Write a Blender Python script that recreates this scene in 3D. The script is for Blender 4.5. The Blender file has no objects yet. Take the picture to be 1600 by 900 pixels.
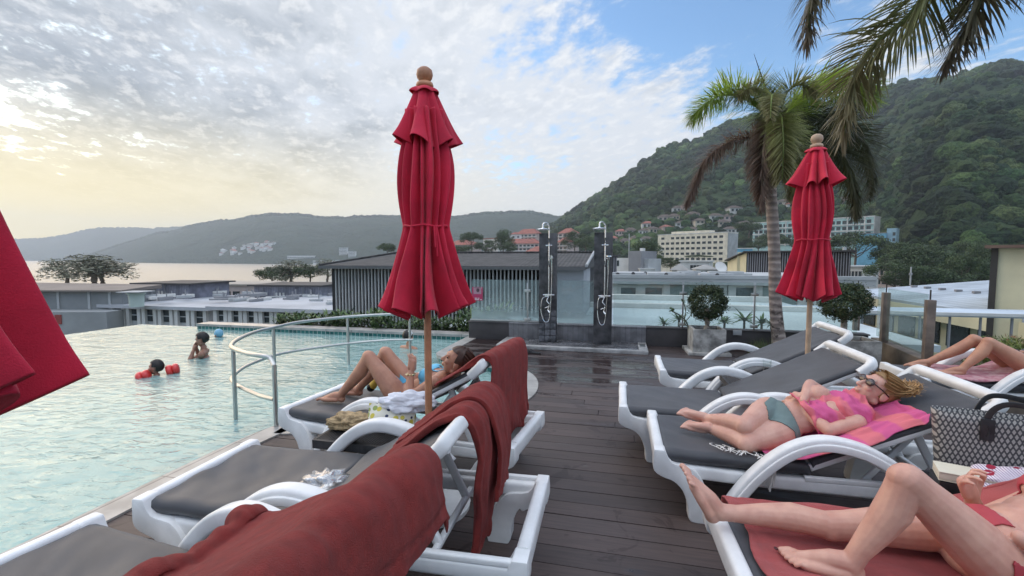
import bpy, bmesh, math, random
import numpy as np
from mathutils import Vector, Matrix, Quaternion, noise as mnoise

rnd = random.Random(7)
rng = np.random.default_rng(11)
SC = bpy.context.scene
COL = SC.collection
R = math.radians
V = Vector

# ------------------------------------------------------------------ camera
FPX, YAW, CH, HZ = 715.0, R(13.4), 1.5, 403.0
PIT = math.atan((450 - HZ) / FPX)
cam_d = bpy.data.cameras.new('camera')
cam = bpy.data.objects.new('camera', cam_d)
COL.objects.link(cam)
cam.location = (0, 0, CH)
cam.rotation_euler = (math.pi / 2 - PIT, 0, YAW)
cam_d.sensor_width = 36
cam_d.lens = FPX / 1600 * 36
cam_d.clip_start = 0.05
cam_d.clip_end = 60000
SC.camera = cam


def ray(px, py):
    x, y = (px - 800) / FPX, (450 - py) / FPX
    d = math.cos(PIT) + math.sin(PIT) * y
    z = -math.sin(PIT) + math.cos(PIT) * y
    return V((x * math.cos(YAW) - d * math.sin(YAW), x * math.sin(YAW) + d * math.cos(YAW), z)), d


def P(px, py, z):            # point of the plane at height z
    r, d = ray(px, py)
    t = (z - CH) / r.z
    return V((r.x * t, r.y * t, z))


def A(px, py, D):            # point at distance D in front
    r, d = ray(px, py)
    t = D / d
    return V((r.x * t, r.y * t, CH + r.z * t))


def AY(px, py, Y):
    r, d = ray(px, py)
    t = Y / r.y
    return V((r.x * t, Y, CH + r.z * t))


# ------------------------------------------------------------------ object helpers
def tag(o, label=None, cat=None, group=None, kind=None):
    if label: o['label'] = label
    if cat: o['category'] = cat
    if group: o['group'] = group
    if kind: o['kind'] = kind
    return o


def empty(name, loc, rz=0, label=None, cat=None, group=None):
    o = bpy.data.objects.new(name, None)
    o.empty_display_size = 0.1
    COL.objects.link(o)
    o.location = loc
    o.rotation_euler = (0, 0, rz)
    return tag(o, label, cat, group)


def link(name, me, mat=None, parent=None, loc=None, rot=None):
    o = bpy.data.objects.new(name, me)
    COL.objects.link(o)
    if mat is not None:
        mats = mat if isinstance(mat, (list, tuple)) else [mat]
        if not me.materials:
            for m in mats: me.materials.append(m)
    if parent is not None: o.parent = parent
    if loc is not None: o.location = loc
    if rot is not None: o.rotation_euler = rot
    return o


def copy_tree(o, parent=None):
    c = o.copy(); COL.objects.link(c)
    if parent is not None: c.parent = parent
    for ch in list(o.children):
        copy_tree(ch, c)
    return c


def smooth_mesh(me, ang=40):
    me.polygons.foreach_set('use_smooth', np.ones(len(me.polygons), bool))
    if ang is not None and ang < 179:
        me.set_sharp_from_angle(angle=R(ang))
    me.update()


def mesh_np(name, verts, faces, cols=None, smooth=False):
    """verts (N,3), faces (M,k) constant k"""
    verts = np.asarray(verts, np.float32); faces = np.asarray(faces, np.int32)
    me = bpy.data.meshes.new(name)
    n, k = faces.shape
    me.vertices.add(len(verts)); me.vertices.foreach_set('co', verts.ravel())
    me.loops.add(n * k); me.loops.foreach_set('vertex_index', faces.ravel())
    me.polygons.add(n)
    me.polygons.foreach_set('loop_start', np.arange(0, n * k, k, dtype=np.int32))
    me.polygons.foreach_set('use_smooth', np.full(n, bool(smooth)))
    me.update(calc_edges=True)
    if cols is not None:
        a = me.color_attributes.new('Col', 'FLOAT_COLOR', 'POINT')
        c = np.ones((len(verts), 4), np.float32); c[:, :3] = cols
        a.data.foreach_set('color', c.ravel())
    return me


def frames(pts, up=V((0, 0, 1)), closed=False):
    out = []
    n = len(pts)
    for i in range(n):
        if closed:
            t = pts[(i + 1) % n] - pts[i - 1]
        else:
            t = pts[min(i + 1, n - 1)] - pts[max(i - 1, 0)]
        t = t.normalized() if t.length > 1e-9 else V((0, 0, 1))
        s = t.cross(up)
        if s.length < 1e-4: s = t.cross(V((0, 1, 0.01)))
        s.normalize()
        out.append((t, s, s.cross(t).normalized()))
    return out


def smooth_path(pts, n=6):
    """Catmull-Rom through the points"""
    pts = [V(p) for p in pts]
    out = []
    for i in range(len(pts) - 1):
        p0 = pts[max(i - 1, 0)]; p1 = pts[i]; p2 = pts[i + 1]; p3 = pts[min(i + 2, len(pts) - 1)]
        for k in range(n):
            t = k / n
            out.append(0.5 * ((2 * p1) + (p2 - p0) * t + (2 * p0 - 5 * p1 + 4 * p2 - p3) * t * t + (3 * p1 - p0 - 3 * p2 + p3) * t ** 3))
    out.append(pts[-1])
    return out


class MB:
    def __init__(self):
        self.v = []; self.f = []; self.m = []; self.cur = 0; self.c = None

    def add(self, vs, fs):
        o = len(self.v)
        self.v += [V(p) for p in vs]
        self.f += [tuple(i + o for i in f) for f in fs]
        self.m += [self.cur] * len(fs)

    def box(self, c, s, rz=0, M=None):
        hx, hy, hz = s[0] / 2, s[1] / 2, s[2] / 2
        vs = [V((x, y, z)) for x in (-hx, hx) for y in (-hy, hy) for z in (-hz, hz)]
        if M is not None: vs = [M @ p for p in vs]
        elif rz:
            q = Matrix.Rotation(rz, 3, 'Z'); vs = [q @ p for p in vs]
        vs = [p + V(c) for p in vs]
        self.add(vs, [(0, 1, 3, 2), (4, 6, 7, 5), (0, 4, 5, 1), (2, 3, 7, 6), (0, 2, 6, 4), (1, 5, 7, 3)])

    def box2(self, a, b):
        self.box([(a[i] + b[i]) / 2 for i in range(3)], [abs(b[i] - a[i]) for i in range(3)])

    def sweep(self, pts, sec, up=V((0, 0, 1)), caps=True, scale=None, closed=False):
        pts = [V(p) for p in pts]
        fr = frames(pts, up, closed); k = len(sec); vs = []
        for i, p in enumerate(pts):
            t, s, u = fr[i]
            q = scale[i] if scale is not None else 1
            for a, b in sec: vs.append(p + s * a * q + u * b * q)
        n = len(pts); fs = []
        for i in range(n if closed else n - 1):
            j = (i + 1) % n
            for e in range(k):
                g = (e + 1) % k
                fs.append((i * k + e, i * k + g, j * k + g, j * k + e))
        if caps and not closed:
            fs.append(tuple(range(k - 1, -1, -1))); fs.append(tuple((n - 1) * k + e for e in range(k)))
        self.add(vs, fs)

    def tube(self, pts, r, n=10, caps=True, closed=False):
        sec = [(math.cos(2 * math.pi * e / n), math.sin(2 * math.pi * e / n)) for e in range(n)]
        sc = r if isinstance(r, (list, tuple)) else [r] * len(pts)
        self.sweep(pts, sec, caps=caps, scale=sc, closed=closed)

    def rbar(self, pts, w, h, rad=None, up=V((0, 0, 1)), n=3, closed=False):
        """bar of width w (sideways) and height h with rounded edges"""
        rad = rad if rad is not None else min(w, h) * 0.3
        sec = []
        for cx, cy, a0 in ((w / 2 - rad, h / 2 - rad, 0), (-w / 2 + rad, h / 2 - rad, 90), (-w / 2 + rad, -h / 2 + rad, 180), (w / 2 - rad, -h / 2 + rad, 270)):
            for k in range(n + 1):
                t = R(a0 + 90 * k / n)
                sec.append((cx + rad * math.cos(t), cy + rad * math.sin(t)))
        self.sweep(pts, sec, up=up, closed=closed)

    def lathe(self, prof, n=24, c=(0, 0, 0), caps=True, wob=None):
        vs = []; fs = []
        for i, (r, z) in enumerate(prof):
            for e in range(n):
                a = 2 * math.pi * e / n
                q = r * (wob(a, i) if wob else 1)
                vs.append(V((c[0] + q * math.cos(a), c[1] + q * math.sin(a), c[2] + z)))
        for i in range(len(prof) - 1):
            for e in range(n):
                g = (e + 1) % n
                fs.append((i * n + e, i * n + g, (i + 1) * n + g, (i + 1) * n + e))
        if caps:
            fs.append(tuple(range(n - 1, -1, -1))); fs.append(tuple((len(prof) - 1) * n + e for e in range(n)))
        self.add(vs, fs)

    def prism(self, poly, axis, a, b):
        """poly of 2D points extruded along axis ('x','y','z') from a to b"""
        n = len(poly)
        def mk(p, t):
            return V((t, p[0], p[1])) if axis == 'x' else V((p[0], t, p[1])) if axis == 'y' else V((p[0], p[1], t))
        vs = [mk(p, a) for p in poly] + [mk(p, b) for p in poly]
        fs = [tuple(range(n - 1, -1, -1)), tuple(range(n, 2 * n))]
        for i in range(n):
            j = (i + 1) % n
            fs.append((i, j, n + j, n + i))
        self.add(vs, fs)

    def ell(self, c, r, M=None, nu=16, nv=10):
        vs = []; fs = []
        for j in range(nv + 1):
            th = math.pi * j / nv
            for i in range(nu):
                ph = 2 * math.pi * i / nu
                p = V((r[0] * math.sin(th) * math.cos(ph), r[1] * math.sin(th) * math.sin(ph), r[2] * math.cos(th)))
                if M is not None: p = M @ p
                vs.append(p + V(c))
        for j in range(nv):
            for i in range(nu):
                g = (i + 1) % nu
                fs.append((j * nu + i, (j + 1) * nu + i, (j + 1) * nu + g, j * nu + g))
        self.add(vs, fs)

    def limb(self, pts, rad, n=14):
        """closed, round ended tapered limb"""
        pts = [V(p) for p in pts]
        fr = frames(pts); vs = []; rings = []
        t0 = fr[0][0]; t1 = fr[-1][0]
        for k in (75, 45, 20):
            a = R(k); rings.append((pts[0] - t0 * rad[0] * math.sin(a), fr[0], rad[0] * math.cos(a)))
        for i, p in enumerate(pts): rings.append((p, fr[i], rad[i]))
        for k in (20, 45, 75):
            a = R(k); rings.append((pts[-1] + t1 * rad[-1] * math.sin(a), fr[-1], rad[-1] * math.cos(a)))
        for p, (t, s, u), r in rings:
            for e in range(n):
                a = 2 * math.pi * e / n
                vs.append(p + s * r * math.cos(a) + u * r * math.sin(a))
        fs = []
        for i in range(len(rings) - 1):
            for e in range(n):
                g = (e + 1) % n
                fs.append((i * n + e, i * n + g, (i + 1) * n + g, (i + 1) * n + e))
        m = len(rings)
        fs.append(tuple(range(n - 1, -1, -1))); fs.append(tuple((m - 1) * n + e for e in range(n)))
        self.add(vs, fs)

    def mesh(self, name, smooth=40, bevel=0, fix=True):
        me = bpy.data.meshes.new(name)
        me.from_pydata([tuple(p) for p in self.v], [], self.f)
        if any(self.m): me.polygons.foreach_set('material_index', self.m)
        if fix or bevel:
            bm = bmesh.new(); bm.from_mesh(me)
            if fix: bmesh.ops.recalc_face_normals(bm, faces=bm.faces)
            if bevel:
                es = [e for e in bm.edges if len(e.link_faces) == 2 and e.calc_face_angle(0) > R(35)]
                bmesh.ops.bevel(bm, geom=es, offset=bevel, segments=2, profile=0.6, affect='EDGES', clamp_overlap=True)
            bm.to_mesh(me); bm.free()
        if smooth is not None: smooth_mesh(me, smooth)
        return me

    def build(self, name, mat, parent=None, smooth=40, bevel=0, loc=None, rot=None, fix=True):
        return link(name, self.mesh(name, smooth, bevel, fix), mat, parent, loc, rot)


def apply_mods(me, mods):
    """mods: list of (type, {props}); returns a new evaluated mesh"""
    o = bpy.data.objects.new('tmp', me); COL.objects.link(o)
    for t, pr in mods:
        m = o.modifiers.new(t, t)
        for k, v in pr.items(): setattr(m, k, v)
    dg = bpy.context.evaluated_depsgraph_get(); dg.update()
    r = bpy.data.meshes.new_from_object(o.evaluated_get(dg))
    bpy.data.objects.remove(o); bpy.data.meshes.remove(me)
    return r


# ------------------------------------------------------------------ materials
def nt(name):
    m = bpy.data.materials.new(name); m.use_nodes = True
    t = m.node_tree
    b = t.nodes['Principled BSDF']
    return m, t, b


def nn(t, typ, **kw):
    n = t.nodes.new(typ)
    for k, v in kw.items():
        if k in n.inputs: n.inputs[k].default_value = v
        else: setattr(n, k, v)
    return n


def mixc(t, a, b, fac, blend='MIX'):
    n = t.nodes.new('ShaderNodeMix'); n.data_type = 'RGBA'; n.blend_type = blend; n.clamp_result = False
    for s, x in ((0, fac), (6, a), (7, b)):
        if hasattr(x, 'is_linked'): t.links.new(x, n.inputs[s])
        elif isinstance(x, (int, float)): n.inputs[s].default_value = x
        else: n.inputs[s].default_value = (*x, 1)
    return n.outputs[2]


def mth(t, op, a, b=None, c=None, clamp=False):
    n = t.nodes.new('ShaderNodeMath'); n.operation = op; n.use_clamp = clamp
    for s, x in enumerate((a, b, c)):
        if x is None: continue
        if hasattr(x, 'is_linked'): t.links.new(x, n.inputs[s])
        else: n.inputs[s].default_value = x
    return n.outputs[0]


def ramp(t, fac, a, b, lo=0., hi=1.):
    n = t.nodes.new('ShaderNodeMapRange'); n.interpolation_type = 'SMOOTHSTEP'
    n.inputs['From Min'].default_value = a; n.inputs['From Max'].default_value = b
    n.inputs['To Min'].default_value = lo; n.inputs['To Max'].default_value = hi
    t.links.new(fac, n.inputs['Value'])
    return n.outputs[0]


def tex_noise(t, scale, detail=4, rough=.55, vec=None, dist=0.):
    n = nn(t, 'ShaderNodeTexNoise')
    n.inputs['Scale'].default_value = scale; n.inputs['Detail'].default_value = detail
    n.inputs['Roughness'].default_value = rough; n.inputs['Distortion'].default_value = dist
    if vec is not None: t.links.new(vec, n.inputs['Vector'])
    return n.outputs['Fac']


def objco(t):
    return t.nodes.new('ShaderNodeTexCoord').outputs['Object']


def bump(t, b, h, strength=.3, dist=.01):
    n = nn(t, 'ShaderNodeBump'); n.inputs['Strength'].default_value = strength; n.inputs['Distance'].default_value = dist
    t.links.new(h, n.inputs['Height']); t.links.new(n.outputs[0], b.inputs['Normal'])
    return n


def mk(name, col, rough=.5, var=.12, scale=6., bmp=0., bscale=80., bdist=.004, metal=0., spec=.5, col2=None, attr=False, sheen=0., sss=0., rvar=0., coat=0.):
    m, t, b = nt(name)
    co = objco(t)
    f = tex_noise(t, scale, 5, .6, co)
    c2 = col2 if col2 is not None else [max(0, x * (1 - 2 * var)) for x in col]
    c1 = col if col2 is not None else [x * (1 + var) for x in col]
    out = mixc(t, c1, c2, ramp(t, f, .3, .7))
    if attr:
        a = nn(t, 'ShaderNodeAttribute'); a.attribute_name = 'Col'
        out = mixc(t, out, a.outputs['Color'], 1.0, 'MULTIPLY')
    t.links.new(out, b.inputs['Base Color'])
    b.inputs['Roughness'].default_value = rough
    if rvar:
        t.links.new(ramp(t, tex_noise(t, scale * 2.3, 4, .6, co), .3, .7, rough - rvar, rough + rvar), b.inputs['Roughness'])
    b.inputs['Metallic'].default_value = metal
    b.inputs['Specular IOR Level'].default_value = spec
    if sheen:
        b.inputs['Sheen Weight'].default_value = sheen
        b.inputs['Sheen Roughness'].default_value = .5
    if coat: b.inputs['Coat Weight'].default_value = coat
    if sss:
        b.inputs['Subsurface Weight'].default_value = sss
        b.inputs['Subsurface Radius'].default_value = (1, .35, .2)
        b.inputs['Subsurface Scale'].default_value = .012
    if bmp:
        bump(t, b, tex_noise(t, bscale, 4, .6, co), bmp, bdist)
    return m


MAT = {}
def M_(k): return MAT[k]

MAT['white_plastic'] = mk('white_plastic', (.78, .78, .77), .40, .06, 5, .08, 260, .0012, rvar=.10)
MAT['sling'] = mk('sling_fabric', (.050, .051, .057), .55, .1, 4, .35, 700, .002, sheen=.15)
MAT['towel'] = mk('terry_towel', (.255, .026, .021), .95, .10, 22, 1.0, 300, .008, sheen=.05)
MAT['towel_coral'] = mk('coral_towel', (.42, .075, .072), .95, .10, 9, .9, 420, .006, sheen=.12)
MAT['umbrella'] = mk('red_canvas', (.58, .009, .043), .8, .12, 4, .5, 300, .003, sheen=.10)
MAT['wood_pole'] = mk('varnished_pole', (.45, .20, .10), .45, .15, 7, .1, 60, .002)
MAT['wood_pale'] = mk('pale_pole', (.48, .33, .22), .55, .15, 7, .1, 60, .002)
MAT['steel'] = mk('polished_steel', (.50, .50, .48), .34, .05, 10, 0, metal=1.0)
MAT['chrome'] = mk('chrome', (.75, .75, .74), .16, .03, 10, 0, metal=1.0)
MAT['rattan'] = mk('dark_rattan', (.035, .033, .034), .6, .2, 30, .5, 200)
MAT['concrete'] = mk('weathered_concrete', (.40, .38, .35), .9, .3, 5, .5, 40, .01)
MAT['stone'] = mk('pale_stone', (.52, .49, .45), .7, .12, 6, .2, 60, .004)
MAT['parapet'] = mk('dark_wall', (.062, .055, .054), .7, .18, 2, .1, 60)
MAT['bark'] = mk('palm_bark', (.36, .29, .25), .9, .35, 5, .6, 25, .02)
MAT['leafdark'] = mk('dark_leaf', (.030, .060, .018), .55, .3, 3, 0, attr=True)
MAT['palmleaf'] = mk('palm_leaf', (1, 1, 1), .5, .12, 3, 0, attr=True)
MAT['foliage'] = mk('foliage', (1, 1, 1), .7, .15, .5, 0, attr=True)
MAT['glassware'] = None
# ------------------------------------------------------------------ sky, sun, air
SUN_AZ, SUN_EL = R(66), R(11)          # measured from +Y towards -X
sdir = V((-math.sin(SUN_AZ) * math.cos(SUN_EL), math.cos(SUN_AZ) * math.cos(SUN_EL), math.sin(SUN_EL)))
w = bpy.data.worlds.new('World'); SC.world = w; w.use_nodes = True
t = w.node_tree
for n in list(t.nodes): t.nodes.remove(n)
out = nn(t, 'ShaderNodeOutputWorld')
sky = nn(t, 'ShaderNodeTexSky'); sky.sky_type = 'NISHITA'; sky.sun_disc = False
sky.sun_elevation = SUN_EL; sky.sun_rotation = -SUN_AZ
sky.air_density = 1.0; sky.dust_density = 1.2; sky.ozone_density = 1.5
bg1 = nn(t, 'ShaderNodeBackground'); bg1.inputs['Strength'].default_value = 0.15
t.links.new(mixc(t, sky.outputs[0], (.70, .91, 1.14), 1.0, 'MULTIPLY'), bg1.inputs['Color'])
tc = nn(t, 'ShaderNodeTexCoord'); gen = tc.outputs['Generated']
sep = nn(t, 'ShaderNodeSeparateXYZ'); t.links.new(gen, sep.inputs[0])
zc = mth(t, 'MAXIMUM', sep.outputs[2], 0.0)
den = mth(t, 'ADD', zc, 0.10)
# project the view direction on a cloud deck, turned so that the bands run with the wind
ca, sa = math.cos(R(-35)), math.sin(R(-35))
gx = mth(t, 'SUBTRACT', mth(t, 'MULTIPLY', sep.outputs[0], ca), mth(t, 'MULTIPLY', sep.outputs[1], sa))
gy = mth(t, 'ADD', mth(t, 'MULTIPLY', sep.outputs[0], sa), mth(t, 'MULTIPLY', sep.outputs[1], ca))
px_ = mth(t, 'DIVIDE', gx, den); py_ = mth(t, 'DIVIDE', gy, den)
cmb = nn(t, 'ShaderNodeCombineXYZ'); t.links.new(px_, cmb.inputs[0]); t.links.new(mth(t, 'MULTIPLY', py_, 0.62), cmb.inputs[1])
pv = cmb.outputs[0]
big = tex_noise(t, 0.75, 4, .5, pv, .3)
mid = tex_noise(t, 3.4, 6, .62, pv, .25)
fine = tex_noise(t, 13.0, 5, .62, pv, .15)
# the clear gap in the cloud: around two directions of the sky
def lobe(px, py, sharp):
    d = (ray(px, py)[0]).normalized()
    n = nn(t, 'ShaderNodeVectorMath'); n.operation = 'DOT_PRODUCT'
    t.links.new(gen, n.inputs[0]); n.inputs[1].default_value = d
    return mth(t, 'POWER', mth(t, 'MAXIMUM', n.outputs['Value'], 0.0), sharp)
hole = mth(t, 'ADD', mth(t, 'MULTIPLY', lobe(1060, 10, 90), .26), mth(t, 'MULTIPLY', lobe(1230, 90, 120), .12))
hole = mth(t, 'ADD', hole, mth(t, 'MULTIPLY', lobe(1600, 60, 90), .20))
fill = mth(t, 'ADD', mth(t, 'MULTIPLY', lobe(420, 150, 5), .17), mth(t, 'ADD', mth(t, 'MULTIPLY', lobe(1500, 210, 60), .22), mth(t, 'MULTIPLY', lobe(1020, 250, 40), .16)))
v = mth(t, 'ADD', mth(t, 'MULTIPLY', big, .42), mth(t, 'ADD', mth(t, 'MULTIPLY', mid, .44), mth(t, 'MULTIPLY', fine, .44)))
v = mth(t, 'ADD', mth(t, 'SUBTRACT', v, hole), fill)
low = ramp(t, sep.outputs[2], 0.0, 0.22, .25, 0.0)          # thick veil towards the horizon
cov = ramp(t, mth(t, 'ADD', v, low), .57, .76)
# brightness of the cloud: thin = white, thick = grey underside
thick = ramp(t, mth(t, 'ADD', mth(t, 'MULTIPLY', big, .55), mth(t, 'ADD', mth(t, 'MULTIPLY', mid, .5), mth(t, 'MULTIPLY', lobe(180, 170, 12), .22))), .54, .84)
ccol = mixc(t, (.66, .70, .76), (.27, .32, .38), thick)
glint = ramp(t, mth(t, 'ADD', mth(t, 'MULTIPLY', fine, .75), mth(t, 'MULTIPLY', mid, .25)), .49, .64)
ccol = mixc(t, ccol, (.86, .87, .88), mth(t, 'MULTIPLY', glint, .55))
sdl = nn(t, 'ShaderNodeVectorMath'); sdl.operation = 'DOT_PRODUCT'
t.links.new(gen, sdl.inputs[0]); sdl.inputs[1].default_value = (-math.sin(SUN_AZ), math.cos(SUN_AZ), 0.0)
near_sun = mth(t, 'POWER', mth(t, 'MAXIMUM', sdl.outputs['Value'], 0.0), 3.2)
hor = ramp(t, sep.outputs[2], .06, .30, 1., 0.)
warm = mth(t, 'MULTIPLY', near_sun, hor)
ccol = mixc(t, ccol, (1.14, .92, .38), mth(t, 'MULTIPLY', warm, .92))
hz_lo = ramp(t, sep.outputs[2], .0, .20, 1., 0.)
ccol = mixc(t, ccol, (.80, .80, .78), mth(t, 'MULTIPLY', hz_lo, mth(t, 'SUBTRACT', .6, mth(t, 'MULTIPLY', near_sun, .6))))
up = ramp(t, sep.outputs[2], .50, .85, .60, 2.5)          # visible cloud dimmed, unseen cloud overhead brightened to light the terrace
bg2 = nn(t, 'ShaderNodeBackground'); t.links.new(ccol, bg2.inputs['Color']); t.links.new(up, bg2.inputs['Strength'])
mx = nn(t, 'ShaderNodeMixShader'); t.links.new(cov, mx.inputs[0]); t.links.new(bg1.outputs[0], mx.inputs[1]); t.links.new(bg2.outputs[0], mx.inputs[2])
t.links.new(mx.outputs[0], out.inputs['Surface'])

sl = bpy.data.lights.new('sun', 'SUN'); sl.energy = 1.05; sl.angle = R(62); sl.color = (1.0, .72, .45)
so = bpy.data.objects.new('sun', sl); COL.objects.link(so)
so.rotation_euler = (-sdir).to_track_quat('-Z', 'Y').to_euler()

SC.view_settings.view_transform = 'Standard'; SC.view_settings.look = 'None'
SC.view_settings.exposure = 1.0; SC.view_settings.gamma = 1
SC.view_settings.use_curve_mapping = False
SC.render.engine = 'CYCLES'
SC.cycles.use_denoising = True
SC.cycles.max_bounces = 8; SC.cycles.transparent_max_bounces = 16; SC.cycles.volume_bounces = 1
SC.cycles.caustics_reflective = False; SC.cycles.caustics_refractive = False
SC.cycles.sample_clamp_indirect = 6

# ------------------------------------------------------------------ far ground, sea, hills
GZ, SEA = -18.0, -20.5
m, tt, b = nt('sea_water')
co = objco(tt)
b.inputs['Base Color'].default_value = (.10, .14, .15, 1); b.inputs['Roughness'].default_value = .32
b.inputs['IOR'].default_value = 1.33
bump(tt, b, tex_noise(tt, .12, 6, .65, co), .5, 1.0)
g = MB(); n = 96
g.add([(45000 * math.cos(2 * math.pi * i / n), 45000 * math.sin(2 * math.pi * i / n), SEA) for i in range(n)], [tuple(range(n))])
tag(g.build('sea', m, smooth=None), kind='structure')

m = mk('town_ground', (.12, .115, .10), .9, .3, .03, col2=(.055, .075, .04))
pts = []
for px in range(-2200, 4000, 60):
    if px < 0: D = 330
    elif px < 520: D = 335
    elif px < 900: D = 335 + (px - 520) / 380 * 1000
    else: D = 1335
    q = A(max(-700, min(px, 2300)), 420, D) if -700 <= px <= 2300 else None
    if q: pts.append((q.x, q.y, GZ))
c0 = A(800, 420, -60)
pts.append((pts[-1][0] * .4 + 300, -200, GZ)); pts.append((-300, -200, GZ))
g = MB(); g.add(pts, [tuple(range(len(pts)))])
tag(g.build('ground', m, smooth=None), kind='structure')


def interp(tab, x):
    if x <= tab[0][0]: return tab[0][1]
    for (x0, y0), (x1, y1) in zip(tab, tab[1:]):
        if x <= x1:
            return y0 + (y1 - y0) * (x - x0) / (x1 - x0)
    return tab[-1][1]


class Hill:
    """terrain strip: a base line and a ridge line, each with its own distance"""
    def __init__(s, ridge, dr, db, zb, prof=.85, ns=.05, nscale=1 / 90., drop=.9):
        s.ridge, s.dr, s.db, s.zb, s.prof, s.ns, s.nsc, s.drop = ridge, dr, db, zb, prof, ns, nscale, drop

    def at(s, px, tq):
        dr = interp(s.dr, px); db = interp(s.db, px)
        top = A(px, interp(s.ridge, px), dr)
        D = db + (dr - db) * tq
        q = A(px, HZ, D)
        hgt = top.z - s.zb
        if tq <= 1: z = s.zb + hgt * tq ** s.prof
        else: z = s.zb + hgt * (1 - (tq - 1) * s.drop)
        z += hgt * s.ns * mnoise.fractal(V((q.x * s.nsc, q.y * s.nsc, 3.1)), 1.0, 2.0, 4) * min(1, tq * 3) * (1.0 if tq < .9 else .5)
        return V((q.x, q.y, z))

    def find(s, px, py):
        best = None
        for i in range(1, 101):
            q = s.at(px, i / 100)
            d = -q.x * math.sin(YAW) + q.y * math.cos(YAW); zz = q.z - CH
            dd = d * math.cos(PIT) - zz * math.sin(PIT); yy = d * math.sin(PIT) + zz * math.cos(PIT)
            e = abs(450 - FPX * yy / dd - py)
            if best is None or e < best[0]: best = (e, q)
        return best[1]

    def build(s, name, mat, pxs, nt_, tmax=1.35):
        vs = []; rows = len(pxs)
        ts = [tmax * k / (nt_ - 1) for k in range(nt_)]
        for px in pxs:
            for tq in ts: vs.append(s.at(px, tq))
        fs = [(i * nt_ + k, i * nt_ + k + 1, (i + 1) * nt_ + k + 1, (i + 1) * nt_ + k) for i in range(rows - 1) for k in range(nt_ - 1)]
        me = mesh_np(name, vs, fs, smooth=True)
        o = link(name, me, mat)
        return tag(o, kind='structure')


mh = mk('hill_forest', (.045, .070, .026), .9, .3, .02, 1.0, .09, 6.0, spec=.1, col2=(.020, .036, .014))
mfar = mk('far_forest', (.030, .048, .028), .95, .3, .006, 1.0, .03, 20.0, spec=.05, col2=(.018, .030, .016))

far1 = Hill([(-200, 378), (48, 373), (75, 371), (110, 366), (140, 358), (165, 355), (210, 355), (240, 357), (300, 352), (420, 352)],
            [(0, 4300), (500, 3800)], [(0, 3400), (200, 3300), (500, 3000)], SEA, .8, .05, 1 / 300.)
far1.build('distant_headland', mfar, list(np.linspace(-160, 420, 120)), 26)
far2 = Hill([(105, 408), (125, 403), (150, 395), (180, 385), (215, 374), (245, 365), (275, 360), (310, 350), (350, 344), (370, 343), (395, 337), (430, 333), (465, 334), (500, 339), (540, 339), (570, 336), (610, 337), (660, 339), (700, 339), (730, 336), (760, 331), (800, 330), (840, 333), (900, 341), (1000, 350)],
            [(100, 2600), (250, 2900), (400, 2600), (1000, 2300)], [(100, 2550), (250, 1900), (420, 1650), (1000, 1500)], SEA, .8, .07, 1 / 220.)
far2.build('bay_hills', mfar, list(np.linspace(104, 1000, 260)), 44)
hill = Hill([(770, 420), (800, 392), (830, 372), (865, 352), (885, 338), (905, 325), (930, 308), (960, 288), (1000, 261), (1040, 240), (1080, 222), (1120, 206), (1170, 192), (1230, 178), (1300, 162), (1370, 146), (1400, 135), (1440, 132), (1475, 127), (1505, 117), (1530, 106), (1555, 103), (1600, 104), (1700, 104), (1850, 120), (2100, 150)],
            [(770, 1150), (900, 1150), (1100, 1050), (1300, 900), (1500, 760), (2100, 700)], [(770, 560), (900, 420), (1100, 400), (1250, 400), (1360, 385), (1420, 260), (1480, 190), (2100, 170)], GZ, .80, .11, 1 / 150.)
hill.build('wooded_hill', mh, list(np.linspace(770, 2100, 220)), 80)


# ------------------------------------------------------------------ crowns of the forest (one mass: stuff)
def ico(sub):
    bm = bmesh.new(); bmesh.ops.create_icosphere(bm, subdivisions=sub, radius=1)
    v = np.array([p.co[:] for p in bm.verts]); f = np.array([[q.index for q in x.verts] for x in bm.faces]); bm.free()
    return v, f


def crown_templates(sub, k, seed):
    v0, f0 = ico(sub); out = []
    for i in range(k):
        v = v0.copy()
        for j, p in enumerate(v):
            n1 = mnoise.noise(V(p) * 1.7 + V((seed + i * 7.3, 0, 0)))
            n2 = mnoise.noise(V(p) * 4.3 + V((0, seed + i * 3.1, 0)))
            n3 = mnoise.noise(V(p) * 9. + V((0, 0, seed + i * 5.1)))
            v[j] = p * (1 + .34 * n1 + .26 * n2 + .14 * n3)
        v[:, 2] *= .78
        out.append((v, f0))
    return out


def forest(name, spots, sub, mat, seed=1, pal=None):
    """spots: (x,y,z,radius)"""
    T = crown_templates(sub, 6, seed); V_, F_, C_ = [], [], []
    off = 0
    pal = pal or [(.050, .078, .024), (.032, .058, .020), (.066, .092, .030), (.024, .044, .018), (.082, .096, .036), (.044, .064, .030)]
    for x, y, z, r in spots:
        v, f = T[rng.integers(len(T))]
        a = rng.uniform(0, 6.28); c, s = math.cos(a), math.sin(a)
        sc = r * rng.uniform(.85, 1.15, 3)
        q = v * sc
        q = np.stack([q[:, 0] * c - q[:, 1] * s + x, q[:, 0] * s + q[:, 1] * c + y, q[:, 2] + z], 1)
        V_.append(q); F_.append(f + off); off += len(v)
        col = np.array(pal[rng.integers(len(pal))]) * np.array([.68, .82, .85]) * rng.uniform(.7, 1.3) * (1 + 1.1 * mnoise.fractal(V((x / 70., y / 70., z / 60.)), 1, 2, 3))
        col = np.clip(col, .008, .2)
        C_.append(np.repeat(col[None], len(v), 0))
    me = mesh_np(name, np.concatenate(V_), np.concatenate(F_), np.concatenate(C_), smooth=False)
    return tag(link(name, me, mat), kind='stuff')


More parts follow.
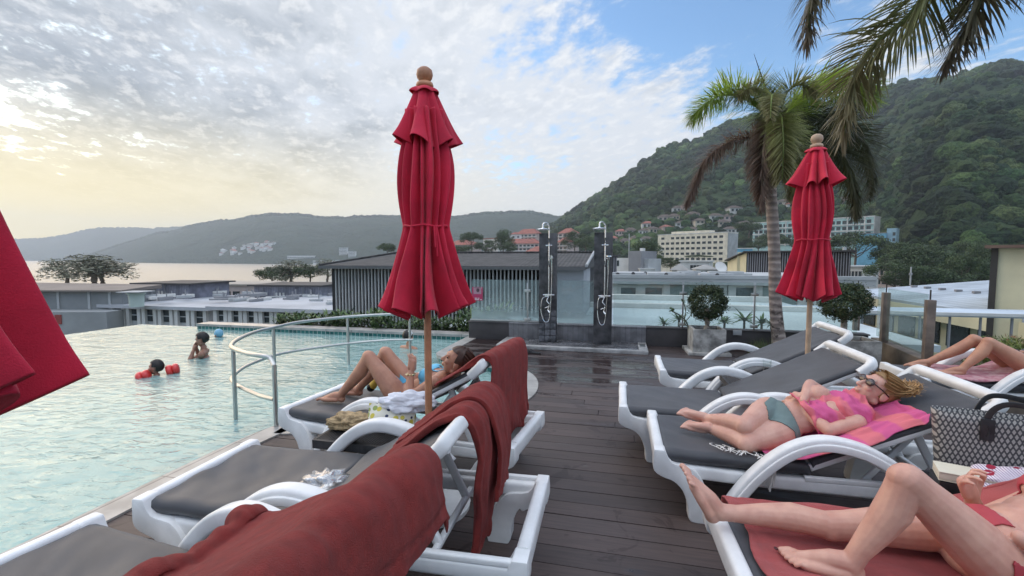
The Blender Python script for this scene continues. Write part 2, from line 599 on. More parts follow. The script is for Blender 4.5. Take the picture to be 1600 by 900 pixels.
# leafy bump so that a crown is not a smooth lump
m, tt, b = nt('crown_leaves')
co = objco(tt)
a_ = nn(tt, 'ShaderNodeAttribute'); a_.attribute_name = 'Col'
f1 = tex_noise(tt, .9, 6, .75, co)
tt.links.new(mixc(tt, a_.outputs['Color'], mixc(tt, (.35, .4, .4), (1.7, 1.6, 1.4), ramp(tt, f1, .36, .64)), 1.0, 'MULTIPLY'), b.inputs['Base Color'])
b.inputs['Roughness'].default_value = .85; b.inputs['Specular IOR Level'].default_value = .12
bump(tt, b, f1, 1.0, 1.6)
MAT['crown'] = m

spots1, spots2 = [], []
for i in range(9000):
    px = rng.uniform(800, 1720); tq = rng.uniform(.02, 1.04) ** .9
    q = hill.at(px, tq)
    D = -q.x * math.sin(YAW) + q.y * math.cos(YAW)
    # fewer crowns where the hillside houses stand
    r = (rng.uniform(2.2, 4.2) if rng.random() < .72 else rng.uniform(4.5, 8.0)) * (1.0 if D < 600 else 1.2)
    if tq > .985: r *= rng.choice([.7, .9, 1.1, 1.4])
    (spots1 if D < 430 else spots2).append((q.x, q.y, q.z + r * .25, r))
forest('hillside_forest', spots1, 3, MAT['crown'], 1)
forest('upper_forest', spots2, 2, MAT['crown'], 4)
spots3 = []
for i in range(1500):
    px = rng.uniform(110, 900); q = far2.at(px, rng.uniform(.93, 1.02)); r = rng.uniform(6, 13)
    spots3.append((q.x, q.y, q.z - r * .2, r))
for i in range(300):
    px = rng.uniform(-60, 330); q = far1.at(px, rng.uniform(.95, 1.02)); r = rng.uniform(7, 15)
    spots3.append((q.x, q.y, q.z - r * .4, r))
forest('ridge_forest', spots3, 2, MAT['crown'], 9, pal=[(.03, .045, .022), (.022, .036, .018)])

# the air between: an even pale haze
hm = bpy.data.materials.new('haze'); hm.use_nodes = True
ht = hm.node_tree
for n in list(ht.nodes): ht.nodes.remove(n)
ho = nn(ht, 'ShaderNodeOutputMaterial'); hv = nn(ht, 'ShaderNodeVolumePrincipled')
hv.inputs['Color'].default_value = (.84, .91, 1.0, 1); hv.inputs['Density'].default_value = .00017; hv.inputs['Anisotropy'].default_value = .3
ht.links.new(hv.outputs[0], ho.inputs['Volume'])
g = MB(); g.box2((-5600, -600, -21.6), (3300, 4700, 420))
tag(g.build('haze', hm, smooth=None), kind='stuff')
# ------------------------------------------------------------------ pool and deck
WZ = -0.10
W = smooth_path([(-3.0, -4, 0), (-3.0, 1.0, 0), (-3.0, 3.15, 0), (-2.75, 3.45, 0), (-2.2, 3.66, 0), (-1.7, 3.88, 0), (-1.33, 4.22, 0), (-1.13, 4.65, 0), (-1.10, 5.1, 0), (-1.25, 5.6, 0), (-1.6, 6.0, 0), (-2.1, 6.24, 0), (-2.5, 6.36, 0), (-2.74, 6.55, 0), (-2.8, 6.9, 0), (-2.8, 8.35, 0)], 7)
CW = .19
fr = frames(W)
Wout = [p + f[1] * CW for p, f in zip(W, fr)]
PX0, PY1 = -11.25, 8.38


def edge_x(y, line):
    best = None
    for a, c in zip(line, line[1:]):
        lo, hi = min(a.y, c.y), max(a.y, c.y)
        if lo <= y <= hi and hi > lo:
            x = a.x + (c.x - a.x) * (y - a.y) / (c.y - a.y)
            best = x if best is None else max(best, x)
    return best if best is not None else line[-1].x


# deck boards
PW, GAP = .148, .006
Wmid = [p + f[1] * CW * .5 for p, f in zip(W, fr)]
vs, fs, cs = [], [], []
def slab(q, z0, z1, col):
    o = len(vs)
    for z in (z0, z1):
        for x, y in q: vs.append((x, y, z)); cs.append(col)
    fs.extend([(o + 4, o + 5, o + 6, o + 7), (o, o + 1, o + 5, o + 4), (o + 1, o + 2, o + 6, o + 5), (o + 2, o + 3, o + 7, o + 6), (o + 3, o, o + 4, o + 7)])
y = -2.0; k = 0
while y < 8.06:
    y1 = min(y + PW - GAP, 8.06)
    xa0, xa1 = edge_x(y, Wmid), edge_x(y1, Wmid)
    x = -6.9 + (k * 1.37) % 2.9
    segs = []
    while x < 4.4:
        L = 2.9
        segs.append((x, x + L - .005)); x += L
    for s0, s1 in segs:
        a0, a1 = max(s0, xa0), max(s0, xa1); b0 = min(s1, 4.4)
        if b0 - min(a0, a1) < .05: continue
        a0, a1 = min(a0, b0 - .01), min(a1, b0 - .01)
        j = rng.uniform(.80, 1.16); w_ = rng.uniform(-.03, .03)
        dz = rng.uniform(-.0015, .0015)
        slab([(a0, y), (b0, y), (b0, y1), (a1, y1)], -.024, dz, (j * (1 + w_), j, j * (1 - w_)))
    slab([(min(xa0, xa1) , y - .01), (4.4, y - .01), (4.4, y + PW + .01), (min(xa0, xa1), y + PW + .01)], -.06, -.03, (.12, .12, .12))
    y += PW; k += 1
m, tt, b = nt('deck_boards')
co = objco(tt)
a_ = nn(tt, 'ShaderNodeAttribute'); a_.attribute_name = 'Col'
mp = nn(tt, 'ShaderNodeMapping'); mp.inputs['Scale'].default_value = (2.0, 40, 1); tt.links.new(co, mp.inputs[0])
gr = tex_noise(tt, 1.6, 6, .65, mp.outputs[0])
blot = tex_noise(tt, 1.4, 5, .6, co, .6)
sp = nn(tt, 'ShaderNodeSeparateXYZ'); tt.links.new(co, sp.inputs[0])
# splashed water: near the showers and round the pool corner
farw = ramp(tt, sp.outputs[1], 4.0, 6.6)
xr = ramp(tt, sp.outputs[0], -.2, 1.1, 1., .12)
mp2 = nn(tt, 'ShaderNodeMapping'); mp2.inputs['Scale'].default_value = (.55, 2.2, 1); tt.links.new(co, mp2.inputs[0])
wn = tex_noise(tt, 1.7, 5, .62, mp2.outputs[0], .9)
wet = ramp(tt, mth(tt, 'ADD', wn, mth(tt, 'MULTIPLY', mth(tt, 'MULTIPLY', farw, xr), .19)), .60, .74)
foot = ramp(tt, tex_noise(tt, 3.1, 4, .6, co, 1.6), .585, .635, 0, .85)
wet2 = mth(tt, 'MAXIMUM', wet, foot)
basec = mixc(tt, (.080, .055, .049), (.050, .036, .033), ramp(tt, gr, .3, .7))
basec = mixc(tt, basec, (.090, .066, .062), mth(tt, 'MULTIPLY', ramp(tt, blot, .45, .75), .5))
basec = mixc(tt, basec, a_.outputs['Color'], 1.0, 'MULTIPLY')
basec = mixc(tt, basec, mixc(tt, basec, (.58, .52, .52), 1.0, 'MULTIPLY'), wet2)
tt.links.new(basec, b.inputs['Base Color'])
rr = mth(tt, 'SUBTRACT', .58, mth(tt, 'MULTIPLY', wet, .38))
rr = mth(tt, 'SUBTRACT', rr, mth(tt, 'MULTIPLY', farw, .10))
tt.links.new(rr, b.inputs['Roughness'])
hh = mth(tt, 'ADD', mth(tt, 'MULTIPLY', gr, .5), mth(tt, 'MULTIPLY', blot, .3))
bump(tt, b, hh, .35, .004)
tag(link('deck', mesh_np('deck', vs, fs, cs), m), kind='structure')

# coping
def strip(inner, outer, z0, z1):
    s = MB(); n = len(inner); q = []
    for a, c in zip(inner, outer):
        q += [V((a.x, a.y, z0)), V((a.x, a.y, z1)), V((c.x, c.y, z1)), V((c.x, c.y, z0))]
    f = []
    for i in range(n - 1):
        for e in range(4):
            f.append((i * 4 + e, i * 4 + (e + 1) % 4, (i + 1) * 4 + (e + 1) % 4, (i + 1) * 4 + e))
    f += [(0, 1, 2, 3), ((n - 1) * 4 + 3, (n - 1) * 4 + 2, (n - 1) * 4 + 1, (n - 1) * 4)]
    s.add(q, f); return s
Win = [p - f[1] * .02 for p, f in zip(W, fr)]
m, tt, b = nt('coping_stone')
co = objco(tt)
vor = nn(tt, 'ShaderNodeTexBrick'); vor.offset = 0; vor.inputs['Scale'].default_value = 1.0; vor.inputs['Mortar Size'].default_value = .006
vor.inputs['Brick Width'].default_value = .6; vor.inputs['Row Height'].default_value = .6
tt.links.new(co, vor.inputs['Vector'])
vor.inputs['Color1'].default_value = (.42, .40, .37, 1); vor.inputs['Color2'].default_value = (.36, .345, .32, 1); vor.inputs['Mortar'].default_value = (.16, .15, .14, 1)
tt.links.new(mixc(tt, vor.outputs[0], mixc(tt, (1.1, 1.1, 1.1), (.7, .7, .7), ramp(tt, tex_noise(tt, 5, 5, .6, co), .3, .7)), 1., 'MULTIPLY'), b.inputs['Base Color'])
b.inputs['Roughness'].default_value = .4
MAT['coping'] = m
tag(strip(Win, Wout, -.035, .012).build('pool_coping', m, smooth=30), kind='structure')
g = MB(); g.box2((-9.35, PY1 - .03, -.035), (-2.8, PY1 + .32, .014))
tag(g.build('pool_coping', m), kind='structure')

# pool walls with glazed tile
m, tt, b = nt('pool_tile')
uv = nn(tt, 'ShaderNodeUVMap'); uv.uv_map = 'UVMap'
bk = nn(tt, 'ShaderNodeTexBrick'); bk.offset = 0; bk.inputs['Scale'].default_value = 1; bk.inputs['Mortar Size'].default_value = .006
bk.inputs['Brick Width'].default_value = .10; bk.inputs['Row Height'].default_value = .10
bk.inputs['Color1'].default_value = (.012, .10, .095, 1); bk.inputs['Color2'].default_value = (.035, .20, .18, 1); bk.inputs['Mortar'].default_value = (.45, .52, .48, 1)
tt.links.new(uv.outputs[0], bk.inputs['Vector']); tt.links.new(bk.outputs[0], b.inputs['Base Color']); b.inputs['Roughness'].default_value = .15
wl = list(W) + [V((-2.8, PY1, 0)), V((-9.35, PY1, 0))]
me = bpy.data.meshes.new('pool_wall'); q = []; f = []; L = [0]
for i, p in enumerate(wl):
    q += [(p.x, p.y, -1.35), (p.x, p.y, -.02)]
    if i: L.append(L[-1] + (wl[i] - wl[i - 1]).length)
for i in range(len(wl) - 1): f.append((2 * i, 2 * i + 2, 2 * i + 3, 2 * i + 1))
me.from_pydata(q, [], f); ul = me.uv_layers.new(name='UVMap')
for lp in me.loops: ul.data[lp.index].uv = (L[lp.vertex_index // 2], q[lp.vertex_index][2] + .02)
tag(link('pool_wall', me, m), kind='structure')

m, tt, b = nt('pool_floor')
co = objco(tt)
bk = nn(tt, 'ShaderNodeTexBrick'); bk.offset = 0; bk.inputs['Scale'].default_value = 1; bk.inputs['Mortar Size'].default_value = .008
bk.inputs['Brick Width'].default_value = .2; bk.inputs['Row Height'].default_value = .2
bk.inputs['Color1'].default_value = (.30, .66, .62, 1); bk.inputs['Color2'].default_value = (.36, .72, .67, 1); bk.inputs['Mortar'].default_value = (.55, .74, .70, 1)
tt.links.new(co, bk.inputs['Vector'])
# wavering light and dark of rippled water, painted into the tile colour
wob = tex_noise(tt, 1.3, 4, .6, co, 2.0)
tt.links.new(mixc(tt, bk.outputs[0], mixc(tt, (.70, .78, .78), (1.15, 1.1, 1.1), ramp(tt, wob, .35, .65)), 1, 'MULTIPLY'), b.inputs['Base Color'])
b.inputs['Roughness'].default_value = .5
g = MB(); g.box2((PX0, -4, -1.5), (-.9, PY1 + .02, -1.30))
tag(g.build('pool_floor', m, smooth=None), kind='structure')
m = mk('step_stone', (.34, .32, .30), .6, .2, 4)
g = MB(); g.box2((-3.9, 3.0, -1.28), (-2.9, 4.35, -.30)); g.box2((-4.25, 2.6, -1.27), (-3.3, 4.75, -.62))
tag(g.build('pool_steps', m, bevel=.01), kind='structure')
g = MB(); g.box2((-3.3, -4, -1.26), (-3.0 - .002, 3.0 - .01, -.42))
tag(g.build('pool_bench', m, bevel=.01), kind='structure')
g = MB(); g.box2((PX0 - .02, -4, -3), (PX0 + .22, PY1 + .24, -.104)); g.box2((PX0 + .221, PY1 + .02, -3), (-9.36, PY1 + .24, -.105))
tag(g.build('infinity_edge', mk('edge_stone', (.5, .55, .53), .4, .1, 3), smooth=None), kind='structure')

# water
m = bpy.data.materials.new('pool_water'); m.use_nodes = True
tt = m.node_tree
for n_ in list(tt.nodes): tt.nodes.remove(n_)
o_ = nn(tt, 'ShaderNodeOutputMaterial')
co = objco(tt)
tr = nn(tt, 'ShaderNodeBsdfTransparent'); tr.inputs[0].default_value = (.74, .95, .93, 1)
df = nn(tt, 'ShaderNodeBsdfDiffuse'); df.inputs[0].default_value = (.40, .62, .59, 1)
gl = nn(tt, 'ShaderNodeBsdfGlossy'); gl.inputs['Roughness'].default_value = .05; gl.inputs[0].default_value = (1, 1, 1, 1)
bm_ = nn(tt, 'ShaderNodeBump'); bm_.inputs['Strength'].default_value = 1.0; bm_.inputs['Distance'].default_value = .035
mpw = nn(tt, 'ShaderNodeMapping'); mpw.inputs['Rotation'].default_value = (0, 0, R(25)); mpw.inputs['Scale'].default_value = (1.0, 1.9, 1); tt.links.new(co, mpw.inputs[0])
h1 = tex_noise(tt, 1.5, 3, .5, mpw.outputs[0], .6); h2 = tex_noise(tt, 5.5, 4, .55, mpw.outputs[0], 1.2)
hh = mth(tt, 'ADD', mth(tt, 'MULTIPLY', h1, 1.3), mth(tt, 'MULTIPLY', h2, .55))
tt.links.new(hh, bm_.inputs['Height'])
tt.links.new(bm_.outputs[0], gl.inputs['Normal'])
fs_ = nn(tt, 'ShaderNodeFresnel'); fs_.inputs['IOR'].default_value = 1.36; tt.links.new(bm_.outputs[0], fs_.inputs['Normal'])
m1 = nn(tt, 'ShaderNodeMixShader'); m1.inputs[0].default_value = .58
tt.links.new(tr.outputs[0], m1.inputs[1]); tt.links.new(df.outputs[0], m1.inputs[2])
m2 = nn(tt, 'ShaderNodeMixShader'); tt.links.new(fs_.outputs[0], m2.inputs[0]); tt.links.new(m1.outputs[0], m2.inputs[1]); tt.links.new(gl.outputs[0], m2.inputs[2])
tt.links.new(m2.outputs[0], o_.inputs[0])
poly = [V((p.x, p.y, WZ)) for p in W] + [V((-2.8, PY1, WZ)), V((-9.35, PY1, WZ)), V((-9.35, PY1 + .2, WZ)), V((PX0, PY1 + .2, WZ)), V((PX0, -4, WZ))]
g = MB(); g.add(poly, [tuple(range(len(poly)))])
tag(g.build('pool_water', m, smooth=None), kind='structure')

# the hotel the terrace stands on
g = MB(); g.box2((PX0, -6, GZ), (4.4, 8.3, -1.55))
tag(g.build('terrace_building', mk('hotel_wall', (.5, .5, .47), .8, .1, 1), smooth=None), 'pale hotel block carrying the pool terrace', 'building')

# ------------------------------------------------------------------ parapet, showers' wall, glass
def glass_mat(name, tint, frost=0., rough=.02):
    m = bpy.data.materials.new(name); m.use_nodes = True
    t = m.node_tree
    for n_ in list(t.nodes): t.nodes.remove(n_)
    o_ = nn(t, 'ShaderNodeOutputMaterial')
    tr = nn(t, 'ShaderNodeBsdfTransparent'); tr.inputs[0].default_value = (*tint, 1)
    gl = nn(t, 'ShaderNodeBsdfGlossy'); gl.inputs['Roughness'].default_value = rough
    f_ = nn(t, 'ShaderNodeFresnel'); gm_ = nn(t, 'ShaderNodeNewGeometry')
    t.links.new(mth(t, 'ADD', 1.45, mth(t, 'MULTIPLY', gm_.outputs['Backfacing'], 1 / 1.45 - 1.45)), f_.inputs['IOR'])
    x1 = nn(t, 'ShaderNodeMixShader'); t.links.new(f_.outputs[0], x1.inputs[0])
    last = tr.outputs[0]
    if frost:      # limescale and dried spray, thickest low down
        d = nn(t, 'ShaderNodeBsdfDiffuse'); d.inputs[0].default_value = (.62, .72, .70, 1)
        c_ = objco(t); s_ = nn(t, 'ShaderNodeSeparateXYZ'); t.links.new(c_, s_.inputs[0])
        k_ = mth(t, 'ADD', ramp(t, s_.outputs[2], .30, .85, frost, frost * .3), mth(t, 'MULTIPLY', mth(t, 'SUBTRACT', tex_noise(t, 6, 5, .6, c_), .5), frost * .5))
        x0 = nn(t, 'ShaderNodeMixShader'); t.links.new(k_, x0.inputs[0]); t.links.new(tr.outputs[0], x0.inputs[1]); t.links.new(d.outputs[0], x0.inputs[2])
        last = x0.outputs[0]
    t.links.new(last, x1.inputs[1]); t.links.new(gl.outputs[0], x1.inputs[2]); t.links.new(x1.outputs[0], o_.inputs[0])
    return m
MAT['glass'] = glass_mat('balustrade_glass', (.90, .95, .93), .10)
MAT['glass_wet'] = glass_mat('splashed_glass', (.86, .92, .91), .42)
MAT['glassclear'] = glass_mat('drinking_glass', (.93, .95, .94), 0)

g = MB(); g.box2((-2.75, 8.06, -.02), (-1.98, 8.24, .305)); g.box2((.43, 8.06, -.02), (3.72, 8.24, .305))
g.box2((-2.77, 8.045, .305), (-1.98, 8.26, .325)); g.box2((.43, 8.045, .305), (3.74, 8.26, .325))
par = g.build('parapet_wall', MAT['parapet'], bevel=.004)
tag(par, 'low dark parapet wall closing the deck behind the planters', 'wall')
g = MB(); g.box2((-1.98 + .003, 8.05, -.02), (.43 - .003, 8.24, .30)); g.box2((-1.98, 8.035, .30), (.43, 8.25, .325))
m, tt, b = nt('shower_tile')
co = objco(tt); bk = nn(tt, 'ShaderNodeTexBrick'); bk.offset = 0; bk.inputs['Scale'].default_value = 1; bk.inputs['Mortar Size'].default_value = .004
bk.inputs['Brick Width'].default_value = .09; bk.inputs['Row Height'].default_value = .4
mp3 = nn(tt, 'ShaderNodeMapping'); mp3.inputs['Rotation'].default_value = (R(90), 0, 0); tt.links.new(co, mp3.inputs[0]); tt.links.new(mp3.outputs[0], bk.inputs['Vector'])
bk.inputs['Color1'].default_value = (.22, .21, .22, 1); bk.inputs['Color2'].default_value = (.17, .165, .17, 1); bk.inputs['Mortar'].default_value = (.12, .12, .12, 1)
tt.links.new(mixc(tt, bk.outputs[0], mixc(tt, (1.2, 1.2, 1.2), (.6, .6, .6), ramp(tt, tex_noise(tt, 4, 5, .6, co), .3, .7)), 1, 'MULTIPLY'), b.inputs['Base Color']); b.inputs['Roughness'].default_value = .35
tag(g.build('shower_wall', m, bevel=.003), 'low grey tiled wall behind the two shower columns', 'wall')

# shower platform with pale kerb
e = empty('shower_platform', (-.77, 7.68, 0), 0, 'wet grey shower platform with a pale kerb and drain', 'shower tray')
m = mk('wet_stone', (.15, .145, .15), .22, .3, 4, .2, 40, .003, rvar=.12)
g = MB(); g.box2((-1.02, -.30, 0.005), (1.06, .36, .05)); g.build('tray_floor', m, e, bevel=.004)
g = MB(); g.box2((-1.24, -.40, 0.002), (1.20, -.303, .062)); g.box2((1.063, -.300, .002), (1.20, .365, .062)); g.box2((-1.24, -.300, .002), (-1.023, .365, .062))
g.build('kerb', mk('pale_kerb', (.40, .385, .37), .45, .2, 6), e, bevel=.006)
g = MB(); g.box2((1.09, -.05, .0635), (1.17, .2, .068)); g.build('drain', MAT['steel'], e)

def column(x, label, tiled):
    e = empty('shower_column', (x, 7.80, .05), 0, label, 'shower', 'poolside showers')
    g = MB(); g.box2((-.15, -.05, 0), (.15, .08, 1.87))
    g.build('pillar', MAT['pillar'], e, bevel=.004)
    if tiled:
        g = MB()
        for i in range(3):
            for j in range(5 if i else 4):
                g.box((-.1 + .1 * i, -.056, .06 + .11 * j), (.088, .016, .098))
        g.build('tile_facing', MAT['slate'], e, bevel=.004)
    for s in [0]:
        rp = [V((.03, -.10, .92)), V((.03, -.10, 1.88))]
        pth = smooth_path([(.03, -.10, .80), (.03, -.10, 1.4), (.03, -.10, 1.92), (.02, -.11, 2.00), (-.02, -.14, 2.035), (-.055, -.18, 2.02), (-.06, -.19, 1.955)], 6)
        g = MB(); g.tube(pth, .013, 10); g.build('riser_pipe', MAT['chrome'], e)
        g = MB(); g.lathe([(.02, .03), (.03, .02), (.105, .008), (.112, 0), (.105, -.008)], 28, (-.06, -.19, 1.925)); g.build('shower_head', MAT['chrome'], e)
        g = MB(); g.box((.03, -.085, .82), (.13, .05, .035)); g.tube([V((-.035, -.10, .82)), V((-.07, -.10, .82))], .016); g.tube([V((.095, -.10, .82)), V((.125, -.10, .82))], .016)
        g.tube(smooth_path([(.03, -.1, .80), (.0, -.12, .72), (.04, -.12, .66), (.02, -.12, .56)], 5), .011); g.tube([V((.02, -.12, .56)), V((.05, -.14, .52))], .013)
        g.tube([V((.02, -.12, .62)), V((-.03, -.15, .60))], .008)
        g.build('mixer_tap', MAT['chrome'], e, bevel=.003)
        hx = .085
        if tiled: hs = smooth_path([(.03, -.12, .80), (-.07, -.13, .76), (-.10, -.13, .58), (-.06, -.13, .40), (0, -.13, .36), (.05, -.13, .44), (.075, -.14, .8), (hx, -.15, 1.20)], 7)
        else: hs = smooth_path([(.03, -.12, .80), (-.06, -.13, .78), (-.08, -.13, .58), (-.055, -.13, .40), (-.005, -.13, .34), (.045, -.13, .42), (.07, -.14, .8), (hx, -.15, 1.20)], 7)
        g = MB(); g.tube(hs, .008, 8); g.build('hose', MAT['chrome'], e)
        g = MB(); g.tube([V((hx, -.15, 1.18)), V((hx, -.15, 1.30)), V((hx, -.165, 1.42)), V((hx + .01, -.20, 1.47))], [.011, .013, .014, .016], 10)
        g.lathe([(.02, .02), (.045, .012), (.047, -.006)], 20, (hx + .012, -.20, 1.475)) if not tiled else g.tube([V((hx, -.18, 1.43)), V((hx, -.19, 1.50))], .018)
        g.build('hand_shower', MAT['chrome'], e)
        g = MB(); g.box((.03, -.10, 1.66), (.11, .03, .022)); g.box((.075, -.085, 1.44), (.05, .06, .02)); g.build('soap_shelf', MAT['chrome'], e, bevel=.003)
MAT['pillar'] = mk('pillar_stone', (.078, .075, .078), .5, .45, 4, .35, 24, .003, rvar=.1)
MAT['slate'] = mk('slate_tile', (.12, .12, .13), .4, .35, 9, .6, 25, .006)
column(-1.22, 'dark shower column with small square slate tiles at its foot', True)
column(-.29, 'smooth dark shower column with a round hand shower', False)

# glass balustrade
BAL = empty('glass_balustrade', (0, 0, 0), 0, 'clear and misted glass balustrade standing on the low parapet behind the showers', 'balustrade')
def pane(x0, x1, mat, label, z0=.335, z1=1.10):
    g = MB(); g.box2((x0, 8.14, z0), (x1, 8.152, z1))
    return g.build('pane', mat, BAL)
pane(-2.72, -1.66, MAT['glass_wet'], 'glass panel left of the tiled shower column by the louvred pavilion')
pane(-1.63, -1.30, MAT['glass_wet'], 'narrow glass panel edging the tiled shower column')
pane(-1.10, -.42, MAT['glass_wet'], 'misted glass panel between the two shower columns')
pane(-.12, 1.00, MAT['glass'], 'glass panel right of the smooth shower column')
pane(1.04, 2.10, MAT['glass'], 'glass panel behind the square planter with the clipped ball tree')
pane(2.14, 3.60, MAT['glass'], 'glass panel behind the palm trunk')
def clamp_post(x, label):
    e = empty('balustrade_post', (x, 8.12, .325), 0, label, 'post', 'slim balustrade posts')
    g = MB(); g.box2((-.012, -.012, 0), (.012, .012, .72)); g.build('upright', MAT['steel'], e, bevel=.002)
    for z in (.06, .58):
        g = MB(); g.box((0, 0, z), (.11, .05, .05)); g.build('clamp', MAT['steel'], e, bevel=.004)
clamp_post(-1.645, 'slim steel balustrade post beside the tiled shower column')
clamp_post(1.02, 'slim steel balustrade post left of the clipped ball tree')
clamp_post(2.12, 'slim steel balustrade post left of the palm trunk')
g = MB(); g.box2((-2.74, 8.12, .326), (-1.30, 8.17, .36)); g.build('channel', MAT['steel'], BAL, bevel=.003)
# ------------------------------------------------------------------ sun loungers
# local frame: x from the foot end (0) to the head end (1.83), y across, z up
SEAT_Z, HINGE = .36, .80
_cache = {}


def s_leg(mirror, sy):
    g = MB()
    poly = [(.00, .405), (-.004, .33), (.004, .275), (.05, .245), (.11, .225), (.16, .175), (.19, .09), (.205, .0), (.315, .0), (.305, .11), (.285, .20), (.25, .27), (.20, .315), (.10, .335), (.06, .405)]
    # round the outline a little more
    pts = smooth_path([(x, 0, z) for x, z in poly], 3)
    poly = [(p.x, p.z) for p in pts]
    if mirror: poly = [(1.83 - x, z * (.86 if z > .2 else 1)) for x, z in poly]
    y0 = sy * .36; y1 = sy * .27
    g.prism(poly, 'y', min(y0, y1), max(y0, y1))
    return g.mesh('leg', 50, bevel=.012)


def cross_end(mirror):
    g = MB(); x = .03 if not mirror else 1.80; z = .355 if not mirror else .305
    g.rbar([V((x, -.275, z)), V((x, .275, z))], .062, .098, .02)
    return g.mesh('end_bar', 50)


def rails():
    out = []
    for s in (-1, 1):
        g = MB()
        g.rbar(smooth_path([(.08, s * .30, .285), (.5, s * .305, .270), (.85, s * .315, .275), (1.2, s * .325, .28), (1.76, s * .325, .285)], 4), .07, .075, .018)
        g.rbar(smooth_path([(.78, s * .335, .312), (1.2, s * .343, .322), (1.78, s * .343, .328)], 3), .030, .03, .008)
        out.append(g.mesh('side_rail', 50))
    return out


def arm_mesh(s):
    y = s * .395
    path = smooth_path([(.37, y - s * .01, .06), (.43, y, .19), (.54, y, .345), (.68, y, .475), (.83, y, .535), (1.0, y, .515), (1.14, y, .445), (1.27, y - s * .015, .345)], 6)
    g = MB(); g.rbar(path, .088, .050, .016, up=V((0, 1, 0)))
    # rbar's height runs along 'up': make the wide side lie across
    g2 = MB(); sec_pts = path
    g2.rbar(path, .074, .080, .018, up=V((0, 1, 0)))
    # raised rib along the outside
    g2.rbar([p + V((0, s * .041, -.010)) for p in path[3:-3]], .040, .018, .006, up=V((0, 1, 0)))
    return g2.mesh('armrest', 50)


def sling_mesh(L, half, wave, seed, name, thick=.05, sag=.016):
    """cloth over two side tubes: flat with slack folds, wrapped round the edges. x 0..L"""
    nu, nv = 46, 30
    vs = []
    edge = []
    for k in range(7):
        a = R(-150 + 150 * k / 6); edge.append((math.cos(math.pi / 2 - a) if False else 0, 0))
    prof = []
    rr = thick / 2
    for k in range(6): # outer roll, from under to over
        a = R(-120 + 210 * k / 5); prof.append((half - rr + rr * math.cos(a), -rr + rr * math.sin(a)))
    inner = [(half - rr - (2 * (half - rr)) * k / nv, 0) for k in range(1, nv)]
    left = [(-y, z) for y, z in reversed(prof)]
    sec = prof + inner + left
    for i in range(nu + 1):
        x = L * i / nu
        for y, z in sec:
            q = 1 - (abs(y) / half) ** 2
            q = max(0, q)
            n1 = mnoise.fractal(V((x * 2.2 + seed, y * 3.5 + x * 2.4, seed)), 1, 2, 3)
            zz = z - sag * q * math.sin(math.pi * min(1, x / L * 1.0 + .0)) ** .5 + wave * q * n1 + .35 * wave * mnoise.noise(V((x * 9 + seed, y * 4, 1)))
            if i in (0, nu): zz -= .012
            vs.append((x, y, zz))
    k = len(sec)
    fs = [(i * k + e, i * k + e + 1, (i + 1) * k + e + 1, (i + 1) * k + e) for i in range(nu) for e in range(k - 1)]
    me = mesh_np(name, vs, fs, smooth=True)
    return apply_mods(me, [('SOLIDIFY', dict(thickness=.006, offset=-1))])


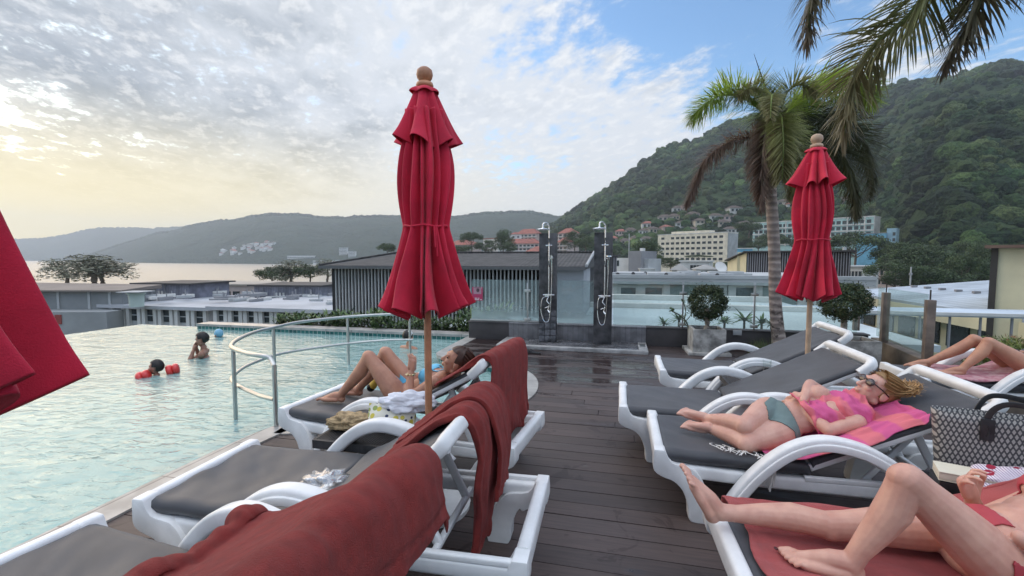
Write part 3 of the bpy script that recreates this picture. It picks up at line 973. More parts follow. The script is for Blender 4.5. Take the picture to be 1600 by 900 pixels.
LOUNGERS = {}
def lounger(key, x, y, rz, ang, label, BL=.92, no_arm=(), wave=.012, sag=.016, group='white sun loungers'):
    e = empty('sun_lounger', (x, y, 0), R(rz), label, 'sun lounger', group)
    LOUNGERS[key] = (e, ang, BL)
    wp = MAT['white_plastic']
    if 'leg' not in _cache:
        _cache['leg'] = [(s_leg(mi, s)) for mi in (0, 1) for s in (-1, 1)]
        _cache['end'] = [cross_end(0), cross_end(1)]
        _cache['rail'] = rails()
        _cache['arm'] = {s: arm_mesh(s) for s in (-1, 1)}
    for me in _cache['leg']: link('leg', me, wp, e)
    for me in _cache['end']: link('end_bar', me, wp, e)
    for me in _cache['rail']: link('side_rail', me, wp, e)
    for s in (-1, 1):
        if s not in no_arm: link('armrest', _cache['arm'][s], wp, e)
    link('seat_sling', sling_mesh(HINGE - .045, .335, wave, hash(key) % 50 if False else sum(map(ord, key)) % 50, 'seat_sling', .075), MAT['sling'], e, (.055, 0, SEAT_Z + .035))
    # backrest: hinged frame
    kb = ('back', round(BL, 3))
    if kb not in _cache:
        g = MB()
        for s in (-1, 1):
            g.rbar([V((0, s * .30, -.03)), V((BL - .02, s * .30, -.03))], .045, .04, .012)
        g.rbar([V((BL * .33, -.29, -.035)), V((BL * .33, .29, -.035))], .03, .025, .008)
        g.rbar([V((BL * .72, -.29, -.035)), V((BL * .72, .29, -.035))], .03, .025, .008)
        g.rbar([V((BL * .34, -.28, -.037)), V((BL * .71, .28, -.037))], .03, .02, .006)
        g.rbar([V((BL * .34, .28, -.0385)), V((BL * .71, -.28, -.0385))], .03, .02, .006)
        a = g.mesh('backrest', 50)
        g = MB()
        g.rbar(smooth_path([(BL - .10, -.345, -.03), (BL - .03, -.345, -.012), (BL, -.325, .002), (BL + .006, -.25, .006), (BL + .006, .25, .006), (BL, .325, .002), (BL - .03, .345, -.012), (BL - .10, .345, -.03)], 5), .055, .062, .02)
        b_ = g.mesh('top_rail', 50)
        _cache[kb] = (a, b_)
    hr = (0, -R(ang), 0)
    bk = link('backrest', _cache[kb][0], wp, e, (HINGE, 0, SEAT_Z + .03), hr)
    link('top_rail', _cache[kb][1], wp, bk)
    link('back_sling', sling_mesh(BL - .055, .325, wave, 20 + sum(map(ord, key)) % 50, 'back_sling', .05, sag), MAT['sling'], bk, (.012, 0, .012))
    # prop legs behind the backrest
    h = V((HINGE, 0, SEAT_Z + .03)) + Matrix.Rotation(-R(ang), 3, 'Y') @ V((BL * .62, 0, -.05))
    for s in (-1, 1):
        g = MB(); g.rbar([h + V((0, s * .2, 0)), V((min(1.62, h.x + .16), s * .2, .27))], .04, .028, .008, up=V((0, 1, 0)))
        g.rbar([h + V((.02, s * .205, -.02)), V((h.x - .22, s * .205, .27))], .03, .022, .006, up=V((0, 1, 0)))
        g.build('prop_leg', wp, e, 50)
    g = MB(); g.rbar([V((min(1.62, h.x + .16), -.29, .268)), V((min(1.62, h.x + .16), .29, .268))], .03, .03, .008); g.build('prop_bar', wp, e, 50)
    return e


def on(key, p):
    """point of a lounger's own frame -> world"""
    e = LOUNGERS[key][0]
    return Matrix.Rotation(e.rotation_euler.z, 3, 'Z') @ V(p) + e.location


lounger('Lc', -2.24, 1.09, -6.0, 31, 'white lounger nearest the pool edge, its raised back half under a crumpled dark red towel', BL=.86, wave=.02)
lounger('Lb', -2.17, 1.92, 2.0, 29, 'white lounger with a wrinkled dark sling and a thick red towel over its back', BL=.80, wave=.02)
lounger('La', -2.40, 3.16, -5.5, 29, 'white lounger on which the woman in a light blue bikini lies', BL=.93, sag=.085)
lounger('L1', .385, 5.00, 0, 27, 'empty white lounger closest to the concrete planters, the drinking glass before it')
lounger('L2', 0.0, 3.775, 0, 27, 'empty white lounger between the red umbrella and the sleeping blonde woman')
lounger('L3', .20, 3.035, 0, 26, 'white lounger with the sleeping blonde woman and a pink towel on it')
lounger('L4', .40, 1.85, 2, 26, 'white lounger under the woman with a knee raised and a coral towel', no_arm=(1,))
lounger('L6', 2.68, 5.20, 0, 28, 'white lounger by the glass fence with the tanned bent knees on it')

# ------------------------------------------------------------------ side tables
def side_table(x, y, rz, label, sx=.56, sy=.44, h=.42):
    e = empty('side_table', (x, y, 0), R(rz), label, 'side table', 'rattan side tables')
    g = MB(); n = 34
    for i in range(n):
        yy = -sy / 2 + sy * (i + .5) / n; xx = -sx / 2 + sx * (i + .5) / n
        g.tube([V((xx, -sy / 2, h - .012)), V((xx, sy / 2, h - .012))], sx / n * .46, 6)
    g.box((0, 0, h - .018), (sx - .01, sy - .01, .014))
    g.box((0, -sy / 2 + .004, h - .03), (sx, .02, .05)); g.box((0, sy / 2 - .004, h - .03), (sx, .02, .05))
    g.box((-sx / 2 + .004, 0, h - .03), (.02, sy - .03, .05)); g.box((sx / 2 - .004, 0, h - .03), (.02, sy - .03, .05))
    g.build('table_top', MAT['rattan'], e, 30)
    for a in (-1, 1):
        for b in (-1, 1):
            g = MB(); g.tube([V((a * (sx / 2 - .06), b * (sy / 2 - .05), 0)), V((a * (sx / 2 - .06), b * (sy / 2 - .05), h - .05))], .014, 10); g.build('leg', MAT['white_plastic'], e)
    return e
side_table(-1.50, 2.545, 0, 'dark rattan side table holding the beige pouch and the dotted bag')
side_table(1.20, 4.39, 0, 'dark rattan side table with the drinking glass on it')

# ------------------------------------------------------------------ closed umbrellas
def umbrella(name, x, y, rz, label, polemat, htop=2.57, hem=1.2, rh=.275, seed=0, lean=0., base_h=.5):
    rnd = random.Random(int(seed * 100))
    e = empty(name, (x, y, 0), R(rz), label, 'umbrella', 'closed red umbrellas')
    g = MB()
    g.tube([V((0, 0, .06)), V((0, 0, htop - .14))], .021, 14)
    g.build('pole', polemat, e)
    g = MB()
    z0 = htop - .12
    g.lathe([(.046, 0), (.05, .015), (.05, .05), (.040, .06), (.036, .075), (.036, .085), (.046, .09), (.05, .1), (.045, .115), (.034, .120), (.030, .125), (.042, .14), (.047, .16), (.042, .185), (.025, .2), (.006, .205)], 22, (0, 0, z0 - .085))
    g.build('finial', polemat, e, 60)
    # base
    g = MB(); g.lathe([(.24, 0), (.245, .03), (.23, .05), (.06, .065), (.05, .07), (.034, .075), (.034, base_h), (.028, base_h + .002)], 28); g.build('base', MAT['white_plastic'], e, 40)

    def cloth(nm, levels, nf, matn, sd, amp_pow=1.0, thick=.004, parent=e):
        n = nf * 18; vs = []
        ph = [rnd.uniform(-.35, .35) for _ in range(nf)]; am = [rnd.uniform(.55, 1.3) for _ in range(nf)]
        def fold(a):
            u = a / (2 * math.pi) * nf
            k = int(u) % nf; tq = u - int(u)
            c = .5 - .5 * math.cos(2 * math.pi * (tq ** (1.0 + ph[k])))
            return c * am[k]
        for (z, r, d, tilt) in levels:
            for i in range(n):
                a = 2 * math.pi * i / n
                w_ = fold((a + sd + .12 * math.sin(z * 5 + sd)) % (2 * math.pi))
                q = r - d * (1 - w_) + .006 * mnoise.noise(V((math.cos(a) * 3, math.sin(a) * 3, z * 4 + sd)))
                zz = z + tilt * (1 - w_) + tilt * .5 * mnoise.noise(V((math.cos(a) * 1.2 + sd, math.sin(a) * 1.2, 1.)))
                swirl = a + d * 1.1 * math.sin(a * nf / 2 + sd) + .10 * math.sin(a * 2 + sd + z * 3)
                vs.append((q * math.cos(swirl), q * math.sin(swirl), zz))
        fs = []
        for j in range(len(levels) - 1):
            for i in range(n):
                g_ = (i + 1) % n
                fs.append((j * n + i, j * n + g_, (j + 1) * n + g_, (j + 1) * n + i))
        me = mesh_np(nm, vs, fs, smooth=True)
        me = apply_mods(me, [('SOLIDIFY', dict(thickness=thick, offset=0)), ('SUBSURF', dict(levels=1, render_levels=1))])
        return link(nm, me, MAT['umbrella'], parent)
    H = htop - .125; tie = hem + .46
    # the skirt below the tie, the body above, the cape at the top
    lv = []
    for k in range(12):
        q = k / 11; z = hem + (tie - hem) * q
        lv.append((z, rh + (.125 - rh) * q ** .80, .120 * (1 - q) ** .8 + .034, -.07 * (1 - q) ** 3))
    for k in range(1, 13):
        q = k / 12; z = tie + (H - .12 - tie) * q
        lv.append((z, .125 + .032 * math.sin(math.pi * min(1, q * 1.25)) - .05 * max(0, q - .6), .045, 0))
    cloth('canopy', lv, 15, 'umbrella', seed)
    lv = []
    for k in range(9):
        q = k / 8; z = H - .285 + .285 * q
        lv.append((z, .212 + (.055 - .212) * q ** .78, .095 * (1 - q) + .006, -.05 * (1 - q) ** 2))
    cloth('cape', lv, 7, 'umbrella', seed + 1.7)
    lv = [(H - .022, .088, .02, -.008), (H - .004, .075, .012, 0), (H + .008, .045, .004, 0)]
    cloth('cap_flap', lv, 5, 'umbrella', seed + .6)
    g = MB(); g.tube([V((.127 * math.cos(2 * math.pi * i / 40), .127 * math.sin(2 * math.pi * i / 40), tie + .004 * math.sin(i * .9))) for i in range(40)], .006, 6, closed=True)
    for dx, l in ((0, .12), (.018, .17)):
        a = -math.pi / 2 + .38 + dx * 4
        g.tube(smooth_path([(.133 * math.cos(a), .133 * math.sin(a), tie), (.145 * math.cos(a), .145 * math.sin(a), tie - l * .5), (.155 * math.cos(a), .155 * math.sin(a), tie - l)], 4), .0045, 5)
    g.build('tie_cord', MAT['umbrella'], e)
    return e
umbrella('closed_umbrella', -1.10, 2.48, 20, 'closed red umbrella on a reddish wooden pole rising behind the dotted bag', MAT['wood_pole'], 2.58, 1.22, .262, .3)
umbrella('closed_umbrella', 1.60, 4.45, 75, 'closed red umbrella on a pale pole in a white base tube by the palm', MAT['wood_pale'], 2.55, 1.195, .25, 2.1, base_h=.52)
umbrella('closed_umbrella', -1.212, .485, 140, 'dark red folded umbrella cut off by the edge over the pool', MAT['wood_pole'], 2.62, 1.285, .285, 4.4)

# ------------------------------------------------------------------ pool handrail
e = empty('pool_handrail', (-3.7, 4.6, 0), 0, 'curved two-bar steel handrail standing in the pool', 'handrail')
zt, zl = .62, .22
def pp(px, py, z): return P(px, py, z) - e.location
top = smooth_path([pp(428, 560, zt) + V((0, 0, -.07)), pp(422, 557, zt) + V((0, 0, -.02)), pp(412, 556.5, zt), pp(390, 553, zt), pp(368, 546, zt), pp(361, 540, zt), pp(372, 530, zt), pp(398, 519, zt), pp(427, 512, zt), pp(470, 503, zt), pp(543, 495, zt), pp(600, 491.5, zt), pp(645, 491, zt)], 6)
low = smooth_path([pp(428, 624, zl + .02), pp(405, 618, zl), pp(376, 605, zl), pp(363, 596, zl), pp(364, 588, zl), pp(385, 572, zl), pp(427, 556, zl), pp(470, 547, zl), pp(543, 537, zl), pp(600, 532, zl), pp(645, 531, zl)], 6)
g = MB(); g.tube(top, .021, 12); g.build('top_rail', MAT['steel'], e)
g = MB(); g.tube(low, .019, 12); g.build('lower_rail', MAT['steel'], e)
for px, py in ((364, 543), (427, 512), (543, 495), (640, 491)):
    q = pp(px, py, zt); g = MB(); g.tube([V((q.x, q.y, -.95)), V((q.x, q.y, zt - .005))], .020, 12); g.build('post', MAT['steel'], e)
q = pp(428, 560, zt); g = MB(); g.tube([V((q.x, q.y, -.4)), V((q.x, q.y, zt - .06))], .020, 12); g.build('post', MAT['steel'], e)
# ------------------------------------------------------------------ people
def skin(name, col, c2):
    m = mk(name, [x * 1.06 for x in col], .44, .1, 11, .22, 190, .0015, col2=c2, sss=.16, spec=.5, rvar=.10)
    return m
SK_TAN = skin('tanned_skin', (.46, .225, .14), (.38, .175, .11))
SK_FAIR = skin('fair_skin', (.62, .36, .275), (.56, .29, .22))
SK_PINK = skin('pale_skin', (.62, .35, .26), (.55, .28, .21))
SK_BROWN = skin('brown_skin', (.50, .25, .155), (.43, .20, .125))
SK_DARK = skin('dark_tan_skin', (.30, .15, .10), (.25, .12, .08))


def basis(fwd, up):
    f = V(fwd).normalized(); u = V(up); s = u.cross(f)
    s.normalize(); u = f.cross(s).normalized()
    return Matrix((s, f, u)).transposed()          # columns: side, forward, up


def add_head(g, c, fwd, up, k=1.0):
    """c: middle of the head; face looks along fwd, crown along up"""
    B = basis(fwd, up); c = V(c)
    def q(x, y, z): return c + B @ V((x * k, y * k, z * k))
    def E(x, y, z, rx, ry, rz, nu=16, nv=12): g.ell(q(x, y, z), (rx * k, ry * k, rz * k), B, nu, nv)
    E(0, -.012, .022, .072, .092, .088)            # skull
    E(0, .020, -.030, .058, .066, .078)            # face
    E(0, .034, -.082, .032, .036, .026)            # chin
    g.limb([q(-.045, -.005, -.062), q(0, .040, -.085), q(.045, -.005, -.062)], [.022 * k, .020 * k, .022 * k], 10)   # jaw
    E(0, .070, .028, .050, .022, .016)             # brow
    g.limb([q(0, .080, .010), q(0, .098, -.022), q(0, .103, -.033)], [.008 * k, .011 * k, .0125 * k], 8)   # nose
    E(-.011, .092, -.036, .008, .009, .007, 8, 6); E(.011, .092, -.036, .008, .009, .007, 8, 6)
    E(0, .085, -.058, .024, .011, .0065, 10, 6); E(0, .082, -.068, .021, .012, .008, 10, 6)   # lips
    for s in (-1, 1):
        E(s * .034, .062, -.022, .021, .020, .019, 10, 8)     # cheeks
        E(s * .074, -.010, -.012, .009, .022, .032, 10, 8)    # ears
    return q, B


def add_hand(g, w, d, nrm, side, k=1.0, curl=.6, spread=.10):
    """wrist w, fingers along d, palm faces -nrm; side=+1/-1 puts the thumb"""
    B = basis(d, nrm)          # side, forward, up
    def q(x, y, z): return V(w) + B @ V((x * k, y * k, z * k))
    g.limb([q(0, -.01, 0), q(0, .03, .002), q(0, .07, .004)], [.023 * k, .027 * k, .026 * k], 10)
    g.limb([q(-.024, .028, 0), q(-.028, .080, 0)], [.015 * k, .0125 * k], 8); g.limb([q(.024, .028, 0), q(.028, .080, 0)], [.015 * k, .0125 * k], 8)
    g.limb([q(-.009, .03, .002), q(-.010, .084, .002)], [.015 * k, .0125 * k], 8); g.limb([q(.009, .03, .002), q(.010, .086, .002)], [.015 * k, .0125 * k], 8)
    for i, (x, L) in enumerate(((-.031, .066), (-.0105, .080), (.0105, .075), (.031, .058))):
        if side < 0: x = -x
        a = x * 3.2 * spread / .1
        p = V((x, .085, 0)); pts = [p]; th = 0
        for j, f in enumerate((.45, .32, .23)):
            th += curl * (.55, .75, .6)[j]
            p = p + V((math.sin(a) * math.cos(th), math.cos(a) * math.cos(th), -math.sin(th))) * L * f
            pts.append(p)
        g.limb([q(*p_) for p_ in pts], [.0090 * k, .0084 * k, .0078 * k, .0068 * k], 8)
    s = -side
    g.limb([q(s * .020, .012, -.006), q(s * .046, .044, -.014), q(s * .050, .070, -.026), q(s * .040, .092, -.036)], [.014 * k, .0125 * k, .0105 * k, .0085 * k], 8)


def add_foot(g, heel, toe, up, k=1.0, side=1):
    """heel point (bottom of the heel) to the tip of the big toe; up = instep direction"""
    heel, toe = V(heel), V(toe); L = (toe - heel).length
    B = basis(toe - heel, up); s = L / .235
    def q(x, y, z): return heel + B @ V((x * s * side, y * s, z * s))
    g.ell(q(0, .022, .026), (.029 * s, .032 * s, .030 * s), B, 12, 8)
    g.limb([q(0, .035, .052), q(.002, .085, .046), q(.004, .135, .030), q(.006, .175, .020)], [.034 * s, .031 * s, .026 * s, .019 * s], 12)
    g.limb([q(.022, .05, .022), q(.026, .11, .018), q(.030, .165, .015)], [.020 * s, .018 * s, .0165 * s], 10)
    g.limb([q(-.018, .04, .020), q(-.024, .11, .016), q(-.022, .160, .013)], [.020 * s, .019 * s, .0165 * s], 10)
    g.ell(q(.004, .162, .014), (.040 * s, .024 * s, .015 * s), B, 12, 8)
    for x, y0, y1, r in ((.031, .175, .226, .0125), (.011, .178, .220, .0092), (-.006, .175, .211, .0086), (-.021, .168, .199, .0082), (-.034, .158, .184, .0080)):
        g.limb([q(x, y0, .016), q(x * 1.03, (y0 + y1) / 2, .021), q(x * 1.05, y1, .011)], [r * s * 1.05, r * s, r * s], 8)


def add_leg(g, hip, knee, ankle, k=1.0, bulge=V((0, 0, -1))):
    hip, knee, ankle = V(hip), V(knee), V(ankle)
    th = knee - hip; sh = ankle - knee
    g.limb([hip, hip + th * .25, hip + th * .6, hip + th * .85, knee], [.086 * k, .084 * k, .069 * k, .057 * k, .054 * k], 18)
    # calf sits behind the shin: opposite the way the knee points
    back = (hip + ankle) / 2 - knee
    back = back - sh.normalized() * back.dot(sh.normalized())
    back = back.normalized() if back.length > .02 else V(bulge).normalized()
    g.limb([knee, knee + sh * .15 + back * .008, knee + sh * .33 + back * .016, knee + sh * .6 + back * .009, knee + sh * .85, ankle], [.052 * k, .052 * k, .055 * k, .045 * k, .034 * k, .034 * k], 16)
    g.ell(knee - back * .012, (.046 * k, .046 * k, .046 * k), None, 12, 8)
    g.ell(ankle, (.037 * k, .037 * k, .037 * k), None, 10, 8)


def add_arm(g, sh, el, wr, k=1.0):
    sh, el, wr = V(sh), V(el), V(wr)
    a = el - sh; f = wr - el
    g.ell(sh, (.052 * k, .052 * k, .052 * k), None, 14, 10)
    g.limb([sh, sh + a * .35, sh + a * .75, el], [.050 * k, .045 * k, .039 * k, .036 * k], 14)
    g.limb([el, el + f * .25, el + f * .65, wr], [.037 * k, .039 * k, .031 * k, .024 * k], 14)


def add_torso(g, pelvis, chest, neck, hips, shoulders, face, k=1.0, bust=True):
    """face: direction the belly looks"""
    pelvis, chest, neck = V(pelvis), V(chest), V(neck)
    B = basis(face, chest - pelvis)
    Bp = Matrix(((V(hips[1]) - V(hips[0])).normalized(), B.col[1], B.col[2])).transposed()
    g.limb([V(hips[0]), pelvis, V(hips[1])], [.088 * k, .098 * k, .088 * k], 16)
    mid = (pelvis + chest) / 2
    g.ell(pelvis + (chest - pelvis) * .12, (.150 * k, .100 * k, .10 * k), B)
    g.ell(pelvis - B.col[1] * .045 * k - B.col[2] * .02, (.135 * k, .075 * k, .095 * k), B)
    g.ell(pelvis + (chest - pelvis) * .45, (.122 * k, .086 * k, .13 * k), B)
    g.ell(mid + (chest - mid) * .5, (.133 * k, .094 * k, .13 * k), B)
    g.ell(chest, (.142 * k, .098 * k, .12 * k), B)
    s0, s1 = V(shoulders[0]), V(shoulders[1]); top = (s0 + s1) / 2
    g.limb([s0, (s0 + top) / 2, top, (s1 + top) / 2, s1], [.046 * k, .056 * k, .062 * k, .056 * k, .046 * k], 14)
    g.limb([(chest + top) / 2, neck, neck + (neck - chest) * .22], [.062 * k, .048 * k, .047 * k], 14)
    if bust:
        for s in (-1, 1):
            g.ell(chest + B.col[0] * s * .070 * k + B.col[1] * .075 * k - B.col[2] * .01, (.062 * k, .052 * k, .060 * k), B)
    return B


def flesh(g, name, mat, parent, vox=.0048, it=7):
    me = g.mesh(name, None)
    me = apply_mods(me, [('REMESH', dict(mode='VOXEL', voxel_size=vox, adaptivity=0)), ('SMOOTH', dict(factor=.5, iterations=it))])
    me.polygons.foreach_set('use_smooth', np.ones(len(me.polygons), bool))
    return link(name, me, mat, parent)


def garment(body, name, mat, parent, pred, off=.004, it=3):
    """cloth lying on the body: the body faces for which pred(point) holds, lifted off the skin"""
    me = body.data
    n = len(me.vertices); co = np.empty(n * 3, np.float32); me.vertices.foreach_get('co', co); co = co.reshape(-1, 3)
    no = np.empty(n * 3, np.float32); me.vertices.foreach_get('normal', no); no = no.reshape(-1, 3)
    keep = pred(co)
    idx = np.full(n, -1); used = []
    fs = []
    for p in me.polygons:
        vs = p.vertices
        if all(keep[v] for v in vs): fs.append(tuple(vs))
    used = sorted({v for f in fs for v in f})
    if not used: return None
    mp_ = {v: i for i, v in enumerate(used)}
    m2 = bpy.data.meshes.new(name)
    m2.from_pydata([tuple(co[v] + no[v] * off) for v in used], [], [tuple(mp_[v] for v in f) for f in fs])
    m2 = apply_mods(m2, [('SMOOTH', dict(factor=.5, iterations=it)), ('SOLIDIFY', dict(thickness=.004, offset=0))])
    m2.polygons.foreach_set('use_smooth', np.ones(len(m2.polygons), bool))
    return link(name, m2, mat, parent)


def clear_of(co, a, b, r):
    """points farther than r from the segment a-b"""
    a = np.array(a); b = np.array(b); d = b - a
    t_ = np.clip(((co - a) @ d) / (d @ d), 0, 1)
    return np.linalg.norm(co - (a + t_[:, None] * d), axis=1) > r


def hair_mat(name, c1, c2):
    m, t, b = nt(name); co = objco(t)
    a_ = nn(t, 'ShaderNodeAttribute'); a_.attribute_name = 'Col'
    t.links.new(mixc(t, mixc(t, c1, c2, tex_noise(t, 40, 3, .6, co)), a_.outputs['Color'], 1.0, 'MULTIPLY'), b.inputs['Base Color'])
    b.inputs['Roughness'].default_value = .42; b.inputs['Specular IOR Level'].default_value = .4
    return m
HAIR_BLOND = hair_mat('blonde_hair', (.42, .25, .10), (.25, .135, .055))
HAIR_BROWN = hair_mat('brown_hair', (.085, .038, .022), (.045, .022, .014))
HAIR_BLACK = hair_mat('black_hair', (.018, .013, .011), (.010, .008, .007))


def hair(name, mat, parent, q, B, strands, cap=True, k=1.0, capk=1.0, low=-.01):
    """a cap over the skull and strands given as lists of points"""
    vs, fs, cs = [], [], []
    def put(v_, f_, c_):
        o = len(vs); vs.extend(v_); fs.extend([tuple(i + o for i in f) for f in f_]); cs.extend([c_] * len(v_))
    if cap:
        nu, nv = 40, 22; v_ = []; keepf = []
        for j in range(nv + 1):
            th = math.pi * .80 * j / nv
            for i in range(nu):
                ph = 2 * math.pi * i / nu
                x, y, z = .079 * math.sin(th) * math.cos(ph), .099 * math.sin(th) * math.sin(ph), .095 * math.cos(th)
                r = 1 + .025 * math.sin(ph * 17 + th * 3) + .02 * math.sin(ph * 31) 
                v_.append(q(x * r * capk, (y - .014) * r * capk, (z + .024) * r * capk))
        for j in range(nv):
            for i in range(nu):
                g_ = (i + 1) % nu
                ph = 2 * math.pi * (i + .5) / nu; th = math.pi * .8 * (j + .5) / nv
                front = math.sin(ph) * math.sin(th)
                zz = .095 * math.cos(th)
                if front > .30 and zz < .052: continue          # leave the face free
                if front > -.25 and zz < low: continue
                keepf.append((j * nu + i, (j + 1) * nu + i, (j + 1) * nu + g_, j * nu + g_))
        put(v_, keepf, (.85, .85, .85))
    for pts, w0, sh in strands:
        pts = smooth_path(pts, 4); n = len(pts); fr_ = frames(pts); v_ = []; f_ = []
        for i, p in enumerate(pts):
            tq = i / (n - 1); w_ = w0 * (1 - .7 * tq ** 1.5)
            t_, s_, u_ = fr_[i]
            v_ += [p + s_ * w_, p + u_ * w_ * .35, p - s_ * w_, p - u_ * w_ * .35]
        for i in range(n - 1):
            for e_ in range(4): f_.append((i * 4 + e_, i * 4 + (e_ + 1) % 4, (i + 1) * 4 + (e_ + 1) % 4, (i + 1) * 4 + e_))
        put(v_, f_, sh)
    me = bpy.data.meshes.new(name); me.from_pydata([tuple(p) for p in vs], [], fs)
    a = me.color_attributes.new('Col', 'FLOAT_COLOR', 'POINT')
    a.data.foreach_set('color', np.array([(*c, 1) for c in cs], np.float32).ravel())
    me.polygons.foreach_set('use_smooth', np.ones(len(me.polygons), bool))
    return link(name, me, mat, parent)


def nails(parent, pts, mat, r=.007):
    for p, d in pts:
        g = MB(); g.ell(p, (r, r, r * .5), basis(d, (0, 0, 1)) if abs(V(d).normalized().z) < .9 else None, 10, 6)
        g.build('toenail', mat, parent, 60)


def at_lounger(key, label, cat='person', name='person'):
    b = LOUNGERS[key][0]
    return empty(name, b.location, b.rotation_euler.z, label, cat)

NAIL = mk('dark_nail_polish', (.06, .008, .012), .25, .05, 5)
# ---- the woman reading on the far left lounger
e = at_lounger('La', 'tanned woman in a light blue bikini lying back with both knees up')
g = MB()
hips = [V((.86, -.095, .49)), V((.86, .095, .49))]
add_torso(g, (.88, 0, .485), (1.11, 0, .605), (1.235, 0, .69), hips, [V((1.19, -.165, .65)), V((1.19, .165, .65))], (-.45, 0, .89), .93)
for s, kx, ax in ((-1, .60, .335), (1, .63, .36)):
    add_leg(g, hips[(s + 1) // 2], (kx, s * .085, .765), (ax, s * .09, .445), .93)
    add_foot(g, (ax + .035, s * .09, .402), (ax - .19, s * .10, .402), (0, 0, 1), 1, -s)
add_arm(g, (1.19, -.165, .65), (1.02, -.225, .54), (.99, -.14, .70), .92)
add_hand(g, (.99, -.14, .70), (-.1, .45, .85), (.7, -.3, 0), 1, .92, .5)
add_arm(g, (1.19, .165, .65), (1.0, .215, .56), (.84, .12, .60), .92)
add_hand(g, (.84, .12, .60), (-.8, -.4, .1), (.1, .2, .9), -1, .92, .4)
hq, hB = add_head(g, (1.295, -.03, .775), (-.80, -.30, .42), (.50, .0, .86), .98)
bd = flesh(g, 'body', SK_TAN, e)
blue = mk('light_blue_bikini', (.16, .50, .70), .7, .08, 6, .2, 400, .001)
cB = basis((-.45, 0, .89), (.24, 0, .10)); chest = V((1.11, 0, .605))
def pr(co):
    l = (co - np.array(chest)) @ np.array(cB)
    cups = (np.abs(np.abs(l[:, 0]) - .068) < .062) & (np.abs(l[:, 2] + .012) < .052) & (l[:, 1] > .03)
    band = (np.abs(l[:, 2] + .045) < .010) & (np.abs(l[:, 0]) < .16)
    strap = (l[:, 2] > .02) & (l[:, 1] > .0) & (np.abs(np.abs(l[:, 0]) - .055 + l[:, 2] * .15) < .008)
    return (cups | band | strap) & (co[:, 0] > 1.03)
garment(bd, 'bikini_top', blue, e, pr)
def pr(co):
    x, y, z = co.T; return (x > .79) & (x < .95) & (z + .75 * (x - .83) < .60) & (np.abs(y) < .19) & (x - .86 > (np.abs(y) - .11) * 1.0)
garment(bd, 'bikini_bottom', blue, e, pr)
st = []
for i in range(46):
    a = rng.uniform(0, 6.28); x, z = .07 * math.cos(a), .03 + .06 * math.sin(a)
    st.append(([hq(x, -.03, z + .03), hq(x * 1.1, -.085, z), hq(x * 1.2 + rng.uniform(-.01, .01), -.11, z - .07), hq(x * 1.1, -.09, -.15 + rng.uniform(-.05, .03))], .014, tuple([rng.uniform(.6, 1.5)] * 3)))
hair('hair', HAIR_BROWN, e, hq, hB, st)
for s in (-1, 1):
    g = MB(); g.ell(hq(s * .031, .071, .006), (.013, .008, .0045), hB, 10, 6); g.build('eye', HAIR_BLACK, e, 80)
g = MB(); wp_ = V((.993, -.147, .685)); g.tube([wp_ + Matrix.Rotation(0, 3, 'X') @ V((.027 * math.cos(i * .52), .027 * math.sin(i * .52), 0)) for i in range(12)], .007, 6, closed=True); g.lathe([(.014, 0), (.015, .006)], 14, wp_ + V((-.012, -.03, 0)))
g.build('wrist_watch', mk('gilt', (.75, .62, .35), .25, .05, 5, metal=1.), e)

# ---- the sleeping blonde woman
e = at_lounger('L3', 'blonde woman in sunglasses asleep on her side in a grey green bikini bottom')
g = MB()
hips = [V((.735, -.10, .475)), V((.70, .045, .555))]
Bt = add_torso(g, (.735, -.02, .505), (1.00, .00, .60), (1.14, .01, .655), hips, [V((1.09, -.165, .585)), V((1.05, .165, .64))], (-.12, -.50, .80), .92)
add_leg(g, hips[1], (.515, -.185, .525), (.325, .045, .475), .96)
add_leg(g, hips[0], (.515, -.235, .435), (.345, -.02, .440), .96)
add_foot(g, (.36, .05, .455), (.175, .09, .50), (.1, -.75, .65), 1, 1)
add_foot(g, (.375, -.03, .42), (.19, .02, .435), (.1, -.75, .65), 1, 1)
add_arm(g, (1.09, -.165, .585), (.935, -.215, .545), (.85, .005, .615), .92)
add_hand(g, (.85, .005, .615), (-.20, .9, .05), (-.3, -.2, 1), -1, .92, .5)
add_arm(g, (1.05, .165, .64), (.95, .10, .72), (.86, -.05, .655), .9)
add_hand(g, (.875, -.01, .665), (-.3, .8, -.1), (-.3, .0, 1), -1, .9, .55)
hq, hB = add_head(g, (1.255, .0, .735), (-.74, -.14, .58), (.66, -.04, .75), 1.0)
bd = flesh(g, 'body', SK_FAIR, e)
gg = mk('grey_green_bikini', (.16, .225, .215), .7, .08, 6, .2, 400, .001)
pel = np.array((.735, -.02, .505)); Bn = np.array(Bt)
def pr(co):
    l = (co - pel) @ Bn
    front = (l[:, 2] < .062) & (l[:, 2] > -.13) & (np.abs(l[:, 0]) < .045 + .9 * np.maximum(0, l[:, 2] + .075)) & (l[:, 1] > -.02) & (co[:, 0] > .655)
    hipb = (np.abs(l[:, 2] - .045) < .022) & (co[:, 0] > .68) & (np.abs(l[:, 0]) < .2)
    return front | hipb
garment(bd, 'bikini_bottom', gg, e, pr, .003)
st = []
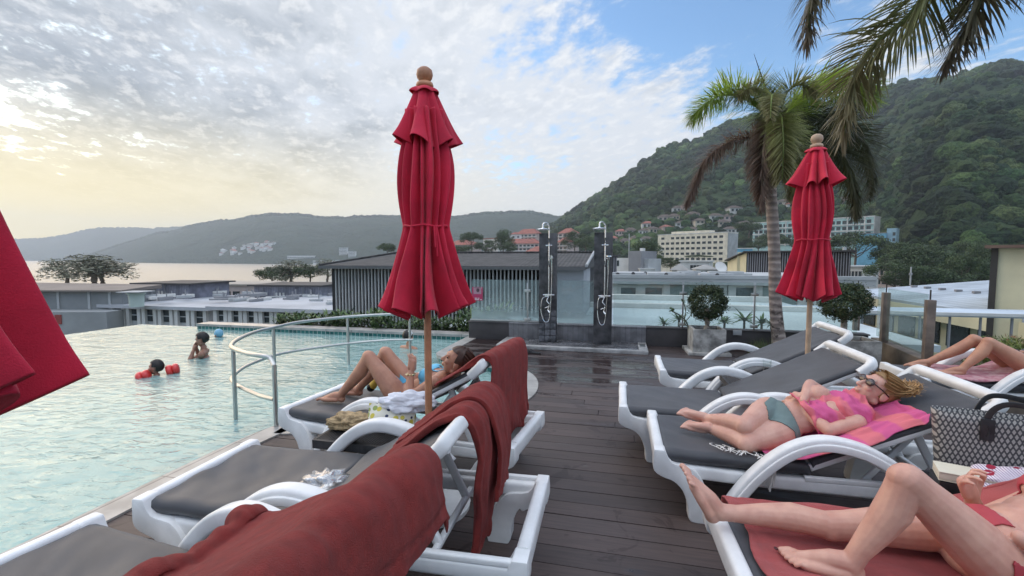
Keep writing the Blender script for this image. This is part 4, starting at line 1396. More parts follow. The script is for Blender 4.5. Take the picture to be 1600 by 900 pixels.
for i in range(460):
    a = rng.uniform(-.9, 4.0); r_ = rng.uniform(.15, 1.0)
    x0 = .078 * math.cos(a) * r_ ** .5; z0 = .03 + .088 * math.sin(a) * r_ ** .5; y0 = .055 - .10 * (1 - r_)
    if z0 < .03: y0 = min(y0, -.01)
    fl = rng.uniform(.015, .075); dx = rng.normal() * .075
    p0 = hq(x0 * .98, y0, max(z0, .0)); p1 = hq(x0 * 1.12, y0 - .085, z0 * .92 + .018); p1b = hq(x0 * 1.05 + dx * .3, -.125, z0 * .7)
    d = V((.70, -.18 + dx * 2.0, -.55)).normalized() * fl
    p2 = p1b + d * .55 + V((0, rng.normal() * .02, rng.normal() * .02)); p3 = p1b + d + V((.015, dx * .6, -.02))
    for p in (p1, p1b, p2, p3): p.z = max(p.z, .445 + (p.x - .8) * .488 + rng.uniform(0, .035))
    st.append(([p0, p1, p1b, p2, p3], rng.uniform(.004, .008), tuple([rng.uniform(.8, 1.7)] * 3)))
for i in range(26):      # locks falling past the cheek and neck
    x0 = -.078; y0 = rng.uniform(-.06, .0); 
    p0 = hq(x0, y0, .05); p1 = hq(x0 - .012, y0 - .02, -.03); p2 = p1 + V((.06, -.02, -.05)) * rng.uniform(.7, 1.3); p3 = p2 + V((.05, rng.uniform(-.04, .02), -.03))
    st.append(([p0, p1, p2, p3], .012, tuple([rng.uniform(.7, 1.7)] * 3)))
hair('hair', HAIR_BLOND, e, hq, hB, st, True, 1.0, 1.0, -.05)
g = MB()
for s in (-1, 1):
    g.ell(hq(s * .035, .084, .010), (.036, .012, .023), hB, 14, 8)
    g.tube(smooth_path([hq(s * .064, .080, .014), hq(s * .080, .03, .012), hq(s * .080, -.02, .004)], 4), .004, 6)
g.tube([hq(-.01, .094, .014), hq(.01, .094, .014)], .004, 6)
g.build('sunglasses', mk('tortoise_frame', (.035, .014, .010), .15, .3, 40, coat=.5), e, 60)
g = MB(); g.ell(hq(-.083, .004, -.035), (.006, .006, .008), None, 8, 6); g.build('earring', MAT['steel'], e, 60)

# ---- the woman with the raised knee in front
e = at_lounger('L4', 'woman with one knee raised and a bare foot past the lounger end')
g = MB()
hips = [V((.80, -.125, .505)), V((.80, .085, .505))]
add_torso(g, (.83, -.02, .515), (1.10, 0, .615), (1.26, 0, .70), hips, [V((1.22, -.175, .64)), V((1.22, .185, .64))], (-.25, 0, .97), 1.0)
add_leg(g, hips[1], (.395, .065, .475), (.012, .085, .475), .97, V((0, 0, -1)))
add_foot(g, (-.035, .085, .425), (-.150, .085, .640), (.62, 0, .55), 1, -1)
add_leg(g, hips[0], (.515, -.155, .775), (.375, -.135, .455), 1.0)
add_foot(g, (.405, -.145, .405), (.170, -.075, .410), (0, 0, 1), 1, -1)
add_arm(g, (1.22, .185, .64), (.99, .235, .47), (.90, .135, .60), .95)
add_hand(g, (.90, .135, .60), (-.35, -.15, .75), (-.5, .6, .2), -1, 1.0, .95)
add_arm(g, (1.22, -.175, .64), (1.02, -.235, .50), (.83, -.16, .62), .95)
hq, hB = add_head(g, (1.36, 0, .80), (-.75, 0, .5), (.5, 0, .8), 1.0)
bd = flesh(g, 'body', SK_PINK, e, .0042, 4)
coral = mk('coral_bikini', (.46, .055, .07), .7, .08, 6, .2, 400, .001)
arms_off = lambda co: clear_of(co, (.99, .235, .47), (.90, .135, .60), .055) & clear_of(co, (.90, .135, .60), (.86, .12, .74), .08) & clear_of(co, (1.02, -.235, .50), (.83, -.16, .62), .055) & clear_of(co, (.83, -.16, .62), (.72, -.12, .70), .08) & clear_of(co, (1.22, -.175, .64), (1.02, -.235, .50), .06) & clear_of(co, (1.22, .185, .64), (.99, .235, .47), .06)
def pr(co):
    x, y, z = co.T; ay = np.abs(y + .02)
    return arms_off(co) & (x > .775 + .03 * (ay < .05)) & (x < .865 + .02 * ay / .2) & (ay < .22) & (z > .40)
garment(bd, 'bikini_bottom', coral, e, pr)
def pr(co):
    x, y, z = co.T; return arms_off(co) & (x > 1.01) & (x < 1.11) & (z > .56) & (np.abs(y) < .19)
garment(bd, 'bikini_top', coral, e, pr)
st = [([hq(x, -.04, .06), hq(x * 1.1, -.11, .0), hq(x * 1.2, -.12, -.1)], .016, (1, 1, 1)) for x in np.linspace(-.07, .07, 16)]
hair('hair', HAIR_BROWN, e, hq, hB, st)
nails(e, [(V((.172, -.047, .427)), (-1, .3, .4))], NAIL, .0085)

# ---- the tanned knees by the glass fence
e = at_lounger('L6', 'woman with tanned bent legs lying by the glass fence, knees together')
g = MB()
hips = [V((.96, -.09, .50)), V((.96, .09, .50))]
add_torso(g, (1.0, 0, .51), (1.27, 0, .60), (1.42, 0, .69), hips, [V((1.38, -.165, .65)), V((1.38, .165, .65))], (-.3, 0, .95), .95)
add_leg(g, hips[1], (.635, .075, .715), (.30, .12, .465), .96)
add_foot(g, (.315, .12, .415), (.09, .14, .415), (0, 0, 1), 1, 1)
add_leg(g, hips[0], (.655, -.075, .715), (.44, -.11, .455), .96)
add_foot(g, (.465, -.11, .405), (.24, -.11, .405), (0, 0, 1), 1, -1)
add_arm(g, (1.38, .165, .65), (1.15, .23, .56), (1.00, .16, .60), .95); add_hand(g, (1.00, .16, .60), (-.8, -.2, .2), (.2, .2, .9), -1, .95, .5)
add_arm(g, (1.38, -.165, .65), (1.2, -.25, .52), (1.03, -.22, .48), .95); add_hand(g, (1.03, -.22, .48), (-.9, .0, -.1), (.1, -.2, .9), 1, .95, .4)
hq, hB = add_head(g, (1.52, 0, .80), (-.75, 0, .5), (.5, 0, .8), 1.0)
bd = flesh(g, 'body', SK_BROWN, e, .0052)
def pr(co):
    x, y, z = co.T; return (x > .93) & (x < 1.06) & (z > .42) & (np.abs(y) < .04 + (x - .93) * 1.4)
garment(bd, 'bikini_bottom', mk('black_bikini', (.015, .014, .016), .7, .1, 5), e, pr)
st = [([hq(x, -.04, .06), hq(x * 1.1, -.11, .0), hq(x * 1.2, -.12, -.1)], .016, (1, 1, 1)) for x in np.linspace(-.07, .07, 16)]
hair('hair', HAIR_BROWN, e, hq, hB, st)

# ---- swimmers
def swimmer(x, y, label, hc, hf, hu, mat, k=1.0, arms=None, face=None, bust=False, low=0.0, shz=.02, hairm=HAIR_BLACK, hairs=None, cap=True, capk=1.0):
    e = empty('person', (x, y, WZ), 0, label, 'person', 'people in the pool')
    g = MB(); face = V(face if face else hf); side = V((face.y, -face.x, 0)).normalized()
    nb = V((hc[0] * .4, hc[1] * .4, hc[2] - .17 * k)); sh = [nb - side * .165 * k + V((0, 0, -.05 * k)), nb + side * .165 * k + V((0, 0, -.05 * k))]
    add_torso(g, nb - V((0, 0, .55 * k)), nb - V((0, 0, .20 * k)), nb, [nb - V((0, 0, .60 * k)) - side * .09, nb - V((0, 0, .60 * k)) + side * .09], sh, V((face.x, face.y, .05)), k, bust)
    for i, (el, wr) in enumerate(arms or []):
        add_arm(g, sh[i], el, wr, k); add_hand(g, wr, V(wr) - V(el), (face.x, face.y, .3), 1 if i else -1, k, .7)
    hq, hB = add_head(g, hc, hf, hu, k)
    b_ = flesh(g, 'body', mat, e, .006, 5)
    if hairm: hair('hair', hairm, e, hq, hB, hairs or [], True, k, capk, low)
    return e, hq, hB
F = V((-.92, -.38, 0))
e, hq, hB = swimmer(-6.53, 5.97, 'dark haired teenage boy standing chest deep, hand at his mouth', (-.03, -.02, .285), (-.90, -.30, -.22), (-.12, -.05, .98), SK_DARK, .96,
                    [((-.13, .02, -.06), (-.12, -.04, .14)), ((-.10, -.20, -.06), (-.11, -.10, .13))], (-.8, -.6, 0), capk=1.08)
e, hq, hB = swimmer(-6.17, 4.89, 'dark haired child afloat between two red armbands', (-.02, 0, .10), (-.90, -.35, .05), (0, 0, 1), SK_DARK, .86,
                    [((-.07, -.15, .0), (-.2, -.16, -.06)), ((.12, .15, .03), (-.02, .2, -.06))], capk=1.08)
red = mk('red_vinyl', (.68, .035, .03), .28, .05, 5, coat=.4)
for c, d in (((-.06, -.135, .01), (.6, .35, .3)), ((.12, .125, .05), (.55, .5, .2))):
    g = MB(); d = V(d).normalized()
    for sg, r0 in ((-.035, .066), (.038, .060)):
        g.lathe([(r0 * .6, -.04), (r0 * 1.1, -.03), (r0 * 1.25, 0), (r0 * 1.1, .03), (r0 * .6, .04)], 18)
        g.v[-90:] = [V(c) + d * sg + (d.to_track_quat('Z', 'Y') @ p) for p in g.v[-90:]]
    g.build('armband', red, e, 60)
e, hq, hB = swimmer(-7.93, 7.58, 'swimmer low in the water wearing a pale blue bathing cap', (0, 0, .045), (-.9, .2, -.2), (-.1, 0, 1), SK_DARK, .95, hairm=None)
g = MB()
for j in (0,): g.ell(hq(0, -.012, .030), (.081 * .95, .100 * .95, .095 * .95), hB, 24, 16)
g.build('bathing_cap', mk('blue_cap', (.20, .42, .56), .5, .1, 8), e, 80)
st = []
e, hq, hB = swimmer(-3.66, 7.42, 'dark haired bather with a white flower in her hair beyond the umbrella pole', (0, 0, .20), (.3, .95, .05), (0, 0, 1), SK_BROWN, .95, face=(.3, .95, 0), hairm=HAIR_BLACK, capk=1.12, low=-.06)
g = MB()
c = hq(-.07, -.02, .085)
for i in range(6):
    a = i * 1.05; g.ell(c + V((.032 * math.cos(a), -.015, .032 * math.sin(a))), (.024, .012, .018), None, 8, 6)
g.build('flower', mk('white_petals', (.8, .78, .76), .6, .05, 9), e, 60)
# ------------------------------------------------------------------ towels and bags
def drape(key, name, label, cat, path, y0, y1, mat, fold=.012, freq=5., seed=0., thick=.010, nu=90, nv=70, hang=.34, s_fold=None, hem=.03, parent=None, group=None):
    """cloth laid along path (x,z points of the lounger's frame), from y0 to y1; past |y|=hang it drops over the side"""
    b = LOUNGERS[key][0]
    pts = smooth_path([(x, 0, z) for x, z in path], 10)
    L = [0]
    for a, c in zip(pts, pts[1:]): L.append(L[-1] + (c - a).length)
    T = L[-1]
    def at(s):
        s = max(0, min(T, s))
        for i in range(len(L) - 1):
            if s <= L[i + 1] or i == len(L) - 2:
                q = (s - L[i]) / max(1e-6, L[i + 1] - L[i]); p = pts[i].lerp(pts[i + 1], q)
                d = (pts[i + 1] - pts[i]).normalized(); return p, V((-d.z, 0, d.x))
    vs = []
    for i in range(nu + 1):
        for j in range(nv + 1):
            tq = j / nv
            ya = y0 + (y1 - y0) * tq
            s = T * i / nu
            s += hem * (mnoise.noise(V((ya * 5 + seed, seed, 0.5)))) * (1 - 2 * i / nu if False else (1 if i > nu / 2 else -1)) * abs(2 * i / nu - 1)
            p, n = at(s)
            fq = s_fold(i / nu) if s_fold else 1.0
            yn = ya + hem * .6 * mnoise.noise(V((s * 4, seed, ya * 2))) + .012 * fq * mnoise.noise(V((ya * 9 + seed, s * 2., 3.)))
            f1 = mnoise.noise(V((ya * freq + seed, s * 1.1 + seed * .3, seed)))
            f2 = mnoise.fractal(V((ya * freq * 2.1, s * 3.2, seed + 4)), 1, 2, 3)
            ridge = 1 - abs(f1) * 2
            f3 = mnoise.noise(V((ya * freq * 5.3 + s * 3, s * 7.0, seed + 9)))
            off = fold * fq * (ridge * .9 + f2 * .8 + .40 * f3)
            if abs(s - (T - .05)) < .011 or abs(s - .05) < .011: off -= .005
            q = p + n * max(-.004 if fq < 1.5 else -9, off + .006)
            z = q.z; y = yn
            if abs(y) > hang:
                ex = abs(y) - hang; sg = 1 if y > 0 else -1
                y = sg * (hang + ex * .25 + .02 * math.sin(s * 14 + seed)); z = q.z - ex * .95
            vs.append((q.x, y, z))
    k = nv + 1
    fs = [(i * k + j, i * k + j + 1, (i + 1) * k + j + 1, (i + 1) * k + j) for i in range(nu) for j in range(nv)]
    me = mesh_np(name, vs, fs, smooth=True)
    me = apply_mods(me, [('SOLIDIFY', dict(thickness=thick, offset=1)), ('SUBSURF', dict(levels=1, render_levels=1))])
    o = link(name, me, mat, None, b.location, (0, 0, b.rotation_euler.z))
    return tag(o, label, cat, group)
TG = 'dark red towels'
drape('Lc', 'towel', 'dark red towel over the lounger at the pool edge, bunched on its seat', 'towel',
      [(.83, .455), (.86, .525), (.91, .56), (.95, .545), (.99, .56), (1.12, .63), (1.30, .72), (1.46, .82), (1.55, .885), (1.60, .895), (1.645, .865), (1.665, .79), (1.675, .72), (1.68, .68)], -.46, .43, MAT['towel'], .022, 4.4, 1.3,
      s_fold=lambda q: 3.2 * max(0, 1 - q * 4.5) + .35 + 2.0 * max(0, q - .55), hem=.05, group=TG, hang=.395, nu=120, nv=100)
lump('towel_bunch', on('Lc', (.90, .22, .50)), (.13, .10, .055), MAT['towel'], None, None, 9.4, .2, .35, 5, .045, .30, 1.8) if False else None
drape('Lb', 'towel', 'thick red towel rolled over the lounger back, one end hanging near the deck', 'towel',
      [(1.06, .53), (1.20, .63), (1.33, .73), (1.43, .795), (1.505, .81), (1.56, .74), (1.57, .58), (1.56, .40), (1.55, .22), (1.54, .13)], -.12, .20, MAT['towel'], .020, 6, 7.7, thick=.03,
      s_fold=lambda q: .9 + .6 * max(0, q - .5), hem=.07, group=TG)
drape('Lb', 'towel', 'second fold of red towel laid inside the thick rolled one', 'towel',
      [(1.10, .58), (1.28, .715), (1.42, .82), (1.51, .84), (1.585, .77), (1.62, .60), (1.615, .44), (1.61, .34)], .06, .30, MAT['towel'], .016, 6, 3.1, thick=.022,
      s_fold=lambda q: .8, hem=.05, group=TG)
drape('La', 'towel', 'red towel hung in folds over the reading woman\'s lounger back', 'towel',
      [(1.25, .665), (1.33, .715), (1.43, .775), (1.53, .845), (1.60, .89), (1.665, .885), (1.685, .79), (1.685, .62), (1.68, .44), (1.675, .24)], -.37, .385, MAT['towel'], .020, 7.5, 5.2,
      s_fold=lambda q: .3 + 2.3 * max(0, q - .58), hem=.09, group=TG)
drape('L4', 'towel', 'coral towel spread under the woman with the raised knee', 'towel',
      [(.09, .402), (.4, .400), (.72, .402), (.84, .43), (1.1, .555), (1.4, .69)], -.40, .40, MAT['towel_coral'], .014, 5, 2.2, hang=.355, s_fold=lambda q: .7, hem=.05)
m, tt, b = nt('striped_pink')
co = objco(tt); s_ = nn(tt, 'ShaderNodeSeparateXYZ'); tt.links.new(co, s_.inputs[0])
st_ = mth(tt, 'SINE', mth(tt, 'MULTIPLY', mth(tt, 'ADD', s_.outputs[0], mth(tt, 'MULTIPLY', s_.outputs[1], .35)), 34))
tt.links.new(mixc(tt, (.60, .10, .25), (.66, .16, .19), ramp(tt, st_, -.3, .3)), b.inputs['Base Color']); b.inputs['Roughness'].default_value = .9
bump(tt, b, tex_noise(tt, 300, 3, .6, co), .5, .003)
MAT['pinkstripe'] = m
drape('L3', 'beach_wrap', 'pink and orange striped wrap spread under the sleeping blonde woman', 'wrap',
      [(.60, .402), (.74, .405), (.84, .43), (1.1, .555), (1.25, .628), (1.36, .68)], -.34, .05, m, .012, 5, 8.2, hang=.36, s_fold=lambda q: .6 + 2.2 * q, hem=.14, thick=.005)
# the wrap pulled over her chest and shoulder
bl = LOUNGERS['L3'][0]
vs = []; nu, nv = 44, 50
for i in range(nu + 1):
    for j in range(nv + 1):
        u = i / nu; v = j / nv
        x = .865 + .29 * u + .05 * mnoise.noise(V((v * 4, u * 1.5, 1))) + .05 * math.sin(v * 3.0 + 1.6) * (1 - u)
        ang = R(-40 + 20 * mnoise.noise(V((u * 4, 2, 2))) + 138 * v)               # from the near side up and over to the far side
        rx = .172 + .022 * math.sin(u * math.pi); rz = .138
        cy, cz = .005, .525 + u * .05
        w_ = .026 * mnoise.fractal(V((u * 5, v * 4, 2.2)), 1, 2, 3) + .012 * (1 - abs(mnoise.noise(V((u * 7 + v * 3, v * 2, 5)))) * 3)
        y = cy - (rx + w_) * math.cos(ang) ; z = cz + (rz + w_) * math.sin(ang)
        vs.append((x, y, z))
k = nv + 1
fs = [(i * k + j, i * k + j + 1, (i + 1) * k + j + 1, (i + 1) * k + j) for i in range(nu) for j in range(nv)]
me = apply_mods(mesh_np('wrap_cover', vs, fs, smooth=True), [('SOLIDIFY', dict(thickness=.005, offset=1))])
o = link('chest_wrap', me, MAT['pinkstripe'], None, bl.location, (0, 0, bl.rotation_euler.z))
tag(o, 'pink and orange wrap pulled over the blonde woman\'s chest', 'wrap')
g = MB()
for i in range(26):
    x = .34 + i * .012 + rng.uniform(-.01, .01); y = -.18 - .010 * i * .5 + rng.uniform(-.02, .02)
    p = V((x, y - .02, .408)); g.tube(smooth_path([p, p + V((rng.uniform(-.03, .03), -.03, .006)), p + V((rng.uniform(-.05, .05), -.07, .004))], 3), .0024, 5)
for i in range(8):
    x = .57 + rng.uniform(0, .07); p = V((x, -.345, .40)); g.tube(smooth_path([p, p + V((rng.uniform(-.01, .01), -.02, -.05)), p + V((rng.uniform(-.02, .02), -.022, -.12 - rng.uniform(0, .05)))], 3), .005, 5)
o = g.build('wrap_fringe', mk('white_fringe', (.72, .70, .66), .9, .08, 9), None, 60, loc=bl.location); tag(o, 'knotted white fringe at the foot of the pink wrap', 'fringe')
drape('L6', 'towel', 'pinkish print towel under the tanned bent legs by the fence', 'towel',
      [(.30, .402), (.6, .402), (.82, .425), (1.1, .56)], -.36, .30, mk('pink_print', (.36, .12, .16), .95, .3, 12, .6, 300, .004, col2=(.55, .36, .36)), .016, 6, 6.1, s_fold=lambda q: 1., hem=.05)

# ---- things on the rattan table
def lump(name, c, r, mat, label, cat, seed, rz=0, amp=.25, sub=4, flat=None, sharp=0.0, fr=2.0, parent=None):
    v, f = ico(sub); out = []
    for p in v:
        n = mnoise.fractal(V(p) * fr + V((seed, seed * 2, 0)), 1, 2, 4)
        rd = 1 - abs(mnoise.noise(V(p) * fr * 1.7 + V((0, seed, 3)))) * 2
        q = V(p) * (1 + amp * n + sharp * rd)
        q = V((q.x * r[0], q.y * r[1], q.z * r[2]))
        if flat is not None: q.z = max(q.z, -flat)
        out.append(q[:])
    me = mesh_np(name, np.array(out), f, smooth=True)
    o = link(name, me, mat, parent, c, (0, 0, rz)); return tag(o, label, cat) if label else o
TZ = .42
lump('crochet_pouch', (-1.655, 2.53, TZ + .043), (.135, .075, .055), mk('crochet', (.50, .36, .20), .95, .25, 25, 1., 130, .01), 'beige crochet pouch slumped on the rattan table', 'pouch', 3.3, R(15), .35, 5, .042, .06, 2.2)
# dotted zip bag: a wedge with soft sides
m, tt, b = nt('dotted_cloth')
co = objco(tt); vo = nn(tt, 'ShaderNodeTexVoronoi'); vo.inputs['Scale'].default_value = 26; vo.inputs['Randomness'].default_value = .75; tt.links.new(co, vo.inputs['Vector'])
sepc = nn(tt, 'ShaderNodeSeparateColor'); tt.links.new(vo.outputs['Color'], sepc.inputs[0])
dotc = mixc(tt, (.62, .52, .08), (.03, .045, .11), ramp(tt, sepc.outputs[0], .55, .56)); dotc = mixc(tt, dotc, (.30, .36, .10), ramp(tt, sepc.outputs[1], .8, .81))
tt.links.new(mixc(tt, dotc, (.74, .71, .60), ramp(tt, vo.outputs['Distance'], .40, .46)), b.inputs['Base Color']); b.inputs['Roughness'].default_value = .75
g = MB(); n = 22; vs = []; fs = []
for i in range(n + 1):
    x = -.15 + .30 * i / n; e_ = 1 - (2 * i / n - 1) ** 6
    for j in range(17):
        a = 2 * math.pi * j / 16; w_ = .055 * e_ * (1 - .75 * max(0, math.sin(a)))
        vs.append(V((x + .008 * mnoise.noise(V((a, x * 9, 2))), w_ * math.cos(a) + .010 * mnoise.noise(V((x * 14, a, 1))), .082 + .080 * math.sin(a) * (1 - .05 * mnoise.noise(V((x * 12, 4, a)))))))
for i in range(n):
    for j in range(16): fs.append((i * 17 + j, i * 17 + j + 1, (i + 1) * 17 + j + 1, (i + 1) * 17 + j))
g.add(vs, fs)
o = g.build('zip_bag', m, None, 70, loc=(-1.385, 2.55, TZ + .004), rot=(R(-14), 0, R(12))); tag(o, 'cream zip bag with yellow and navy dots on the rattan table', 'zip bag')
lump('white_cloth', (-1.30, 2.60, TZ + .165), (.15, .065, .065), mk('white_cotton', (.78, .78, .82), .85, .06, 7, .3, 200), 'crumpled white cloth thrown over the dotted zip bag', 'cloth', 8.1, R(14), .45, 5, .05, .05, 1.5)
# crumpled clear bag
m = bpy.data.materials.new('clear_plastic'); m.use_nodes = True; tt = m.node_tree
for n_ in list(tt.nodes): tt.nodes.remove(n_)
o_ = nn(tt, 'ShaderNodeOutputMaterial'); a1 = nn(tt, 'ShaderNodeBsdfTransparent'); a2 = nn(tt, 'ShaderNodeBsdfGlossy'); a2.inputs['Roughness'].default_value = .12; a3 = nn(tt, 'ShaderNodeBsdfDiffuse'); a3.inputs[0].default_value = (.75, .75, .76, 1)
x1 = nn(tt, 'ShaderNodeMixShader'); x1.inputs[0].default_value = .40; tt.links.new(a1.outputs[0], x1.inputs[1]); tt.links.new(a2.outputs[0], x1.inputs[2])
x2 = nn(tt, 'ShaderNodeMixShader'); x2.inputs[0].default_value = .22; tt.links.new(x1.outputs[0], x2.inputs[1]); tt.links.new(a3.outputs[0], x2.inputs[2]); tt.links.new(x2.outputs[0], o_.inputs[0])
lump('plastic_bag', on('Lb', (.84, -.13, .43)), (.10, .085, .05), m, 'crumpled clear plastic bag lying on the wrinkled sling', 'plastic bag', 5.5, .3, .5, 4, .03, .4, 2.6)
lump('bag_contents', on('Lb', (.87, -.15, .42)), (.05, .04, .025), mk('pale_cream', (.60, .57, .48), .7, .2, 20), 'cream snack wrapper inside the clear plastic bag', 'wrapper', 2.5, .3, .4, 4, .02, .2)
# small yellow float behind her knees
g = MB(); g.tube(smooth_path([(0, 0, 0), (.05, .0, .07), (.11, .01, .12), (.16, .02, .13)], 6), [.032] * 19, 12)
e = empty('pool_float', on('La', (.40, .22, .44)), R(10), 'small yellow float with a dark end behind the bent knees', 'float')
g.build('tube', mk('yellow_foam', (.62, .42, .06), .6, .1, 9), e, 60); g = MB(); g.ell((-.01, 0, -.005), (.034, .034, .036), None); g.build('end_cap', HAIR_BLACK, e, 60)

# ---- drinking glass
e = empty('drinking_glass', (1.31, 4.55, .42), 0, 'tall drinking glass with dregs of pink drink on the table', 'glass')
g = MB(); g.lathe([(.028, .0), (.030, .004), (.036, .15), (.034, .15), (.0275, .012), (.004, .010)], 24, caps=True); g.build('tumbler', MAT['glassclear'], e, 50)
g = MB(); g.lathe([(.004, .0125), (.0265, .0125), (.0295, .05), (.004, .052)], 20); g.build('drink', mk('pink_drink', (.45, .22, .20), .3, .2, 30), e, 50)

# ---- the third rattan table with the tote
side_table(1.70, 2.45, 0, 'dark rattan side table under the woven tote bag', .60, .40, .44)
m, tt, b = nt('woven_check')
co = objco(tt); mpp = nn(tt, 'ShaderNodeMapping'); mpp.inputs['Scale'].default_value = (1, .01, 1); tt.links.new(co, mpp.inputs[0])
s_ = nn(tt, 'ShaderNodeSeparateXYZ'); tt.links.new(co, s_.inputs[0])
u_ = mth(tt, 'MULTIPLY', s_.outputs[0], 52.); v_ = mth(tt, 'MULTIPLY', s_.outputs[2], 46.)
row = mth(tt, 'FLOOR', v_); fv = mth(tt, 'FRACT', v_)
fu = mth(tt, 'FRACT', mth(tt, 'ADD', u_, mth(tt, 'MULTIPLY', row, .5)))
dd = mth(tt, 'ADD', mth(tt, 'ABSOLUTE', mth(tt, 'SUBTRACT', fu, .5)), mth(tt, 'MULTIPLY', mth(tt, 'ABSOLUTE', mth(tt, 'SUBTRACT', fv, .5)), .55))
chk = ramp(tt, dd, .30, .40)
tt.links.new(mixc(tt, (.38, .36, .33), (.055, .055, .06), chk), b.inputs['Base Color']); b.inputs['Roughness'].default_value = .6
bump(tt, b, chk, -.8, .006)
e = empty('tote_bag', (1.775, 2.53, .444), R(-14), 'black and white woven tote bag with a dark leather handle', 'tote bag')
g = MB(); n = 26; vs = []; fs = []
for i in range(9):
    z = .33 * i / 8; w0 = .27 + .03 * i / 8; d0 = .065 - .012 * i / 8
    for j in range(n):
        a = 2 * math.pi * j / n; c_, s2 = math.cos(a), math.sin(a)
        vs.append(V((w0 * (1 if c_ > 0 else -1) * abs(c_) ** .35, d0 * (1 if s2 > 0 else -1) * abs(s2) ** .45, z)))
for i in range(8):
    for j in range(n): fs.append((i * n + j, i * n + (j + 1) % n, (i + 1) * n + (j + 1) % n, (i + 1) * n + j))
fs.append(tuple(range(n - 1, -1, -1)))
g.add(vs, fs); me = apply_mods(g.mesh('bag_body', 50), [('SOLIDIFY', dict(thickness=.006, offset=-1))]); link('bag_body', me, m, e)
lea = mk('black_leather', (.02, .02, .022), .45, .2, 20)
for s in (-1, 1):
    g = MB(); g.rbar(smooth_path([(-.12, s * .060, .24), (-.115, s * .058, .34), (-.06, s * .075, .40), (.06, s * .085, .385), (.115, s * .062, .33), (.12, s * .060, .23)], 6), .006, .024, .002, up=V((0, 1, 0)) if False else V((0, 0, 1))); g.build('handle', lea, e)
g = MB()
for s in (-1, 1):
    g = MB(); g.box((s * .12, -.064, .27), (.05, .008, .10)); g.build('leather_patch', lea, e, bevel=.003)
e = empty('paperback', (1.50, 2.38, .52), R(-20), 'cream paperback lying on a dark case in front of the tote', 'book')
g = MB(); g.box((0, 0, .018), (.20, .13, .03)); g.build('page_block', mk('cream_paper', (.66, .60, .48), .8, .05, 6), e, bevel=.002); g = MB(); g.box((0.002, 0, .036), (.205, .135, .003)); g.box((0.002, 0, .0), (.205, .135, .003)); g.build('cover', mk('cream_card', (.70, .65, .52), .5, .05, 6), e)
g = MB(); g.box((0, 0, .037), (.22, .15, .07)); o = g.build('case', lea, None, bevel=.008, loc=(1.51, 2.39, .442), rot=(0, 0, R(-16))); tag(o, 'small dark case under the cream paperback', 'case')
m, tt, b = nt('cherry_stripe')
co = objco(tt); s_ = nn(tt, 'ShaderNodeSeparateXYZ'); tt.links.new(co, s_.inputs[0])
st_ = mth(tt, 'SINE', mth(tt, 'MULTIPLY', mth(tt, 'ADD', s_.outputs[0], mth(tt, 'MULTIPLY', s_.outputs[2], .9)), 520))
vo = nn(tt, 'ShaderNodeTexVoronoi'); vo.inputs['Scale'].default_value = 17; tt.links.new(co, vo.inputs['Vector'])
tt.links.new(mixc(tt, (.30, .015, .045), mixc(tt, (.70, .66, .70), (.28, .17, .30), ramp(tt, st_, .35, .6)), ramp(tt, vo.outputs['Distance'], .27, .33)), b.inputs['Base Color']); b.inputs['Roughness'].default_value = .9
lump('sundress', (1.70, 2.33, .50), (.22, .13, .085), m, 'white sundress with thin purple stripes and red flowers, heaped before the tote', 'dress', 4.1, R(-12), .35, 5, .056, .14, 1.9)
# ---- flip-flops
def flop(x, y, rz, label):
    e = empty('flip_flop', (x, y, 0), R(rz), label, 'sandal', 'pair of black flip-flops'); rub = lea
    g = MB(); pl = smooth_path([(.0, -.13, 0), (.035, -.11, 0), (.036, -.03, 0), (.046, .06, 0), (.034, .125, 0), (.0, .135, 0), (-.036, .11, 0), (-.042, .05, 0), (-.032, -.04, 0), (-.032, -.11, 0), (.0, -.13, 0)], 3)
    g.prism([(p.x, p.y) for p in pl[:-1]], 'z', .002, .02); g.build('sole', rub, e)
    for s in (-1, 1):
        g = MB(); g.tube(smooth_path([(0, .085, .02), (s * .02, .05, .05), (s * .038, -.005, .02)], 5), .007, 6); g.build('strap', rub, e)
flop(-1.50, 7.10, 80, 'black flip-flop lying at the shower kerb'); flop(-1.33, 7.02, 75, 'black flip-flop lying at the shower kerb')
# ------------------------------------------------------------------ buildings
PAINT = {}
def paint(name, col, rough=.8, var=.10, sc=.35):
    if name not in PAINT: PAINT[name] = mk(name, col, rough, var, sc, .15, 6, .01)
    return PAINT[name]
WIN = mk('window_glass', (.035, .045, .05), .12, .3, 1.5)
WING = mk('pale_window_glass', (.10, .13, .13), .1, .3, 1.5)
def tile_mat(name, c1, c2, sx, sy):
    m, t, b = nt(name); co = objco(t); wv = nn(t, 'ShaderNodeTexWave'); wv.inputs['Scale'].default_value = sx; wv.inputs['Distortion'].default_value = .4
    t.links.new(co, wv.inputs['Vector'])
    t.links.new(mixc(t, mixc(t, c1, c2, wv.outputs['Fac']), mixc(t, (1.25, 1.25, 1.25), (.65, .65, .65), ramp(t, tex_noise(t, sy, 5, .65, co), .3, .7)), 1., 'MULTIPLY'), b.inputs['Base Color'])
    b.inputs['Roughness'].default_value = .85; bump(t, b, wv.outputs['Fac'], .4, .02); return m
RED = tile_mat('red_roof', (.34, .12, .09), (.26, .09, .07), 1.2, .5)
BROWN = tile_mat('brown_roof', (.13, .095, .075), (.09, .065, .055), 1.2, .5)
SHINGLE = tile_mat('grey_shingle', (.075, .072, .070), (.05, .048, .048), 3., 4.)
METAL = tile_mat('blue_grey_sheet', (.42, .47, .52), (.36, .41, .46), .8, .3)


